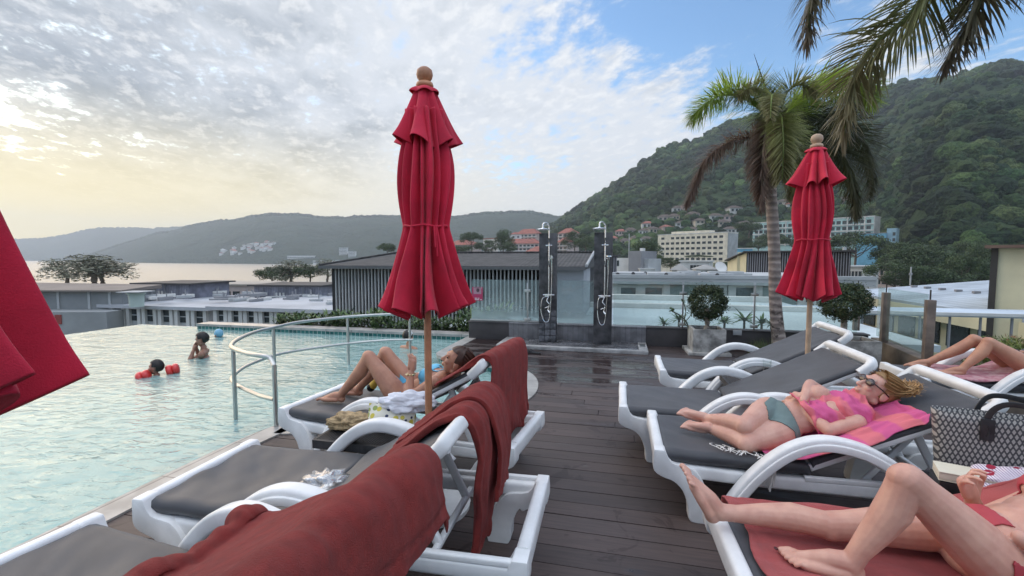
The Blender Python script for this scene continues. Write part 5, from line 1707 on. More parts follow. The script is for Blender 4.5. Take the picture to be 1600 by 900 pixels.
class Block:
    """a building whose front runs from picture column px0 to px1 at distances D0, D1"""
    def __init__(s, name, label, px0, px1, py0, D0, D1, depth, zb=GZ, cat='building', group=None, py1=None):
        s.p0 = A(px0, py0, D0); s.p1 = A(px1, py1 if py1 is not None else py0, D1)
        z = s.p0.z if py1 is None else (s.p0.z + s.p1.z) / 2
        d = s.p1 - s.p0; d.z = 0
        s.Wd = d.length; s.H = z - zb; s.dp = depth; s.yaw = math.atan2(d.y, d.x)
        s.e = empty(name, (s.p0.x, s.p0.y, zb), s.yaw, label, cat, group); s.zb = zb
    def wall(s, mat, a=None, b=None, name='wall'):
        g = MB(); g.box2(a or (0, 0, 0), b or (s.Wd, s.dp, s.H)); return g.build(name, mat, s.e, smooth=None)
    def flat(s, mat, over=.3, th=.3, lift=0.):
        g = MB(); g.box2((-over, -over, s.H + .003 + lift), (s.Wd + over, s.dp + over, s.H + th + lift)); return g.build('roof', mat, s.e, smooth=None)
    def hip(s, mat, rise, over=.6, x0=0, x1=None, y0=0, y1=None, z=None, ridge=.3, name='roof'):
        x1 = s.Wd if x1 is None else x1; y1 = s.dp if y1 is None else y1; z = s.H + .003 if z is None else z
        w_, d_ = x1 - x0 + 2 * over, y1 - y0 + 2 * over
        c = V(((x0 + x1) / 2, (y0 + y1) / 2, z)); k = max(0, (w_ - d_) / 2) if w_ > d_ else 0; k2 = max(0, (d_ - w_) / 2)
        vs = [c + V((-w_ / 2, -d_ / 2, 0)), c + V((w_ / 2, -d_ / 2, 0)), c + V((w_ / 2, d_ / 2, 0)), c + V((-w_ / 2, d_ / 2, 0)), c + V((-k - .05, -k2 - .05, rise)), c + V((k + .05, -k2 - .05, rise)), c + V((k + .05, k2 + .05, rise)), c + V((-k - .05, k2 + .05, rise))]
        g = MB(); g.add(vs, [(3, 2, 1, 0), (4, 5, 6, 7), (0, 1, 5, 4), (1, 2, 6, 5), (2, 3, 7, 6), (3, 0, 4, 7)]); return g.build(name, mat, s.e, smooth=None)
    def windows(s, rows, cols, x0, x1, z0, z1, ww, wh, frame=None, skip=None, side=False, rail=None):
        out = []
        for r in range(rows):
            for c in range(cols):
                if skip and skip(r, c): continue
                x = x0 + (x1 - x0) * (c + .5) / cols; z = z0 + (z1 - z0) * (r + .5) / rows
                g = MB()
                if side: g.box((s.Wd + .02, x, z), (.10, ww, wh))
                else: g.box((x, -.02, z), (ww, .10, wh))
                w_ = g.build('window', WIN, s.e, smooth=None)
                if frame is not None:
                    g = MB(); q = .07 * max(1, wh / 1.6)
                    for a, b in (((-ww / 2 - q, wh / 2), (ww / 2 + q, wh / 2 + q)), ((-ww / 2 - q, -wh / 2 - q), (ww / 2 + q, -wh / 2)), ((-ww / 2 - q, -wh / 2), (-ww / 2, wh / 2)), ((ww / 2, -wh / 2), (ww / 2 + q, wh / 2))):
                        if side: g.box2((s.Wd + .0, x + a[0], z + a[1]), (s.Wd + .13, x + b[0], z + b[1]))
                        else: g.box2((x + a[0], -.13, z + a[1]), (x + b[0], -.0, z + b[1]))
                    if rail:
                        g.box2((x - ww / 2, -.16, z - wh * .05), (x + ww / 2, -.10, z)); 
                    g.build('frame', frame, w_, smooth=None)
                out.append(w_)
        return out
    def bands(s, n, z0, z1, mat, name='balcony_band', h=.9, out=.5, x0=0, x1=None):
        for i in range(n):
            z = z0 + (z1 - z0) * i / n; g = MB(); g.box2((x0, -out, z), (x1 or s.Wd, -.003, z + h)); g.build(name, mat, s.e, smooth=None)

WHITE = paint('white_render', (.62, .61, .58)); YEL = paint('cream_yellow_render', (.74, .67, .53)); PALEY = paint('pale_yellow', (.66, .60, .40))
TEAL = paint('teal_render', (.38, .56, .54)); BLUE = paint('sky_blue_render', (.16, .40, .54)); GREY = paint('grey_render', (.26, .26, .27)); PINK = paint('pink_render', (.52, .42, .38))
PGREEN = paint('pale_green_render', (.46, .54, .50)); LGREY = paint('light_grey', (.42, .43, .43))

# the cream hotel on the slope
B = Block('hotel', 'cream yellow five storey hotel with rows of small dark windows', 1028, 1137, 368, 312, 276, 14, py1=363)
B.wall(YEL); B.flat(WHITE, .2, .5)
g = MB(); g.box2((B.Wd * .2, 1, B.H + .51), (B.Wd * .75, 8, B.H + 2.0)); g.build('roof_parapet', YEL, B.e, smooth=None)
B.windows(5, 12, 2, B.Wd - 2, B.H - 17.6, B.H - .6, 2.3, 1.5, None, skip=lambda r, c: (r == 4 and c == 1))
g = MB(); g.box2((B.Wd + .003, .5, 0), (B.Wd + .25, 13.5, B.H - .3)); g.build('end_wall', LGREY, B.e, smooth=None)
for i in range(3):
    g = MB(); g.box2((-.3, -.6, B.H - 17.2 + 3.4 * i), (4.2, -.14, B.H - 16.2 + 3.4 * i)); g.build('balcony', WHITE, B.e, smooth=None)

B = Block('hotel', 'long teal and white hotel with four balcony floors behind the red umbrella', 1177, 1366, 347, 360, 300, 14, py1=341)
B.wall(TEAL); B.flat(WHITE, .3, .6)
B.windows(4, 22, 1, B.Wd - 1, B.H - 17, B.H - .8, 2.4, 2.3)
B.bands(4, B.H - 17.2, B.H - .9, WHITE, 'balcony_band', .75, .7)
for i in range(8):
    x = B.Wd * (i + .5) / 8; g = MB(); g.box2((x - .35, -.95, B.H - 18), (x + .35, -.72, B.H - .2)); g.build('fin', WHITE, B.e, smooth=None)
g = MB(); g.box2((B.Wd + .003, -.3, 0), (B.Wd + .3, 13, B.H)); g.build('end_wall', WHITE, B.e, smooth=None)
B = Block('apartment_block', 'sky blue apartment block with a taller stair tower', 1338, 1385, 366, 265, 255, 12, py1=364)
B.wall(BLUE); B.flat(GREY, .2, .4); B.windows(4, 2, B.Wd * .74, B.Wd, B.H - 16, B.H - 2, 1.5, 1.8)
g = MB(); g.box2((B.Wd + .003, 1, 0), (B.Wd + 4.2, 10, B.H + 2.6)); g.build('stair_tower', paint('light_blue', (.30, .46, .54)), B.e, smooth=None)
for i in range(5):
    g = MB(); g.box((B.Wd + 3.2, .93, B.H - .5 - 3.2 * i), (1.2, .2, 1.8)); g.build('window', WIN, B.e, smooth=None)
B = Block('house', 'low sky blue house right of the cream hotel', 1152, 1176, 389, 150, 148, 8); B.wall(BLUE); B.flat(WHITE, .2, .3); B.windows(1, 2, .6, B.Wd - .6, B.H - 3.2, B.H - .5, 1.2, 1.2, WHITE)
B = Block('house', 'white flat roofed house with wide windows right of the umbrella', 1316, 1350, 417, 118, 114, 9); B.wall(WHITE); B.flat(LGREY, .5, .35)
B.windows(1, 5, .6, B.Wd - .4, B.H - 3.0, B.H - .7, .8, 1.6, WHITE)
B = Block('villa', 'small pinkish two storey villa with a brown hipped roof', 1361, 1395, 419, 128, 124, 7); B.wall(PINK); B.hip(BROWN, 1.7, .8)
B.windows(1, 3, .6, B.Wd - .5, B.H - 2.1, B.H - .3, .6, 1.3, None); B.windows(1, 2, .2, B.Wd - .2, B.H - 4.8, B.H - 2.7, 1.9, 1.2, None)
g = MB(); g.box2((-.4, -.9, B.H - 2.55), (B.Wd + .4, -.2, B.H - 2.25)); g.build('balcony', PINK, B.e, smooth=None)
# grey blocks right of the shower columns
B = Block('rooftop_block', 'white and grey concrete stair block right of the smooth shower column', 957, 985, 403, 66, 64, 5); B.wall(WHITE); B.windows(1, 1, .3, 1.4, B.H - 1.3, B.H - .2, .45, .8)
g = MB(); g.box2((B.Wd + .003, -.5, 0), (B.Wd + 1.9, 4, B.H + .95)); g.build('tower', GREY, B.e, smooth=None)
g = MB(); g.box2((B.Wd + 1.905, .3, 0), (B.Wd + 2.6, 4, B.H - .1)); g.build('annex', LGREY, B.e, smooth=None)
g = MB(); g.box2((B.Wd + 1.2, .4, B.H + .953), (B.Wd + 1.7, 1.0, B.H + 1.35)); g.build('water_tank', WHITE, B.e, smooth=None)
B = Block('house', 'low white block with a barred window under the cream hotel', 1000, 1024, 421, 62, 62, 4); B.wall(WHITE); B.flat(WHITE, .1, .15); B.windows(1, 3, .6, B.Wd - .3, B.H - 1.0, B.H - .2, .45, .4)
B = Block('house', 'white modern house with a strip of dark windows below the hotel', 1063, 1108, 409, 138, 134, 9); B.wall(WHITE); B.flat(WHITE, .4, .4); B.windows(1, 4, B.Wd * .35, B.Wd * .8, B.H - 2.6, B.H - .7, .8, 1.3)
B = Block('cottage', 'white cottage with a pyramid roof and three small windows', 1050, 1073, 422, 96, 95, 4.5); B.wall(WHITE); B.hip(paint('grey_tile', (.30, .29, .27)), 1.35, .55); B.windows(1, 3, .3, B.Wd - .3, B.H - 1.0, B.H - .2, .5, .4)
B = Block('cottage', 'low cottage with a grey hipped roof beside the satellite dish', 1088, 1122, 421, 105, 104, 5); B.wall(WHITE); B.hip(paint('grey_tile', (.30, .29, .27)), 1.1, .5); B.windows(1, 3, .4, B.Wd - .4, B.H - 1.0, B.H - .2, .6, .4)
B = Block('cottage', 'cottage roof peeking over the pale green wing', 1028, 1056, 430, 80, 80, 4); B.wall(PINK); B.hip(paint('beige_tile', (.38, .34, .29)), .7, .4); B.windows(1, 2, .4, B.Wd - .4, B.H - .9, B.H - .2, .5, .4)
# shed with dark louvres behind the palm
B = Block('louvred_shed', 'pale yellow roof shed with dark louvres behind the palm trunk', 1168, 1330, 394, 37, 33, 4.5, py1=394)
B.wall(paint('shed_dark', (.05, .045, .045)))
g = MB(); n = int(B.Wd / .16)
for i in range(n): g.box((B.Wd * (i + .5) / n, -.05, B.H - 1.25), (.045, .05, 2.4))
g.build('louvre_screen', paint('louvre_grey', (.34, .33, .35)), B.e, smooth=None)
g = MB(); g.box2((-.25, -.35, B.H + .003), (B.Wd + .3, 4.8, B.H + .12)); g.build('roof', paint('roof_dark', (.06, .058, .058)), B.e, smooth=None)
q0 = A(1137, 408, 41); q1 = B.e.location
d = V((q1.x - q0.x, q1.y - q0.y, 0))
g = MB(); loc0 = Matrix.Rotation(-B.yaw, 3, 'Z') @ (q0 - V((q1.x, q1.y, q0.z)))
zt0, zt1 = q0.z - B.zb, B.H
g.add([(loc0.x, loc0.y, 0), (-.06, -.02, 0), (-.06, -.02, zt1), (loc0.x, loc0.y, zt0), (loc0.x + .3, loc0.y + .2, 0), (-.06, .3, 0), (-.06, .3, zt1), (loc0.x + .3, loc0.y + .2, zt0)], [(0, 1, 2, 3), (4, 7, 6, 5), (0, 4, 5, 1), (3, 2, 6, 7), (1, 5, 6, 2), (0, 3, 7, 4)]); g.build('gable_wall', PALEY, B.e, smooth=None)
g = MB(); g.rbar([V((loc0.x - .1, loc0.y - .1, zt0 + .06)), V((-.1, -.12, zt1 + .06))], .3, .10, .02); g.build('verge', paint('roof_dark', (.06, .058, .058)), B.e)
g = MB(); g.box((loc0.x * .38, loc0.y * .38 - .1, zt1 - 1.1), (.24, .24, 2.3)); g.build('flue', PALEY, B.e, smooth=None)
# small louvred stair house between the shower columns' tops
B = Block('louvred_hut', 'small dark louvred hut with a flat roof behind the smooth shower column', 905, 964, 401, 24, 24, 3); B.wall(paint('shed_dark', (.05, .045, .045))); B.flat(paint('roof_dark', (.06, .058, .058)), .15, .09)
g = MB(); n = 18
for i in range(n): g.box((B.Wd * (i + .5) / n, -.05, B.H - .6), (.035, .05, 1.15))
g.build('louvre_screen', paint('louvre_grey', (.34, .33, .35)), B.e, smooth=None)

# the pale green wing seen through the glass
Y0 = 20.0; xl = AY(905, 440, Y0).x; xr = AY(1352, 440, Y0).x; zr = AY(1000, 434, Y0).z
e = empty('hotel_wing', (xl, Y0, 0), 0, 'pale green flat roofed wing with square windows seen through the balustrade glass', 'building')
Lw = xr - xl
g = MB(); g.box2((0, 0, GZ), (Lw, 9, zr - .25)); g.build('wall', PGREEN, e, smooth=None)
g = MB(); g.box2((-.2, -.35, zr - .25 + .003), (Lw + .2, 9.2, zr)); g.box2((-.2, -.38, zr + .003), (Lw + .2, -.1, zr + .14)); g.build('roof', LGREY, e, smooth=None)
for a in range(905, 1345, 1):
    pass
for (a, b_) in ((938, 952), (970, 993), (1008, 1034), (1092, 1130), (1149, 1176), (1258, 1268), (1282, 1296)):
    x0 = AY(a, 460, Y0).x - xl; x1 = AY(b_, 460, Y0).x - xl; z1 = AY(a, 449, Y0).z; z0 = AY(a, 472, Y0).z
    g = MB(); g.box2((x0, -.03, z0), (x1, .05, z1)); w_ = g.build('window', WING, e, smooth=None)
    g = MB()
    for q in (((x0 - .12, z1), (x1 + .12, z1 + .1)), ((x0 - .12, z0 - .1), (x1 + .12, z0)), ((x0 - .12, z0), (x0, z1)), ((x1, z0), (x1 + .12, z1))): g.box2((q[0][0], -.10, q[0][1]), (q[1][0], -.002, q[1][1]))
    g.build('frame', WHITE, w_, smooth=None)
for a in (960, 1001, 1041, 1142, 1184, 1250, 1275, 1305):
    x0 = AY(a, 460, Y0).x - xl; g = MB(); g.box2((x0 - .13, -.16, zr - 2.4), (x0 + .13, -.004, zr - .26)); g.build('pilaster', WHITE, e, smooth=None)
for (a, b_) in ((1043, 1075), (1186, 1245)):
    x0 = AY(a, 460, Y0).x - xl; x1 = AY(b_, 460, Y0).x - xl; g = MB(); g.box2((x0, -.06, zr - 2.2), (x1, -.005, zr - .3)); g.build('panel', paint('grey_green', (.32, .37, .35)), e, smooth=None)
for i, (a, y_) in enumerate(((965, 431), (990, 431), (1012, 430), (1040, 429), (1066, 431), (1085, 430), (1118, 431), (1140, 432), (1160, 431))):
    x0 = AY(a, 440, 22).x; o = empty('air_conditioner', (x0, 22 + (i % 3) * .9, zr), R(rng.uniform(-8, 8)), ('rooftop air conditioner outlined above the pale green wing'), 'air conditioner', 'rooftop air conditioners')
    g = MB(); sx = rng.uniform(.5, .9); g.box2((-sx, -.2, .003), (sx, .2, rng.uniform(.10, .22))); g.build('casing', LGREY, o, bevel=.02)
    g = MB(); g.lathe([(.08, 0), (.085, .008)], 14); g.v = [V((p.x, -.203 - p.z, p.y + .08)) for p in g.v]; g.build('fan', paint('roof_dark', (.06, .058, .058)), o)
o = empty('satellite_dish', (AY(1125, 428, 23).x, 23, zr), R(20), 'white satellite dish on the roof below the cream hotel', 'satellite dish')
g = MB(); g.lathe([(.0, .0), (.12, .012), (.22, .045), (.28, .08), (.275, .085), (.2, .05), (.01, .01)], 24); g.v = [Matrix.Rotation(R(60), 3, 'X') @ p + V((0, 0, .38)) for p in g.v]; g.build('dish', WHITE, o, 60); g = MB(); g.tube([V((0, .03, 0)), V((0, .03, .36))], .025, 8); g.build('mast', GREY, o)
# pipes and slabs of the roof in front, lower down
ylow = 12.0
e = empty('lower_roof', (0, ylow, 0), 0, 'pale bluish lower roof with ledges just below the glass panels', 'building')
zl = AY(1000, 496, ylow).z
x0, x1 = AY(930, 490, ylow).x - 3, AY(1338, 500, ylow).x
g = MB(); g.box2((x0, -2.6, GZ), (x1, 6.0, zl - .12)); g.build('wall', PGREEN, e, smooth=None)
g = MB(); g.box2((x0 - .1, -2.7, zl - .117), (x1 + .1, 6.1, zl)); g.build('roof', paint('pale_roof', (.50, .56, .57)), e, smooth=None)
g = MB(); g.box2((x0, 2.2, zl + .003), (x1, 2.5, zl + .14)); g.box2((x0, 5.0, zl + .003), (x1, 5.3, zl + .18)); g.build('ledge', WHITE, e, smooth=None)

# ---- the louvred pavilion behind the pool
YP = 11.5
x0 = AY(520, 415, YP).x; x1 = AY(913, 415, YP).x; ze = 1.29
e = empty('louvred_pavilion', (x0, YP, 0), 0, 'dark pavilion with white vertical louvres and a grey shingle roof', 'pavilion')
Lp = x1 - x0
dk = paint('pavilion_dark', (.028, .026, .027))
g = MB(); g.box2((0, .25, -2.5), (Lp * .60, 4.5, ze - .02)); g.box2((Lp * .60 + .003, 2.4, -2.5), (Lp - .02, 4.5, ze - .02)); g.build('wall', dk, e, smooth=None)
g = MB(); n = int(Lp * .875 / .105)
for i in range(n): g.box((.10 + (Lp * .875 - .12) * i / n, 0, .02), (.030, .07, 2 * ze - .12))
g.build('louvre_screen', paint('louvre_white', (.50, .50, .49)), e, smooth=None)
g = MB(); g.box2((0, .04, .40), (Lp * .875, .08, .44)); g.box2((0, .04, -.5), (Lp * .875, .08, -.46)); g.box2((-.02, -.03, -2.0), (.10, .3, ze - .02)); g.build('louvre_rail', dk, e, smooth=None)
g = MB(); g.box2((Lp * .905, -.05, -2.5), (Lp - .01, 2.38, ze - .03)); g.build('plain_wall', paint('pavilion_grey', (.33, .34, .36)), e, smooth=None)
rz_ = AY(620, 396, YP + 2.4).z
xa = AY(618, 396, YP + 2.4).x - x0; xb = AY(922, 396, YP + 2.4).x - x0
ov = .25
vs = [(-ov, -ov, ze), (Lp + .05, -ov, ze), (Lp + .05, 5.0, ze), (-ov, 5.0, ze), (xa, 2.4, rz_), (xb + .1, 2.4, rz_)]
vs = vs + [(p[0], p[1], p[2] - .07) for p in vs[:4]]
g = MB(); g.add(vs, [(0, 1, 5, 4), (1, 2, 5), (2, 3, 4, 5), (3, 0, 4), (6, 7, 1, 0), (7, 8, 2, 1), (8, 9, 3, 2), (9, 6, 0, 3), (9, 8, 7, 6)]); g.build('roof', SHINGLE, e, smooth=None)
g = MB(); g.rbar([V(vs[0]) + V((0, 0, .02)), V(vs[4]) + V((0, 0, .03))], .08, .05, .015); g.rbar([V(vs[4]) + V((0, 0, .03)), V(vs[5]) + V((0, 0, .03))], .08, .05, .015); g.build('ridge_cap', SHINGLE, e)
g = MB(); g.rbar([V(vs[1]) + V((.02, -.01, .02)), V(vs[5]) + V((.02, 0, .03))], .06, .07, .015); g.build('verge_board', LGREY, e)
g = MB(); g.box2((-ov, -ov - .06, ze - .09), (Lp + .05, -ov - .003, ze - .01)); g.build('gutter', paint('gutter_grey', (.12, .12, .12)), e)
# notices
def notice(name, px, py, Y, w_, h_, label, col, lines):
    c = AY(px, py, Y); e = empty(name, (c.x, Y, c.z), 0, label, 'notice')
    g = MB(); g.box((0, 0, 0), (w_, .006, h_)); g.build('board', col, e)
    g = MB()
    for z, wd, hh in lines:
        n = 9
        for i in range(n):
            if rng.uniform() < .9: g.box((wd * w_ * ((i + .5) / n - .5), -.0045, z * h_), (wd * w_ / n * .72, .002, hh * h_))
    g.build('lettering', paint('sign_white', (.8, .78, .78)), e, smooth=None); return e
e = notice('warning_notice', 746, 459, 8.10, .20, .25, 'red and white notice with a face on it tied to the louvres', paint('notice_red', (.50, .05, .13)), ((.44, .86, .055), (-.33, .5, .06), (-.43, .86, .06)))
g = MB(); g.box((0, -.0045, .06), (.15, .002, .13)); g.build('picture', paint('notice_pink', (.46, .25, .30)), e); g = MB(); g.lathe([(.001, 0), (.03, 0), (.03, .002), (.001, .002)], 16); g.v = [V((p.x + .01, -.006 - p.z, p.y * 1.2 + .065)) for p in g.v]; g.build('face', paint('notice_face', (.10, .06, .07)), e)
e = notice('paper_notice', 724, 468, YP - .06, .22, .48, 'small white paper notice with a pink heading among the louvres', paint('sign_white', (.8, .78, .78)), ())
g = MB(); g.box((0, -.0045, .17), (.20, .002, .11)); g.build('heading', paint('notice_pink', (.46, .25, .30)), e)

# ---- left: the roofs beyond the infinity edge
YL = 24.0
def roofwing(pxa, pxb, ytop, ywin0, ywin1, Y, label, nwin, pxs=None, dep=12):
    x0 = AY(pxa, ytop, Y).x; x1 = AY(pxb, ytop, Y).x; z = AY((pxa + pxb) / 2, ytop, Y).z
    e = empty('roof_wing', (x0, Y, 0), 0, label, 'building'); L = x1 - x0
    g = MB(); g.box2((0, 0, GZ), (L, dep, z - .22)); g.build('wall', LGREY, e, smooth=None)
    g = MB(); g.box2((-.3, -.4, z - .217), (L + .3, dep + .2, z)); g.build('roof', paint('white_roof', (.42, .43, .45)), e, smooth=None)
    za = AY((pxa + pxb) / 2, ywin0, Y).z; zb = AY((pxa + pxb) / 2, ywin1, Y).z
    for i in range(nwin):
        a = L * (i + .5) / nwin; ww = L / nwin * .56
        g = MB(); g.box2((a - ww / 2, -.03, zb), (a + ww / 2, .04, za)); w_ = g.build('window', WIN, e, smooth=None)
        g = MB(); g.box2((a - ww / 2, -.05, (za + zb) / 2 - .03), (a + ww / 2, -.031, (za + zb) / 2 + .03)); g.build('frame', LGREY, w_, smooth=None)
        for k in (-1, 1):
            g = MB(); g.box2((a + k * ww * .62 - .13, -.20, zb - 1.), (a + k * ww * .62 + .13, -.003, z - .22)); g.build('pilaster', WHITE, e, smooth=None)
    return e, z, x0, L
eA, zA, xA, LA = roofwing(152, 327, 477, 484, 502, YL, 'white roofed wing with seven dark windows beyond the left of the pool edge', 7, dep=8)
eB, zB, xB, LB = roofwing(336, 560, 481, 487, 505, YL - 1.0, 'white roofed wing with dark windows behind the hedge', 9, dep=9)
# clutter of the roofs: ridges of pipe and vents
for i in range(46):
    x = xA + rng.uniform(0, LA + LB); y = YL + rng.uniform(1, 9); o = empty('roof_vent', (x, y, max(zA, zB)), R(rng.uniform(0, 90)), 'small roof vent or pipe on the white roofs beyond the pool', 'roof vent', 'roof vents beyond the pool')
    g = MB(); g.box2((-rng.uniform(.2, .9), -.12, .0), (rng.uniform(.2, .9), .12, rng.uniform(.10, .28))); g.build('casing', [LGREY, GREY, WHITE][i % 3], o, bevel=.02)
    g = MB(); g.tube([V((0, 0, .1)), V((0, 0, rng.uniform(.3, .6)))], .04, 8); g.build('pipe', GREY, o)
CORR = tile_mat('corrugated_grey', (.30, .30, .34), (.20, .20, .24), 2.2, 1.)
def cabin(pa, pb, yt, D, label, seam):
    B = Block('rooftop_cabin', label, pa, pb, yt, D, D * .98, 4.0, zb=-4.0, group='corrugated rooftop cabins'); B.wall(CORR); B.flat(paint('roof_dark', (.06, .058, .058)), .35, .12)
    g = MB(); g.box2((B.Wd * seam, -.06, 0), (B.Wd * seam + .12, -.003, B.H)); g.build('corner_post', GREY, B.e, smooth=None)
    for i in range(3):
        g = MB(); g.box2((B.Wd * .33 + .3 * i, -.05, B.H - 1.5), (B.Wd * .33 + .3 * i + .14, -.003, B.H - .5)); g.build('vent_slot', WHITE, B.e, smooth=None)
cabin(215, 296, 444, 36, 'corrugated rooftop cabin left of the round window building', .52)
cabin(397, 500, 447, 36, 'corrugated rooftop cabin nearer the louvred pavilion', .74)
B = Block('building', 'low pinkish building with a round window between the cabins', 308, 400, 446, 66, 66, 8); B.wall(PINK); B.flat(paint('beige_tile', (.38, .34, .29)), .3, .2)
B.windows(1, 4, B.Wd * .12, B.Wd * .74, B.H - 2.2, B.H - .5, .95, 1.0)
g = MB(); g.lathe([(.5, 0), (.52, .05)], 20); g.v = [V((p.x + B.Wd * .83, -.06 - p.z, p.y + B.H - 1.3)) for p in g.v]; g.build('round_window', WIN, B.e)
B = Block('building', 'pale building corner with dark windows right of the cabin', 500, 560, 453, 60, 60, 8); B.wall(LGREY); B.flat(WHITE, .3, .2); B.windows(1, 5, .4, B.Wd - .4, B.H - 2.0, B.H - .3, .9, 1.2)
B = Block('grey_house', 'grey house with a low pitched roof at the left of the pool edge', -40, 190, 453, 31, 31, 3); B.wall(paint('house_grey', (.24, .25, .25)))
g = MB(); L = B.Wd; g.add([(-.3, -.4, B.H + .003), (L + .3, -.4, B.H + .003), (L + .3, 3.2, B.H + .18), (-.3, 3.2, B.H + .35), (-.3, -.4, B.H - .1), (L + .3, -.4, B.H - .1), (L + .3, 3.2, B.H - .1), (-.3, 3.2, B.H - .1)], [(0, 1, 2, 3), (4, 7, 6, 5), (0, 4, 5, 1), (1, 5, 6, 2), (2, 6, 7, 3), (3, 7, 4, 0)]); g.build('roof', paint('roof_brown', (.20, .17, .15)), B.e, smooth=None)
for x in (.08, .30, .56, .77, .91): 
    g = MB(); g.box2((L * x, -.06, B.H - 1.3), (L * x + .16, -.003, B.H)); g.build('pilaster', LGREY, B.e, smooth=None)
g = MB(); g.box2((-.2, -1.6, 0), (L + .3, -.003, B.H - 1.32)); g.build('lower_storey', paint('house_grey2', (.30, .31, .31)), B.e, smooth=None)
g = MB(); g.box2((L * .70, -1.66, B.H - 2.1), (L * .74, -1.603, B.H - 1.5)); g.build('shutter', paint('shutter_red', (.28, .06, .05)), B.e, smooth=None)
B = Block('water_tank', 'pale tapered water tank standing on the white roof', 190, 213, 458, 29, 29, 1.1, zb=zA); 
g = MB(); g.lathe([(.50, .003), (.55, B.H - .1), (.66, B.H - .1), (.66, B.H), (.02, B.H + .03)], 4, (.5, .5, 0)); g.build('tank', PGREEN, B.e, smooth=None); g = MB(); g.box2((-.2, -.2, B.H + .035), (1.2, 1.2, B.H + .08)); g.build('lid', LGREY, B.e)

# ---- right: long sheet roof, canopy, yellow gable
e = empty('long_roof_building', (0, 0, 0), 0, 'long cream building with a blue grey sheet roof right of the umbrella', 'building')
ze = -.55
a0 = P(1342, 463, ze); a1 = P(1575, 500, ze); xe = (a0.x + a1.x) / 2
ya, yb = a0.y + 2, a1.y - 2
g = MB(); g.box2((xe + .5, yb, GZ), (xe + 9, ya, ze)); g.build('wall', PALEY, e, smooth=None)
g = MB(); rs = [(xe, yb - .3, ze + .003), (xe + 9.5, yb - .3, ze + .95), (xe + 9.5, ya + .3, ze + .95), (xe, ya + .3, ze + .003)]
g.add(rs + [(p[0], p[1], p[2] + .12) for p in rs], [(0, 3, 2, 1), (4, 5, 6, 7), (0, 1, 5, 4), (1, 2, 6, 5), (2, 3, 7, 6), (3, 0, 4, 7)]); g.build('roof', METAL, e, smooth=None)
g = MB(); g.box2((xe - .05, yb - .3, ze - .50), (xe + .48, ya + .3, ze - .003)); g.build('fascia', PALEY, e, smooth=None)
for i in range(7):
    y = ya - 1.2 - (ya - yb - 2) * i / 7; g = MB(); g.box2((xe + .44, y - 1.4, ze - 1.5), (xe + .497, y - .2, ze - .6)); g.build('window', WIN, e, smooth=None)
for i in range(12):
    y = yb + (ya - yb) * (i + .5) / 12; g = MB(); g.box((xe + 3.2, y, ze + .50), (.25, .16, .10)); g.build('roof_clip', GREY, e, smooth=None)
e = empty('covered_walkway', (0, 0, 0), 0, 'long white walkway canopy on thin posts beyond the glass fence', 'canopy')
c0 = AY(1335, 487, 14.5); c1 = AY(1700, 492, 14.5); zc = AY(1450, 489, 14.5).z
g = MB(); g.box2((c0.x - 2, 14.5, zc - .09), (c1.x, 16.0, zc)); g.build('roof', paint('canopy_blue', (.48, .55, .62)), e, smooth=None)
g = MB(); g.box2((c0.x - 2, 14.44, zc - .05), (c1.x, 14.497, zc + .03)); g.build('fascia', WHITE, e, smooth=None)
for i in range(9):
    x = c0.x - 1.8 + (c1.x - c0.x + 1) * i / 9; g = MB(); g.tube([V((x, 14.6, GZ)), V((x, 14.6, zc - .10))], .03, 8); g.build('post', GREY, e)
e = empty('flat_roof', (0, 0, 0), 0, 'dark grey flat roof low beyond the glass fence posts', 'building')
g = MB(); q = P(1390, 515, -2.2); g.box2((q.x - 3.2, q.y - 4, GZ), (q.x + 4, q.y + 2.5, -2.25)); g.build('wall', LGREY, e, smooth=None); g = MB(); g.box2((q.x - 3.3, q.y - 4.1, -2.247), (q.x + 4.1, q.y + 2.6, -2.1)); g.build('roof', paint('tar_roof', (.13, .13, .135)), e, smooth=None)
q0 = A(1555, 388, 15)
e = empty('gable_house', (q0.x, q0.y, 0), R(-36), 'cream yellow house wall with a brown eave at the right edge', 'building')
zt_ = q0.z; g = MB(); g.box2((0, 0, GZ), (6, 6, zt_)); g.build('wall', PALEY, e, smooth=None)
g = MB(); g.box2((-.22, -.35, zt_ + .003), (6.5, 6.3, zt_ + .10)); g.build('roof', paint('eave_brown', (.16, .10, .075)), e, smooth=None)
g = MB(); g.box2((-.08, -.07, GZ), (.08, -.003, zt_)); g.build('drain_pipe', paint('pipe_dark', (.05, .045, .04)), e, smooth=None)

# ---- red roofed terraces and the white block across the valley
for (a, b_, yt, D, fl, lab) in ((698, 738, 383, 330, 2, 'pink walled building with a red roof beside the red umbrella'), (806, 838, 366, 520, 2, 'red roofed terrace block highest behind the tiled column'), (786, 842, 381, 450, 2, 'long red roofed terrace with white balconies left of the tiled column'), (822, 842, 393, 400, 1, 'small red roofed block just above the grey shingle ridge'), (872, 893, 365, 500, 2, 'red roofed block top right of the tiled column'), (868, 886, 379, 440, 3, 'red roofed block with three balcony rows right of the tiled column')):
    B = Block('resort_block', lab, a, b_, yt, D, D * .97, 12, zb=GZ - 2, group='red roofed resort blocks'); B.wall(PINK); B.hip(RED, 5.0 * D / 450, .8)
    nc = max(2, int((b_ - a) / 6)); B.windows(fl, nc, .5, B.Wd - .5, B.H - 3.6 * fl, B.H - .3, B.Wd / nc * .6, 1.9); B.bands(fl, B.H - 3.7 * fl, B.H - .1, WHITE, 'balcony', .8, .7)
B = Block('white_block', 'white block with dark windows between the trees left of the tiled column', 755, 778, 374, 400, 380, 10); B.wall(WHITE); B.flat(RED, .4, .6); B.windows(3, 4, 1, B.Wd - 1, B.H - 11, B.H - .6, 2.0, 1.6)
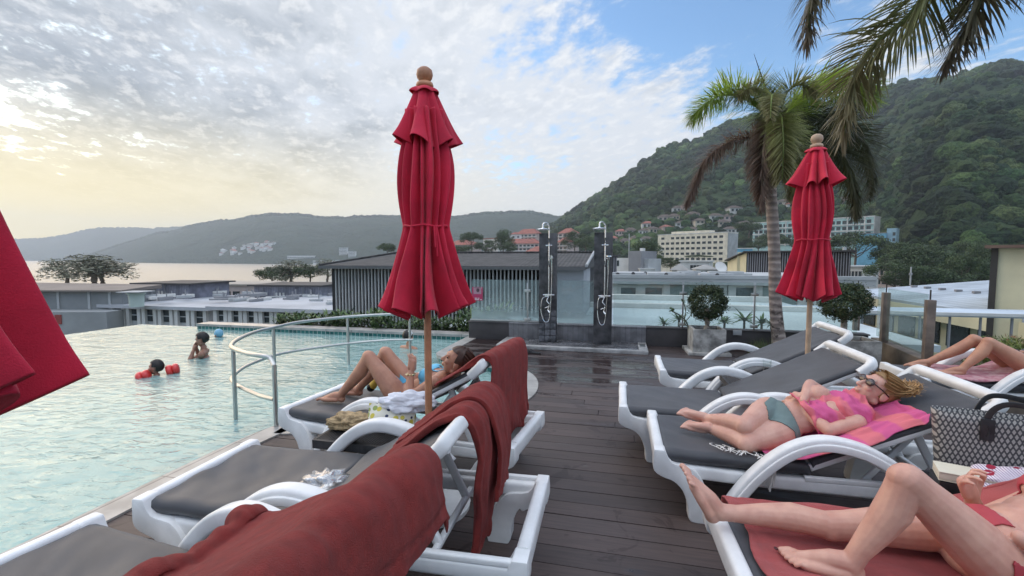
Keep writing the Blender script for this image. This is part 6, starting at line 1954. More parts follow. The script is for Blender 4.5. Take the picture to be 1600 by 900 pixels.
B = Block('white_block', 'small white house with a pitched roof over the terraces', 797, 815, 366, 470, 470, 10); B.wall(WHITE); B.hip(RED, 2.5, .5); B.windows(2, 2, 1, B.Wd - 1, B.H - 9, B.H - .6, 2.0, 1.6)
# villas stepping up the hill: each its own house
vill = [(1012, 352, 9), (1037, 345, 10), (1052, 340, 8), (1058, 327, 8), (1073, 323, 9), (1090, 330, 9), (1066, 350, 11), (1046, 358, 10), (1022, 360, 9), (1005, 366, 8), (985, 362, 8), (996, 375, 8), (1010, 378, 9), (978, 378, 8), (955, 374, 8), (1118, 342, 9), (1140, 341, 9), (1130, 350, 8), (1148, 329, 9), (1158, 351, 8), (1225, 318, 12), (1240, 323, 10), (1310, 318, 10), (1322, 312, 9), (1138, 362, 9), (1082, 338, 9), (1095, 345, 9), (1078, 362, 8), (968, 366, 7)]
for i, (px, py, wd) in enumerate(vill):
    q = hill.find(px, py + 4); d = math.atan2(q.y, q.x) - math.pi / 2
    e = empty('hill_villa', (q.x, q.y, q.z), d + rng.uniform(-.5, .5), 'small pale villa with a brown roof among the trees of the hillside', 'villa', 'villas on the wooded hillside')
    D = q.length; k = D / 430
    w_ = wd * k * 1.2; dp = w_ * .8; h_ = rng.uniform(3.4, 5.2) * k
    g = MB(); g.box2((-w_ / 2, 0, -3), (w_ / 2, dp, h_)); g.build('wall', [WHITE, PINK, paint('cream_render', (.54, .48, .38))][i % 3], e, smooth=None)
    o_ = .9; rs = 2.3 * k
    g = MB(); g.add([(-w_ / 2 - o_, -o_, h_ + .003), (w_ / 2 + o_, -o_, h_ + .003), (w_ / 2 + o_, dp + o_, h_ + .003), (-w_ / 2 - o_, dp + o_, h_ + .003), (-w_ * .18, dp / 2, h_ + rs), (w_ * .18, dp / 2, h_ + rs)], [(3, 2, 1, 0), (0, 1, 5, 4), (1, 2, 5), (2, 3, 4, 5), (3, 0, 4)]); g.build('roof', BROWN if i % 7 else RED, e, smooth=None)
    for x in (-.28, .05, .3):
        g = MB(); g.box((w_ * x, -.04, h_ * .62), (w_ * .17, .12, h_ * .42)); g.build('window', WIN, e, smooth=None)
# the bright resort far across the bay
for i in range(46):
    px = rng.uniform(345, 432); py = 397 - (px - 345) * .13 + rng.uniform(-9, 5)
    q = far2.find(px, py); o = empty('distant_house', (q.x, q.y, q.z), rng.uniform(0, 3), 'tiny white house of the resort across the bay', 'house', 'houses of the resort across the bay')
    k = rng.uniform(10, 17); g = MB(); g.box2((-k / 2, -k / 2, -5), (k / 2, k / 2, 7)); g.build('wall', WHITE, o, smooth=None)
    g = MB(); g.add([(-k * .6, -k * .6, 7.01), (k * .6, -k * .6, 7.01), (k * .6, k * .6, 7.01), (-k * .6, k * .6, 7.01), (0, 0, 11)], [(3, 2, 1, 0), (0, 1, 4), (1, 2, 4), (2, 3, 4), (3, 0, 4)]); g.build('roof', [BROWN, RED, LGREY][i % 3], o, smooth=None)
for (a, b_, py, h_, lab) in ((531, 543, 385, 26, 'larger pale hotel block across the bay, left half'), (545, 556, 388, 20, 'larger pale hotel block across the bay, right half'), (450, 492, 391, 9, 'long low pale row of buildings across the bay'), (490, 530, 401, 9, 'pale waterfront row across the bay')):
    q = far2.find((a + b_) / 2, py + 12); q2 = far2.find(b_, py + 12); D = -q.x * math.sin(YAW) + q.y * math.cos(YAW)
    o = empty('distant_hotel', (q.x, q.y, q.z - 3), YAW, lab, 'hotel'); w_ = (b_ - a) * D / FPX
    g = MB(); g.box2((-w_ / 2, -6, -6), (w_ / 2, 8, h_)); g.build('wall', WHITE, o, smooth=None); g = MB(); g.box2((-w_ / 2 - .5, -6.5, h_ + .01), (w_ / 2 + .5, 8.5, h_ + 1.2)); g.build('roof', LGREY, o, smooth=None)
    for i in range(int(h_ / 5)):
        g = MB(); g.box2((-w_ / 2 + 1, -6.3, 2 + 5 * i), (w_ / 2 - 1, -5.9, 4 + 5 * i)); g.build('window_band', WIN, o, smooth=None)
# poles
def pole(px, pyt, pyb, D, label, r=.07, bar=True):
    a, c = A(px, pyt, D), A(px, pyb, D); e = empty('utility_pole', (c.x, c.y, c.z), YAW, label, 'pole'); h_ = a.z - c.z
    g = MB(); g.tube([V((0, 0, 0)), V((0, 0, h_))], r, 8); g.build('mast', LGREY, e)
    if bar: 
        g = MB(); g.box((0, 0, h_ * .62), (.5 * D / 70, .12, .35 * D / 70)); g.build('transformer', GREY, e, bevel=.02)
pole(1317, 386, 440, 60, 'pale pole right of the red umbrella', .22, False); pole(1422, 417, 446, 70, 'pole with a transformer before the wooded slope', .10); pole(982, 365, 432, 90, 'thin pole left of the dark tree by the hotel', .10, False)
# right-hand glass fence of the deck
e = empty('glass_fence', (0, 0, 0), 0, 'glass fence with square brown posts on a low brown kerb', 'fence')
fp = [V((3.78, 8.0, 0)), V((3.70, 7.6, 0)), V((3.56, 6.38, 0))]
kb = mk('brown_kerb', (.15, .115, .085), .7, .25, 3)
dirn = (fp[2] - fp[0]).normalized()
ext = fp[2] + dirn * 1.6
g = MB(); g.rbar([fp[0] + V((.05, .0, .14)), ext + V((.05, 0, .14))], .20, .30, .01); g.build('kerb', kb, e)
for p in (fp[1], fp[2], fp[1] + (fp[1] - fp[2]) * .9):
    g = MB(); g.box((p.x, p.y, .29 + .36), (.085, .085, .71), math.atan2(dirn.y, dirn.x)); g.build('post', mk('brown_post', (.20, .155, .125), .6, .2, 6), e, bevel=.004)
    g = MB(); g.box((p.x + .03, p.y + .06, 1.05), (.012, .012, .14)); g.build('spigot', paint('pipe_dark', (.05, .045, .04)), e)
for a, b_ in ((fp[0], fp[1]), (fp[1], fp[2])):
    d_ = (b_ - a).normalized(); g = MB(); g.rbar([a + d_ * .06 + V((.0, 0, .70)), b_ - d_ * .06 + V((.0, 0, .70))], .010, .74, .002); g.build('pane', MAT['glass'], e)
o = empty('socket_box', (AY(1152, 520, 8.03).x, 8.03, AY(1152, 520, 8.03).z), 0, 'small pale socket box on the dark parapet', 'socket box'); g = MB(); g.box((0, 0, 0), (.13, .025, .08)); g.build('casing', LGREY, o, bevel=.005)
# ------------------------------------------------------------------ plants
def leaf_cloud(centers, radii, n, size, aspect=1.6, pal=((.05, .08, .025),), droop=0., seed=0, squash=.8, shell=.55, jitter=.35):
    """n small leaf faces spread through balls: returns verts, quads, colours"""
    r_ = np.random.default_rng(seed)
    centers = np.asarray(centers, float); radii = np.asarray(radii, float)
    w_ = radii ** 2; k = r_.choice(len(centers), n, p=w_ / w_.sum())
    d = r_.normal(size=(n, 3)); d /= np.linalg.norm(d, axis=1)[:, None]
    rad = radii[k] * (shell + (1 - shell) * r_.random(n) ** .5) * (1 + jitter * .4 * r_.normal(size=n))
    p = centers[k] + d * rad[:, None] * np.array([1, 1, squash])
    nrm = d + r_.normal(size=(n, 3)) * .7; nrm /= np.linalg.norm(nrm, axis=1)[:, None]
    a = np.cross(nrm, r_.normal(size=(n, 3))); a /= np.linalg.norm(a, axis=1)[:, None]
    a[:, 2] -= droop; a /= np.linalg.norm(a, axis=1)[:, None]
    b = np.cross(nrm, a)
    s = size * r_.uniform(.6, 1.35, n)[:, None]
    v = np.stack([p - a * s * aspect, p + b * s * .5, p + a * s * aspect, p - b * s * .5], 1).reshape(-1, 3)
    f = np.arange(n * 4).reshape(n, 4)
    pal = np.asarray(pal); tone = .75 + .5 * r_.random(len(centers))
    c = pal[r_.integers(len(pal), size=n)] * tone[k][:, None] * r_.uniform(.75, 1.3, n)[:, None]
    return v, f, np.repeat(c, 4, 0)

LEAFM = MAT['foliage']
GREENS = [(.050, .085, .024), (.034, .062, .018), (.066, .100, .030), (.028, .048, .016)]
DUSKY = [(.18, .18, .12), (.14, .145, .095), (.20, .20, .14)]
def tree_template(kind, seed):
    r_ = np.random.default_rng(seed); cs, rs = [], []
    if kind == 'round': n, sp = 34, 1.0
    elif kind == 'umbrella': n, sp = 34, 1.0
    else: n, sp = 26, 1.0
    for i in range(n):
        a = r_.uniform(0, 6.28); rr = r_.uniform(0, 1) ** .5
        if kind == 'round': z = .62 + .34 * r_.uniform(-1, 1) * math.sqrt(max(0, 1 - rr * rr)) ; x = .40 * rr
        elif kind == 'umbrella': z = .70 + .20 * (1 - rr * rr) + r_.uniform(-.08, .05); x = .52 * rr
        else: z = r_.uniform(.30, .98); x = .34 * rr * (1.25 - z)
        cs.append((x * math.cos(a), x * math.sin(a), z)); rs.append(r_.uniform(.09, .17))
    pal = DUSKY if kind == 'wispy' else GREENS
    v, f, c = leaf_cloud(cs, rs, 5200 if kind != 'wispy' else 1700, .017, 1.5, pal, .2, seed)
    crown = mesh_np('crown', v, f, c)
    g = MB(); g.tube(smooth_path([(0, 0, 0), (.01, .005, .2), (-.01, .01, .42), (0, 0, .62)], 4), [.028 - .0012 * i for i in range(13)], 8)
    for i in range(6):
        c_ = V(cs[i * 4]); g.tube([V((0, 0, .30 + .04 * i)), V((c_.x * .5, c_.y * .5, .42 + .04 * i)), c_], [.014, .009, .004], 6)
    return crown, g.mesh('trunk', 60)
TT = {(k, s): tree_template(k, s) for k in ('round', 'umbrella', 'wispy') for s in (1, 2, 3)}
BARK = mk('tree_bark', (.16, .12, .09), .9, .3, 6)
def tree(kind, s, px, pyb, D, hpx, wpx, label, group=None, name='leafy_tree', zb=None):
    q = A(px, pyb, D); h_ = hpx * D / FPX; w_ = wpx * D / FPX
    e = empty(name, q, rng.uniform(0, 6.28), label, 'tree', group)
    sc = {'round': .80, 'umbrella': 1.04, 'wispy': .5}[kind]
    cr, tr = TT[(kind, s)]
    for nm, me, m in (('crown', cr, LEAFM), ('trunk', tr, BARK)):
        o = link(nm, me, m, e); o.scale = (w_ / sc, w_ / sc, h_)
    return e
# along the beach, left
tree('wispy', 1, 105, 452, 120, 48, 60, 'sparse feathery tree by the shore at the far left', name='feathery_tree'); tree('wispy', 2, 150, 450, 115, 50, 95, 'broad feathery tree by the shore left of the water tank', name='feathery_tree')
tree('wispy', 3, 160, 448, 118, 44, 70, 'third feathery tree standing between the two others at the shore', name='feathery_tree')
for i, (px, pyb, hp, wp_) in enumerate(((425, 450, 36, 42), (455, 448, 40, 50), (485, 447, 38, 45), (512, 446, 42, 40), (440, 446, 30, 40))):
    tree('wispy' if i % 2 else 'round', 1 + i % 3, px, pyb, 150, hp, wp_, 'dusty green shore tree between the cabin and the pavilion', 'shore trees left of the pavilion', name='shore_tree')
# behind the pavilion roof and between the terraces
for px, pyb, D, hp, wp_, kd, lab in ((605, 402, 220, 24, 26, 'round', 'small tree poking over the pavilion roof left of the red umbrella'), (737, 400, 300, 38, 36, 'umbrella', 'spreading tree right of the red umbrella above the pavilion roof'), (760, 402, 290, 26, 34, 'round', 'low round tree before the white block'), (722, 402, 285, 20, 30, 'round', 'low tree by the pink walled red roofed building'), (787, 402, 300, 42, 30, 'round', 'tall dark tree left of the red roofed terrace'), (796, 404, 280, 26, 24, 'round', 'bright green tree below the red roofed terrace'), (842, 380, 560, 20, 36, 'umbrella', 'tree at the top of the red roofed terraces'), (857, 395, 420, 26, 22, 'round', 'tree half hidden by the tiled shower column'), (898, 398, 330, 36, 36, 'round', 'tree right of the red roofed blocks'), (915, 400, 280, 34, 34, 'round', 'dark tree left of the smooth shower column'), (880, 378, 520, 22, 30, 'round', 'tree on the slope above the tiled column'),
    (1010, 418, 170, 48, 38, 'round', 'dark tree left of the cream hotel'), (1020, 425, 150, 34, 32, 'round', 'lower dark tree at the foot of the cream hotel'), (1048, 423, 145, 20, 40, 'round', 'bushy tree under the cream hotel windows'), (1092, 408, 200, 10, 36, 'umbrella', 'low trees hiding the base of the cream hotel'), (1130, 425, 150, 18, 28, 'round', 'bush at the right foot of the cream hotel'),
    (1335, 425, 170, 62, 82, 'umbrella', 'big spreading tree before the teal and blue blocks'), (1310, 418, 190, 34, 40, 'round', 'tree behind the red umbrella at the foot of the teal hotel'), (1205, 392, 260, 30, 40, 'round', 'dark tree under the left half of the teal hotel'), (1240, 394, 240, 26, 36, 'round', 'dark tree left of the red umbrella under the teal hotel'), (1185, 396, 240, 22, 30, 'round', 'tree between the cream and the teal hotel'), (1405, 440, 140, 60, 44, 'round', 'dark tree right of the blue apartment block'), (1170, 372, 330, 28, 34, 'round', 'tree left of the teal hotel roof')):
    tree(kd, 1 + int(px) % 3, px, pyb, D, hp, wp_, lab)
for i in range(24):
    px = 1392 + i * 8.6 + rng.uniform(-6, 6); lv = i % 3
    tree(['umbrella', 'round'][i % 2], 1 + i % 3, px, 466 - 10 * lv, 105 + 26 * lv, rng.uniform(46, 74), rng.uniform(50, 84), 'leafy tree of the front rank of the wooded slope', 'trees along the foot of the wooded slope')

# ---- palms
m, tt, b = nt('frond_leaf')
a_ = nn(tt, 'ShaderNodeAttribute'); a_.attribute_name = 'Col'
tt.links.new(a_.outputs['Color'], b.inputs['Base Color']); b.inputs['Roughness'].default_value = .45; b.inputs['Specular IOR Level'].default_value = .4
b.inputs['Subsurface Weight'].default_value = 0
b.inputs['Transmission Weight'].default_value = 0
tl = nn(tt, 'ShaderNodeBsdfTranslucent'); tt.links.new(a_.outputs['Color'], tl.inputs[0])
ms = nn(tt, 'ShaderNodeMixShader'); ms.inputs[0].default_value = .42; tt.links.new(b.outputs[0], ms.inputs[1]); tt.links.new(tl.outputs[0], ms.inputs[2])
tt.links.new(ms.outputs[0], tt.nodes['Material Output'].inputs[0])
FROND = m
LIVE = ((.42, .55, .10), (.36, .46, .09)); MIDT = ((.30, .37, .10), (.27, .24, .11)); DRY = ((.30, .21, .15), (.20, .13, .10)); DARKG = ((.060, .085, .032), (.085, .080, .04))
def frond(parent, pts, col, n=70, leaf=.34, wid=.0062, droop=.6, seed=0, name='frond', stalk=.15, plane=1.0, plume=True):
    """a feather leaf: curved stalk with two rows of drooping leaflets"""
    r_ = np.random.default_rng(seed); pts = smooth_path(pts, 10); L = [0]
    for a, c in zip(pts, pts[1:]): L.append(L[-1] + (c - a).length)
    T = L[-1]; fr_ = frames(pts)
    vs, fs, cs = [], [], []
    def at(s):
        for i in range(len(L) - 1):
            if s <= L[i + 1] or i == len(L) - 2:
                q = (s - L[i]) / max(1e-6, L[i + 1] - L[i]); return pts[i].lerp(pts[i + 1], q), fr_[i]
    n = int(n * 1.7)
    for i in range(n):
        tq = stalk + (1 - stalk) * (i + .5) / n
        p, (t_, s_, u_) = at(T * tq)
        ln = leaf * (.45 + .9 * math.sin(math.pi * min(1, tq * .86 + .10)) ** .8) * r_.uniform(.85, 1.12)
        for sg in (-1, 1):
            for rep in range(3 if plume else 2):
                d = (s_ * sg * plane * (1 + .2 * r_.normal()) + t_ * (.55 + .5 * tq + .2 * r_.normal()) + u_ * (.28 * r_.normal() + (.75, -.60, .05)[rep])).normalized()
                o = len(vs); m_ = 5; ww = wid * r_.uniform(.8, 1.2); cc = np.array(col[0]) * (1 - tq) + np.array(col[1]) * tq; cc = cc * r_.uniform(.7, 1.35)
                q = p.copy(); dd = d.copy(); l_ = ln * r_.uniform(.8, 1.05)
                for j in range(m_ + 1):
                    x = j / m_; w_ = ww * (math.sin(math.pi * (x * .82 + .14)) if j < m_ else .02)
                    sd = dd.cross(V((0, 0, 1))); sd = sd.normalized() if sd.length > .05 else s_
                    sd = (sd * .8 + u_ * .35 * sg).normalized()
                    vs.append(q + sd * w_); vs.append(q - sd * w_); cs.append(cc * (1 - .25 * x)); cs.append(cc * (1 - .25 * x))
                    dd = (dd + V((0, 0, -droop * .28 * (1 + .3 * r_.normal())))).normalized(); q = q + dd * l_ / m_
                for j in range(m_): fs.append((o + 2 * j, o + 2 * j + 1, o + 2 * j + 3, o + 2 * j + 2))
    n0 = len(vs)
    k = 6
    for i, p in enumerate(pts):
        t_, s_, u_ = fr_[i]; r = .017 * (1 - .8 * i / len(pts)) + .002
        for e_ in range(k):
            a = 2 * math.pi * e_ / k; vs.append(p + s_ * r * math.cos(a) + u_ * r * math.sin(a)); cs.append(np.array(col[0]) * 1.1)
    for i in range(len(pts) - 1):
        for e_ in range(k): fs.append((n0 + i * k + e_, n0 + i * k + (e_ + 1) % k, n0 + (i + 1) * k + (e_ + 1) % k, n0 + (i + 1) * k + e_))
    me = mesh_np(name, [tuple(v) for v in vs], fs, np.array([tuple(c) for c in cs]))
    return link(name, me, FROND, parent)
pb = V((2.42, 7.72, 0))
e = empty('palm_tree', pb, 0, 'palm with a ringed grey trunk standing in the deck beside the red umbrella', 'palm tree')
def wl(px, py, Y): return AY(px, py, Y) - pb
YB = 7.72
tp = smooth_path([(0, 0, -.1), wl(1212, 480, YB), wl(1210, 400, YB), wl(1207, 340, YB), wl(1204, 288, YB), wl(1207, 250, YB)], 8)
g = MB(); n = len(tp)
g.tube(tp, [(.076 + .012 * (1 - i / n) + .085 * math.exp(-i / 2.0)) * (1 + .006 * math.sin(i * 2.4)) for i in range(n)], 18)
m, tt, b = nt('ringed_bark'); co = objco(tt); s_ = nn(tt, 'ShaderNodeSeparateXYZ'); tt.links.new(co, s_.inputs[0])
rg = mth(tt, 'SINE', mth(tt, 'ADD', mth(tt, 'MULTIPLY', s_.outputs[2], 62.), mth(tt, 'MULTIPLY', tex_noise(tt, 3, 3, .5, co), 5.)))
dk_ = mth(tt, 'MULTIPLY', ramp(tt, tex_noise(tt, 9, 5, .65, co, 1.), .54, .60), ramp(tt, s_.outputs[2], .15, 1.3, 1., .0))
bc = mixc(tt, mixc(tt, (.33, .27, .235), (.25, .20, .18), ramp(tt, rg, .2, .9)), (.05, .04, .036), dk_)
tt.links.new(mixc(tt, bc, mixc(tt, (1.2, 1.2, 1.2), (.7, .7, .7), ramp(tt, tex_noise(tt, 5, 5, .6, co), .3, .7)), 1., 'MULTIPLY'), b.inputs['Base Color']); b.inputs['Roughness'].default_value = .9
bump(tt, b, mth(tt, 'ADD', rg, mth(tt, 'MULTIPLY', tex_noise(tt, 30, 4, .6, co), .8)), .5, .012)
g.build('trunk', m, e, 80)
g = MB(); g.tube([wl(1205, 290, YB), wl(1206, 262, YB), wl(1209, 225, YB), wl(1212, 190, YB)], [.095, .115, .10, .05], 14); g.build('crownshaft', mk('crownshaft', (.20, .20, .055), .6, .3, 6, col2=(.14, .085, .05)), e, 80)
hub = wl(1212, 200, YB)
def fr3(*q): return [hub] + [wl(a, b_, Y) for a, b_, Y in q]
frond(e, fr3((1175, 160, 7.6), (1135, 148, 7.5), (1105, 160, 7.4), (1082, 182, 7.4)), LIVE, 95, .40, seed=1, droop=.36)
frond(e, fr3((1240, 165, 7.8), (1275, 140, 7.9), (1310, 128, 8.0), (1345, 135, 8.1), (1365, 160, 8.1)), LIVE, 100, .40, seed=2, droop=.36)
frond(e, fr3((1180, 212, 7.3), (1140, 222, 7.2), (1100, 252, 7.1), (1080, 300, 7.1), (1072, 318, 7.1)), DRY, 90, .25, seed=3, droop=.5)
frond(e, fr3((1218, 180, 7.3), (1222, 190, 6.9), (1224, 230, 6.7), (1222, 280, 6.7)), MIDT, 80, .30, seed=4, droop=.34)
frond(e, fr3((1205, 185, 7.4), (1198, 200, 7.0), (1192, 240, 6.9), (1190, 300, 6.9), (1192, 325, 6.9)), DRY, 90, .24, seed=5, droop=.45)
frond(e, fr3((1230, 178, 8.2), (1270, 182, 8.5), (1310, 190, 8.6), (1345, 215, 8.7), (1362, 262, 8.7), (1360, 300, 8.7)), DARKG, 100, .42, seed=6, droop=.4, wid=.007)
frond(e, fr3((1240, 215, 8.1), (1280, 215, 8.3), (1315, 240, 8.4), (1335, 290, 8.4), (1338, 335, 8.4)), DARKG, 95, .38, seed=7, droop=.4, wid=.007)
frond(e, fr3((1215, 175, 8.3), (1225, 172, 8.9), (1232, 195, 9.2), (1236, 240, 9.2)), DARKG, 70, .42, seed=8)
frond(e, fr3((1226, 196, 7.5), (1238, 212, 7.2), (1242, 255, 7.1), (1236, 305, 7.1)), MIDT, 80, .28, seed=9, droop=.4)
frond(e, fr3((1200, 195, 7.5), (1186, 214, 7.4), (1182, 258, 7.3), (1186, 310, 7.3)), DRY, 80, .22, seed=10, droop=.45)
frond(e, fr3((1196, 165, 7.6), (1186, 142, 7.4), (1170, 138, 7.2), (1152, 150, 7.1)), MIDT, 60, .30, seed=31, droop=.3)
frond(e, fr3((1222, 165, 7.5), (1232, 142, 7.3), (1252, 132, 7.2), (1275, 142, 7.1)), MIDT, 60, .30, seed=32, droop=.3)
frond(e, fr3((1208, 160, 7.3), (1207, 148, 6.9), (1205, 158, 6.6), (1204, 185, 6.45)), MIDT, 55, .20, seed=33, droop=.3)
g = MB(); g.tube([hub, wl(1197, 140, YB), wl(1178, 84, YB)], [.02, .014, .002], 8); g.build('spear_leaf', FROND, e)
me = e.children[-1].data; a_ = me.color_attributes.new('Col', 'FLOAT_COLOR', 'POINT'); a_.data.foreach_set('color', np.tile(np.array([.09, .15, .04, 1], np.float32), len(me.vertices)))
# the nearer palm whose trunk leans in from beyond the right edge
YN = 3.1
hub = AY(1500, -175, 2.75)
base = V((4.1, .35, 0))
e = empty('palm_tree', base, 0, 'nearer palm of which only the hanging grey green fronds show at the top', 'palm tree')
hb = hub - base
g = MB(); tp = smooth_path([(0, 0, -.1), hb * .35 + V((.5, -.25, .3)), hb * .7 + V((.45, -.2, .25)), hb + V((.03, 0, -.05))], 8); g.tube(tp, [.13 - .05 * i / len(tp) for i in range(len(tp))], 14); g.build('trunk', MAT['bark'], e, 80)
def fr4(*q): return [hb] + [AY(a, b_, Y) - base for a, b_, Y in q]
GG = ((.25, .30, .11), (.27, .22, .13)); GD = ((.18, .20, .10), (.20, .16, .11))
frond(e, fr4((1470, -60, 2.8), (1425, 20, 2.9), (1370, 66, 3.0), (1335, 120, 3.1), (1323, 175, 3.1), (1318, 214, 3.1)), GG, 74, .235, .0052, seed=21, droop=.5, stalk=.22, plume=False)
frond(e, fr4((1530, -100, 2.75), (1540, -30, 2.8), (1515, 35, 2.85), (1490, 78, 2.85), (1478, 100, 2.85)), GD, 56, .185, .005, seed=22, droop=.5, stalk=.25, plume=False)
frond(e, fr4((1440, -140, 2.8), (1360, -110, 2.9), (1290, -60, 3.0), (1268, 0, 3.0), (1262, 60, 3.0)), GD, 44, .21, .005, seed=23, droop=.6, stalk=.3, plume=False)
frond(e, fr4((1560, -190, 2.7), (1640, -160, 2.7), (1690, -60, 2.7)), GD, 40, .3, .006, seed=24, droop=.8, stalk=.25)

# ---- clipped ball trees in planters
def topiary(c, r, trunk_h, label, box, seed, squash=1.0, leafs=9000):
    e = empty('ball_tree', c, 0, label, 'tree', 'clipped ball trees')
    cs = [(0, 0, trunk_h + r * .85)]; rs = [r]
    r_ = np.random.default_rng(seed)
    for i in range(60):
        d = r_.normal(size=3); d /= np.linalg.norm(d); cs.append(np.array(cs[0]) + d * r * .86 * np.array([1, 1, squash])); rs.append(r * r_.uniform(.14, .24))
    v, f, cc = leaf_cloud(cs, rs, leafs, .0125, 1.5, [(.030, .052, .018), (.045, .070, .022), (.020, .036, .014), (.075, .085, .03)], 0, seed, squash, .72)
    link('crown', mesh_np('crown', v, f, cc), LEAFM, e)
    g = MB(); g.tube(smooth_path([(0, 0, -.02), (.015, .01, trunk_h * .5), (0, 0, trunk_h + r * .5)], 5), [.052 - .002 * i for i in range(11)], 12)
    for i in range(5): g.tube([V((0, 0, trunk_h)), V((r * .4 * math.cos(i * 1.3), r * .4 * math.sin(i * 1.3), trunk_h + r * .5))], [.02, .008], 6)
    g.build('trunk', mk('pale_bark', (.36, .31, .26), .9, .3, 9), e, 80)
    return e
def planter(c, s, h_, label, plinth=True):
    e = empty('planter', c, R(2), label, 'planter')
    g = MB(); t_ = .04
    g.box2((-s, -s, .05), (s, -s + t_, h_)); g.box2((-s, s - t_, .05), (s, s, h_)); g.box2((-s, -s + t_ + .001, .05), (-s + t_, s - t_ - .001, h_)); g.box2((s - t_, -s + t_ + .001, .05), (s, s - t_ - .001, h_))
    g.build('box', MAT['concrete'], e, bevel=.006)
    g = MB(); g.box2((-s + t_, -s + t_, .06), (s - t_, s - t_, h_ - .05)); g.build('soil', mk('soil', (.05, .035, .025), .95, .3, 20), e)
    if plinth: g = MB(); g.box2((-s - .07, -s - .07, 0), (s + .07, s + .07, .048)); g.build('plinth', MAT['concrete'], e, bevel=.006)
    return e
planter((1.33, 7.72, 0), .24, .40, 'square weathered concrete planter on a plinth by the parapet')
topiary((1.33, 7.72, .36), .285, .19, 'clipped ball tree in the square concrete planter', True, 31, .98)
planter((3.05, 7.0, 0), .23, .42, 'concrete planter in the deck corner beside the empty lounger back', False)
topiary((2.95, 7.05, .38), .30, .27, 'clipped ball tree half hidden by the pale pole umbrella', True, 32, .85)
# bare stems beside the planter
e = empty('bare_shrub', (1.02, 7.88, .33), 0, 'thin bare forked stems left of the clipped ball tree', 'shrub')
g = MB(); g.tube(smooth_path([(.12, 0, -.3), (.06, 0, .05), (-.03, .02, .20), (-.20, .02, .30)], 5), [.012] * 16, 6); g.tube(smooth_path([(.06, 0, .05), (.0, .01, .12), (.02, .03, .30), (-.02, .02, .45)], 5), [.009] * 16, 6); g.tube(smooth_path([(.0, 0, .12), (.10, .02, .24), (.12, .02, .36)], 5), [.007] * 11, 6)
g.build('stem', mk('stem_green', (.14, .15, .10), .8, .2, 8), e, 60)
v, f, cc = leaf_cloud([(-.2, .02, .32), (-.02, .02, .47), (.12, .02, .38)], [.04, .035, .035], 40, .022, 1.6, [(.06, .10, .03)], .3, 5); link('leaf_tips', mesh_np('leaf_tips', v, f, cc), LEAFM, e)
# rosettes beyond the glass
def rosette(c, s, label, seed, n=26, group='rosette plants beyond the glass', cat='plant', col=(.10, .17, .06)):
    r_ = np.random.default_rng(seed); e = empty('rosette_plant', c, 0, label, cat, group); vs, fs, cs = [], [], []
    for i in range(n):
        a = i * 2.4 + r_.uniform(-.2, .2); el = r_.uniform(.25, 1.25); d = V((math.cos(a) * math.cos(el), math.sin(a) * math.cos(el), math.sin(el))); q = V((0, 0, .02)); sd = V((-math.sin(a), math.cos(a), 0)); o = len(vs); L_ = s * r_.uniform(.7, 1.1); cc = np.array(col) * r_.uniform(.6, 1.3)
        for j in range(5):
            x = j / 4; w_ = s * .085 * (math.sin(math.pi * (.2 + .78 * x)) + .02); vs += [q + sd * w_, q - sd * w_]; cs += [cc, cc]; d = (d + V((0, 0, -.22))).normalized(); q = q + d * L_ / 4
        for j in range(4): fs.append((o + 2 * j, o + 2 * j + 1, o + 2 * j + 3, o + 2 * j + 2))
    link('leaves', mesh_np('leaves', [tuple(v) for v in vs], fs, np.array(cs)), LEAFM, e)
    g = MB(); g.tube([V((0, 0, -.5)), V((0, 0, .08))], .02, 6); g.build('stem', BARK, e)
for i, (px, py, s) in enumerate(((1037, 508, .20), (1061, 502, .24), (1132, 507, .24), (1163, 503, .34), (1190, 508, .24), (1205, 510, .2))):
    c = AY(px, py, 8.9); rosette(c, s, ['small spiky plant left of the bare stems behind the glass', 'spiky plant behind the glass post left of the ball tree', 'spiky plant right of the square planter behind the glass', 'largest spiky plant behind the glass right of the planter', 'spiky plant just left of the palm trunk behind the glass', 'smallest spiky plant by the palm trunk behind the glass'][i], 40 + i)
# leafy row between the pool and the pavilion
r_ = np.random.default_rng(3)
hv = []
for s in range(3):
    vs, fs, cs = [], [], []
    for i in range(300):
        c = V((r_.uniform(-.34, .34), r_.uniform(-.22, .22), 0)); a = r_.uniform(0, 6.28); el = r_.uniform(.1, 1.2); d = V((math.cos(a) * math.cos(el), math.sin(a) * math.cos(el), math.sin(el))); q = V((c.x, c.y, r_.uniform(.02, .38))); sd = d.cross(V((0, 0, 1))).normalized(); o = len(vs); L_ = r_.uniform(.12, .24); cc = np.array([(.06, .11, .03), (.035, .07, .02), (.11, .16, .05)][r_.integers(3)]) * r_.uniform(.7, 1.3)
        for j in range(4):
            x = j / 3; w_ = .022 * math.sin(math.pi * (.12 + .84 * x)); vs += [q + sd * w_, q - sd * w_]; cs += [cc, cc]; d = (d + V((0, 0, -.25))).normalized(); q = q + d * L_ / 3
        for j in range(3): fs.append((o + 2 * j, o + 2 * j + 1, o + 2 * j + 3, o + 2 * j + 2))
    hv.append(mesh_np('leaves', [tuple(v) for v in vs], fs, np.array(cs)))
for i in range(11):
    x = -7.6 + i * .50
    e = empty('leafy_shrub', (x, 9.05 + rng.uniform(-.08, .08), -.12), rng.uniform(0, 6.28), 'low leafy shrub of the row between the pool and the pavilion', 'shrub', 'leafy shrubs behind the pool')
    o = link('leaves', hv[i % 3], LEAFM, e); k = rng.uniform(.8, 1.15); o.scale = (k, k, k * (1.25 if i > 8 else rng.uniform(.8, 1.1)))
    g = MB(); g.tube([V((0, 0, -.2)), V((0, 0, .2))], .015, 6); g.build('stem', BARK, e)
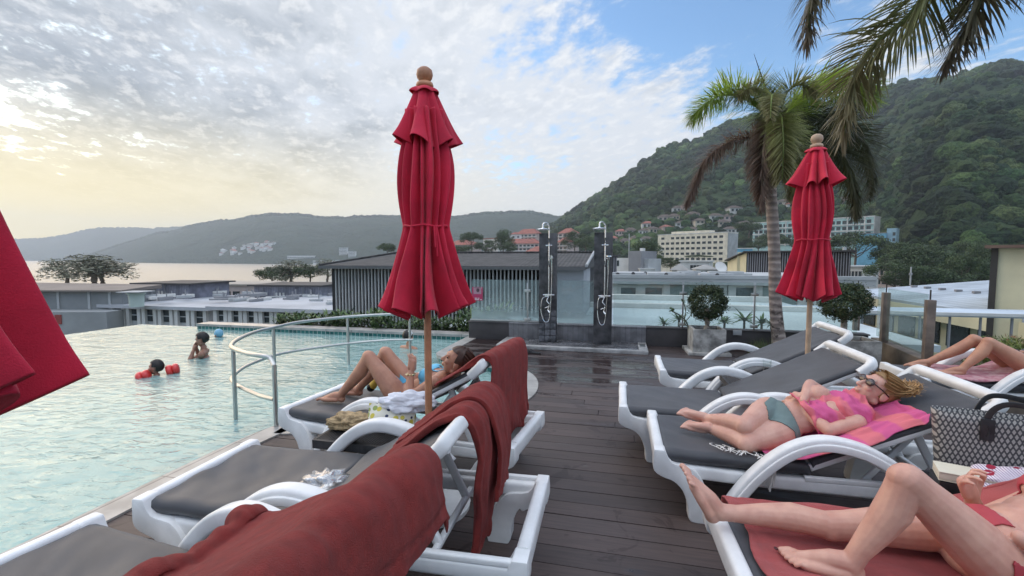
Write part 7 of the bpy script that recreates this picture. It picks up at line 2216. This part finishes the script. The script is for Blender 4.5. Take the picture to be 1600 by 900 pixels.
g = MB(); g.box2((-8.2, 8.72, -.6), (-2.85, 9.5, -.10)); tag(g.build('planting_bed', mk('soil', (.05, .035, .025), .95, .3, 20)), kind='structure')
g = MB(); g.box2((-9.4, PY1 + .33, -3), (-2.78, PY1 + .34, -.05)); 
# grass at the palm foot
vs, fs, cs = [], [], []
for i in range(1500):
    a = r_.uniform(0, 6.28); rr = .42 * r_.uniform(0, 1) ** .5; q = V((pb.x + rr * math.cos(a) * 1.15, pb.y - .05 + rr * math.sin(a) * .7, 0)); L_ = r_.uniform(.12, .30); d = V((r_.normal() * .35, r_.normal() * .35, 1)).normalized(); sd = V((r_.normal(), r_.normal(), 0)).normalized(); o = len(vs); cc = np.array([(.07, .12, .03), (.10, .14, .05), (.14, .12, .06)][r_.integers(3)]) * r_.uniform(.7, 1.3)
    for j in range(4):
        w_ = .005 * (1 - j / 3.2); vs += [q + sd * w_, q - sd * w_]; cs += [cc, cc]; d = (d + V((r_.normal() * .12, r_.normal() * .12, -.12))).normalized(); q = q + d * L_ / 3
    for j in range(3): fs.append((o + 2 * j, o + 2 * j + 1, o + 2 * j + 3, o + 2 * j + 2))
tag(link('grass', mesh_np('grass', [tuple(v) for v in vs], fs, np.array(cs)), LEAFM), kind='stuff')
# feathery shrubs beyond the right fence
e0 = empty('planter_trough', (0, 0, 0), 0, 'brown trough holding the yellow green shrubs by the fence', 'planter')
g = MB(); g.box2((3.72, 5.55, 0), (6.6, 6.5, .28)); g.build('box', kb, e0, bevel=.01)
for i, (x, y, r, pal, lab) in enumerate(((3.98, 6.0, .25, [(.12, .16, .035), (.09, .13, .03), (.16, .19, .05)], 'yellow green feathery shrub next to the brown fence post'), (4.38, 6.05, .25, [(.13, .16, .035), (.22, .11, .05), (.09, .12, .03)], 'feathery shrub with reddish tips above the tanned knees'), (4.85, 6.1, .27, [(.08, .12, .03), (.11, .15, .035), (.06, .10, .025)], 'green feathery shrub at the right edge'), (5.4, 6.1, .26, [(.12, .16, .035), (.09, .13, .03)], 'feathery shrub farthest right in the trough'))):
    e = empty('feathery_shrub', (x, y, .27), 0, lab, 'shrub', 'feathery shrubs by the fence')
    cs_ = [(rng.uniform(-.2, .2), rng.uniform(-.2, .2), rng.uniform(.06, .30)) for _ in range(26)]; v, f, cc = leaf_cloud(cs_, [r * .45] * 26, 3600, .010, 3.4, pal, -.4, 60 + i, 1., .2); link('foliage', mesh_np('foliage', v, f, cc), LEAFM, e)
    g = MB(); g.tube([V((0, 0, -.02)), V((0, 0, .2))], .012, 6); g.build('stem', BARK, e)
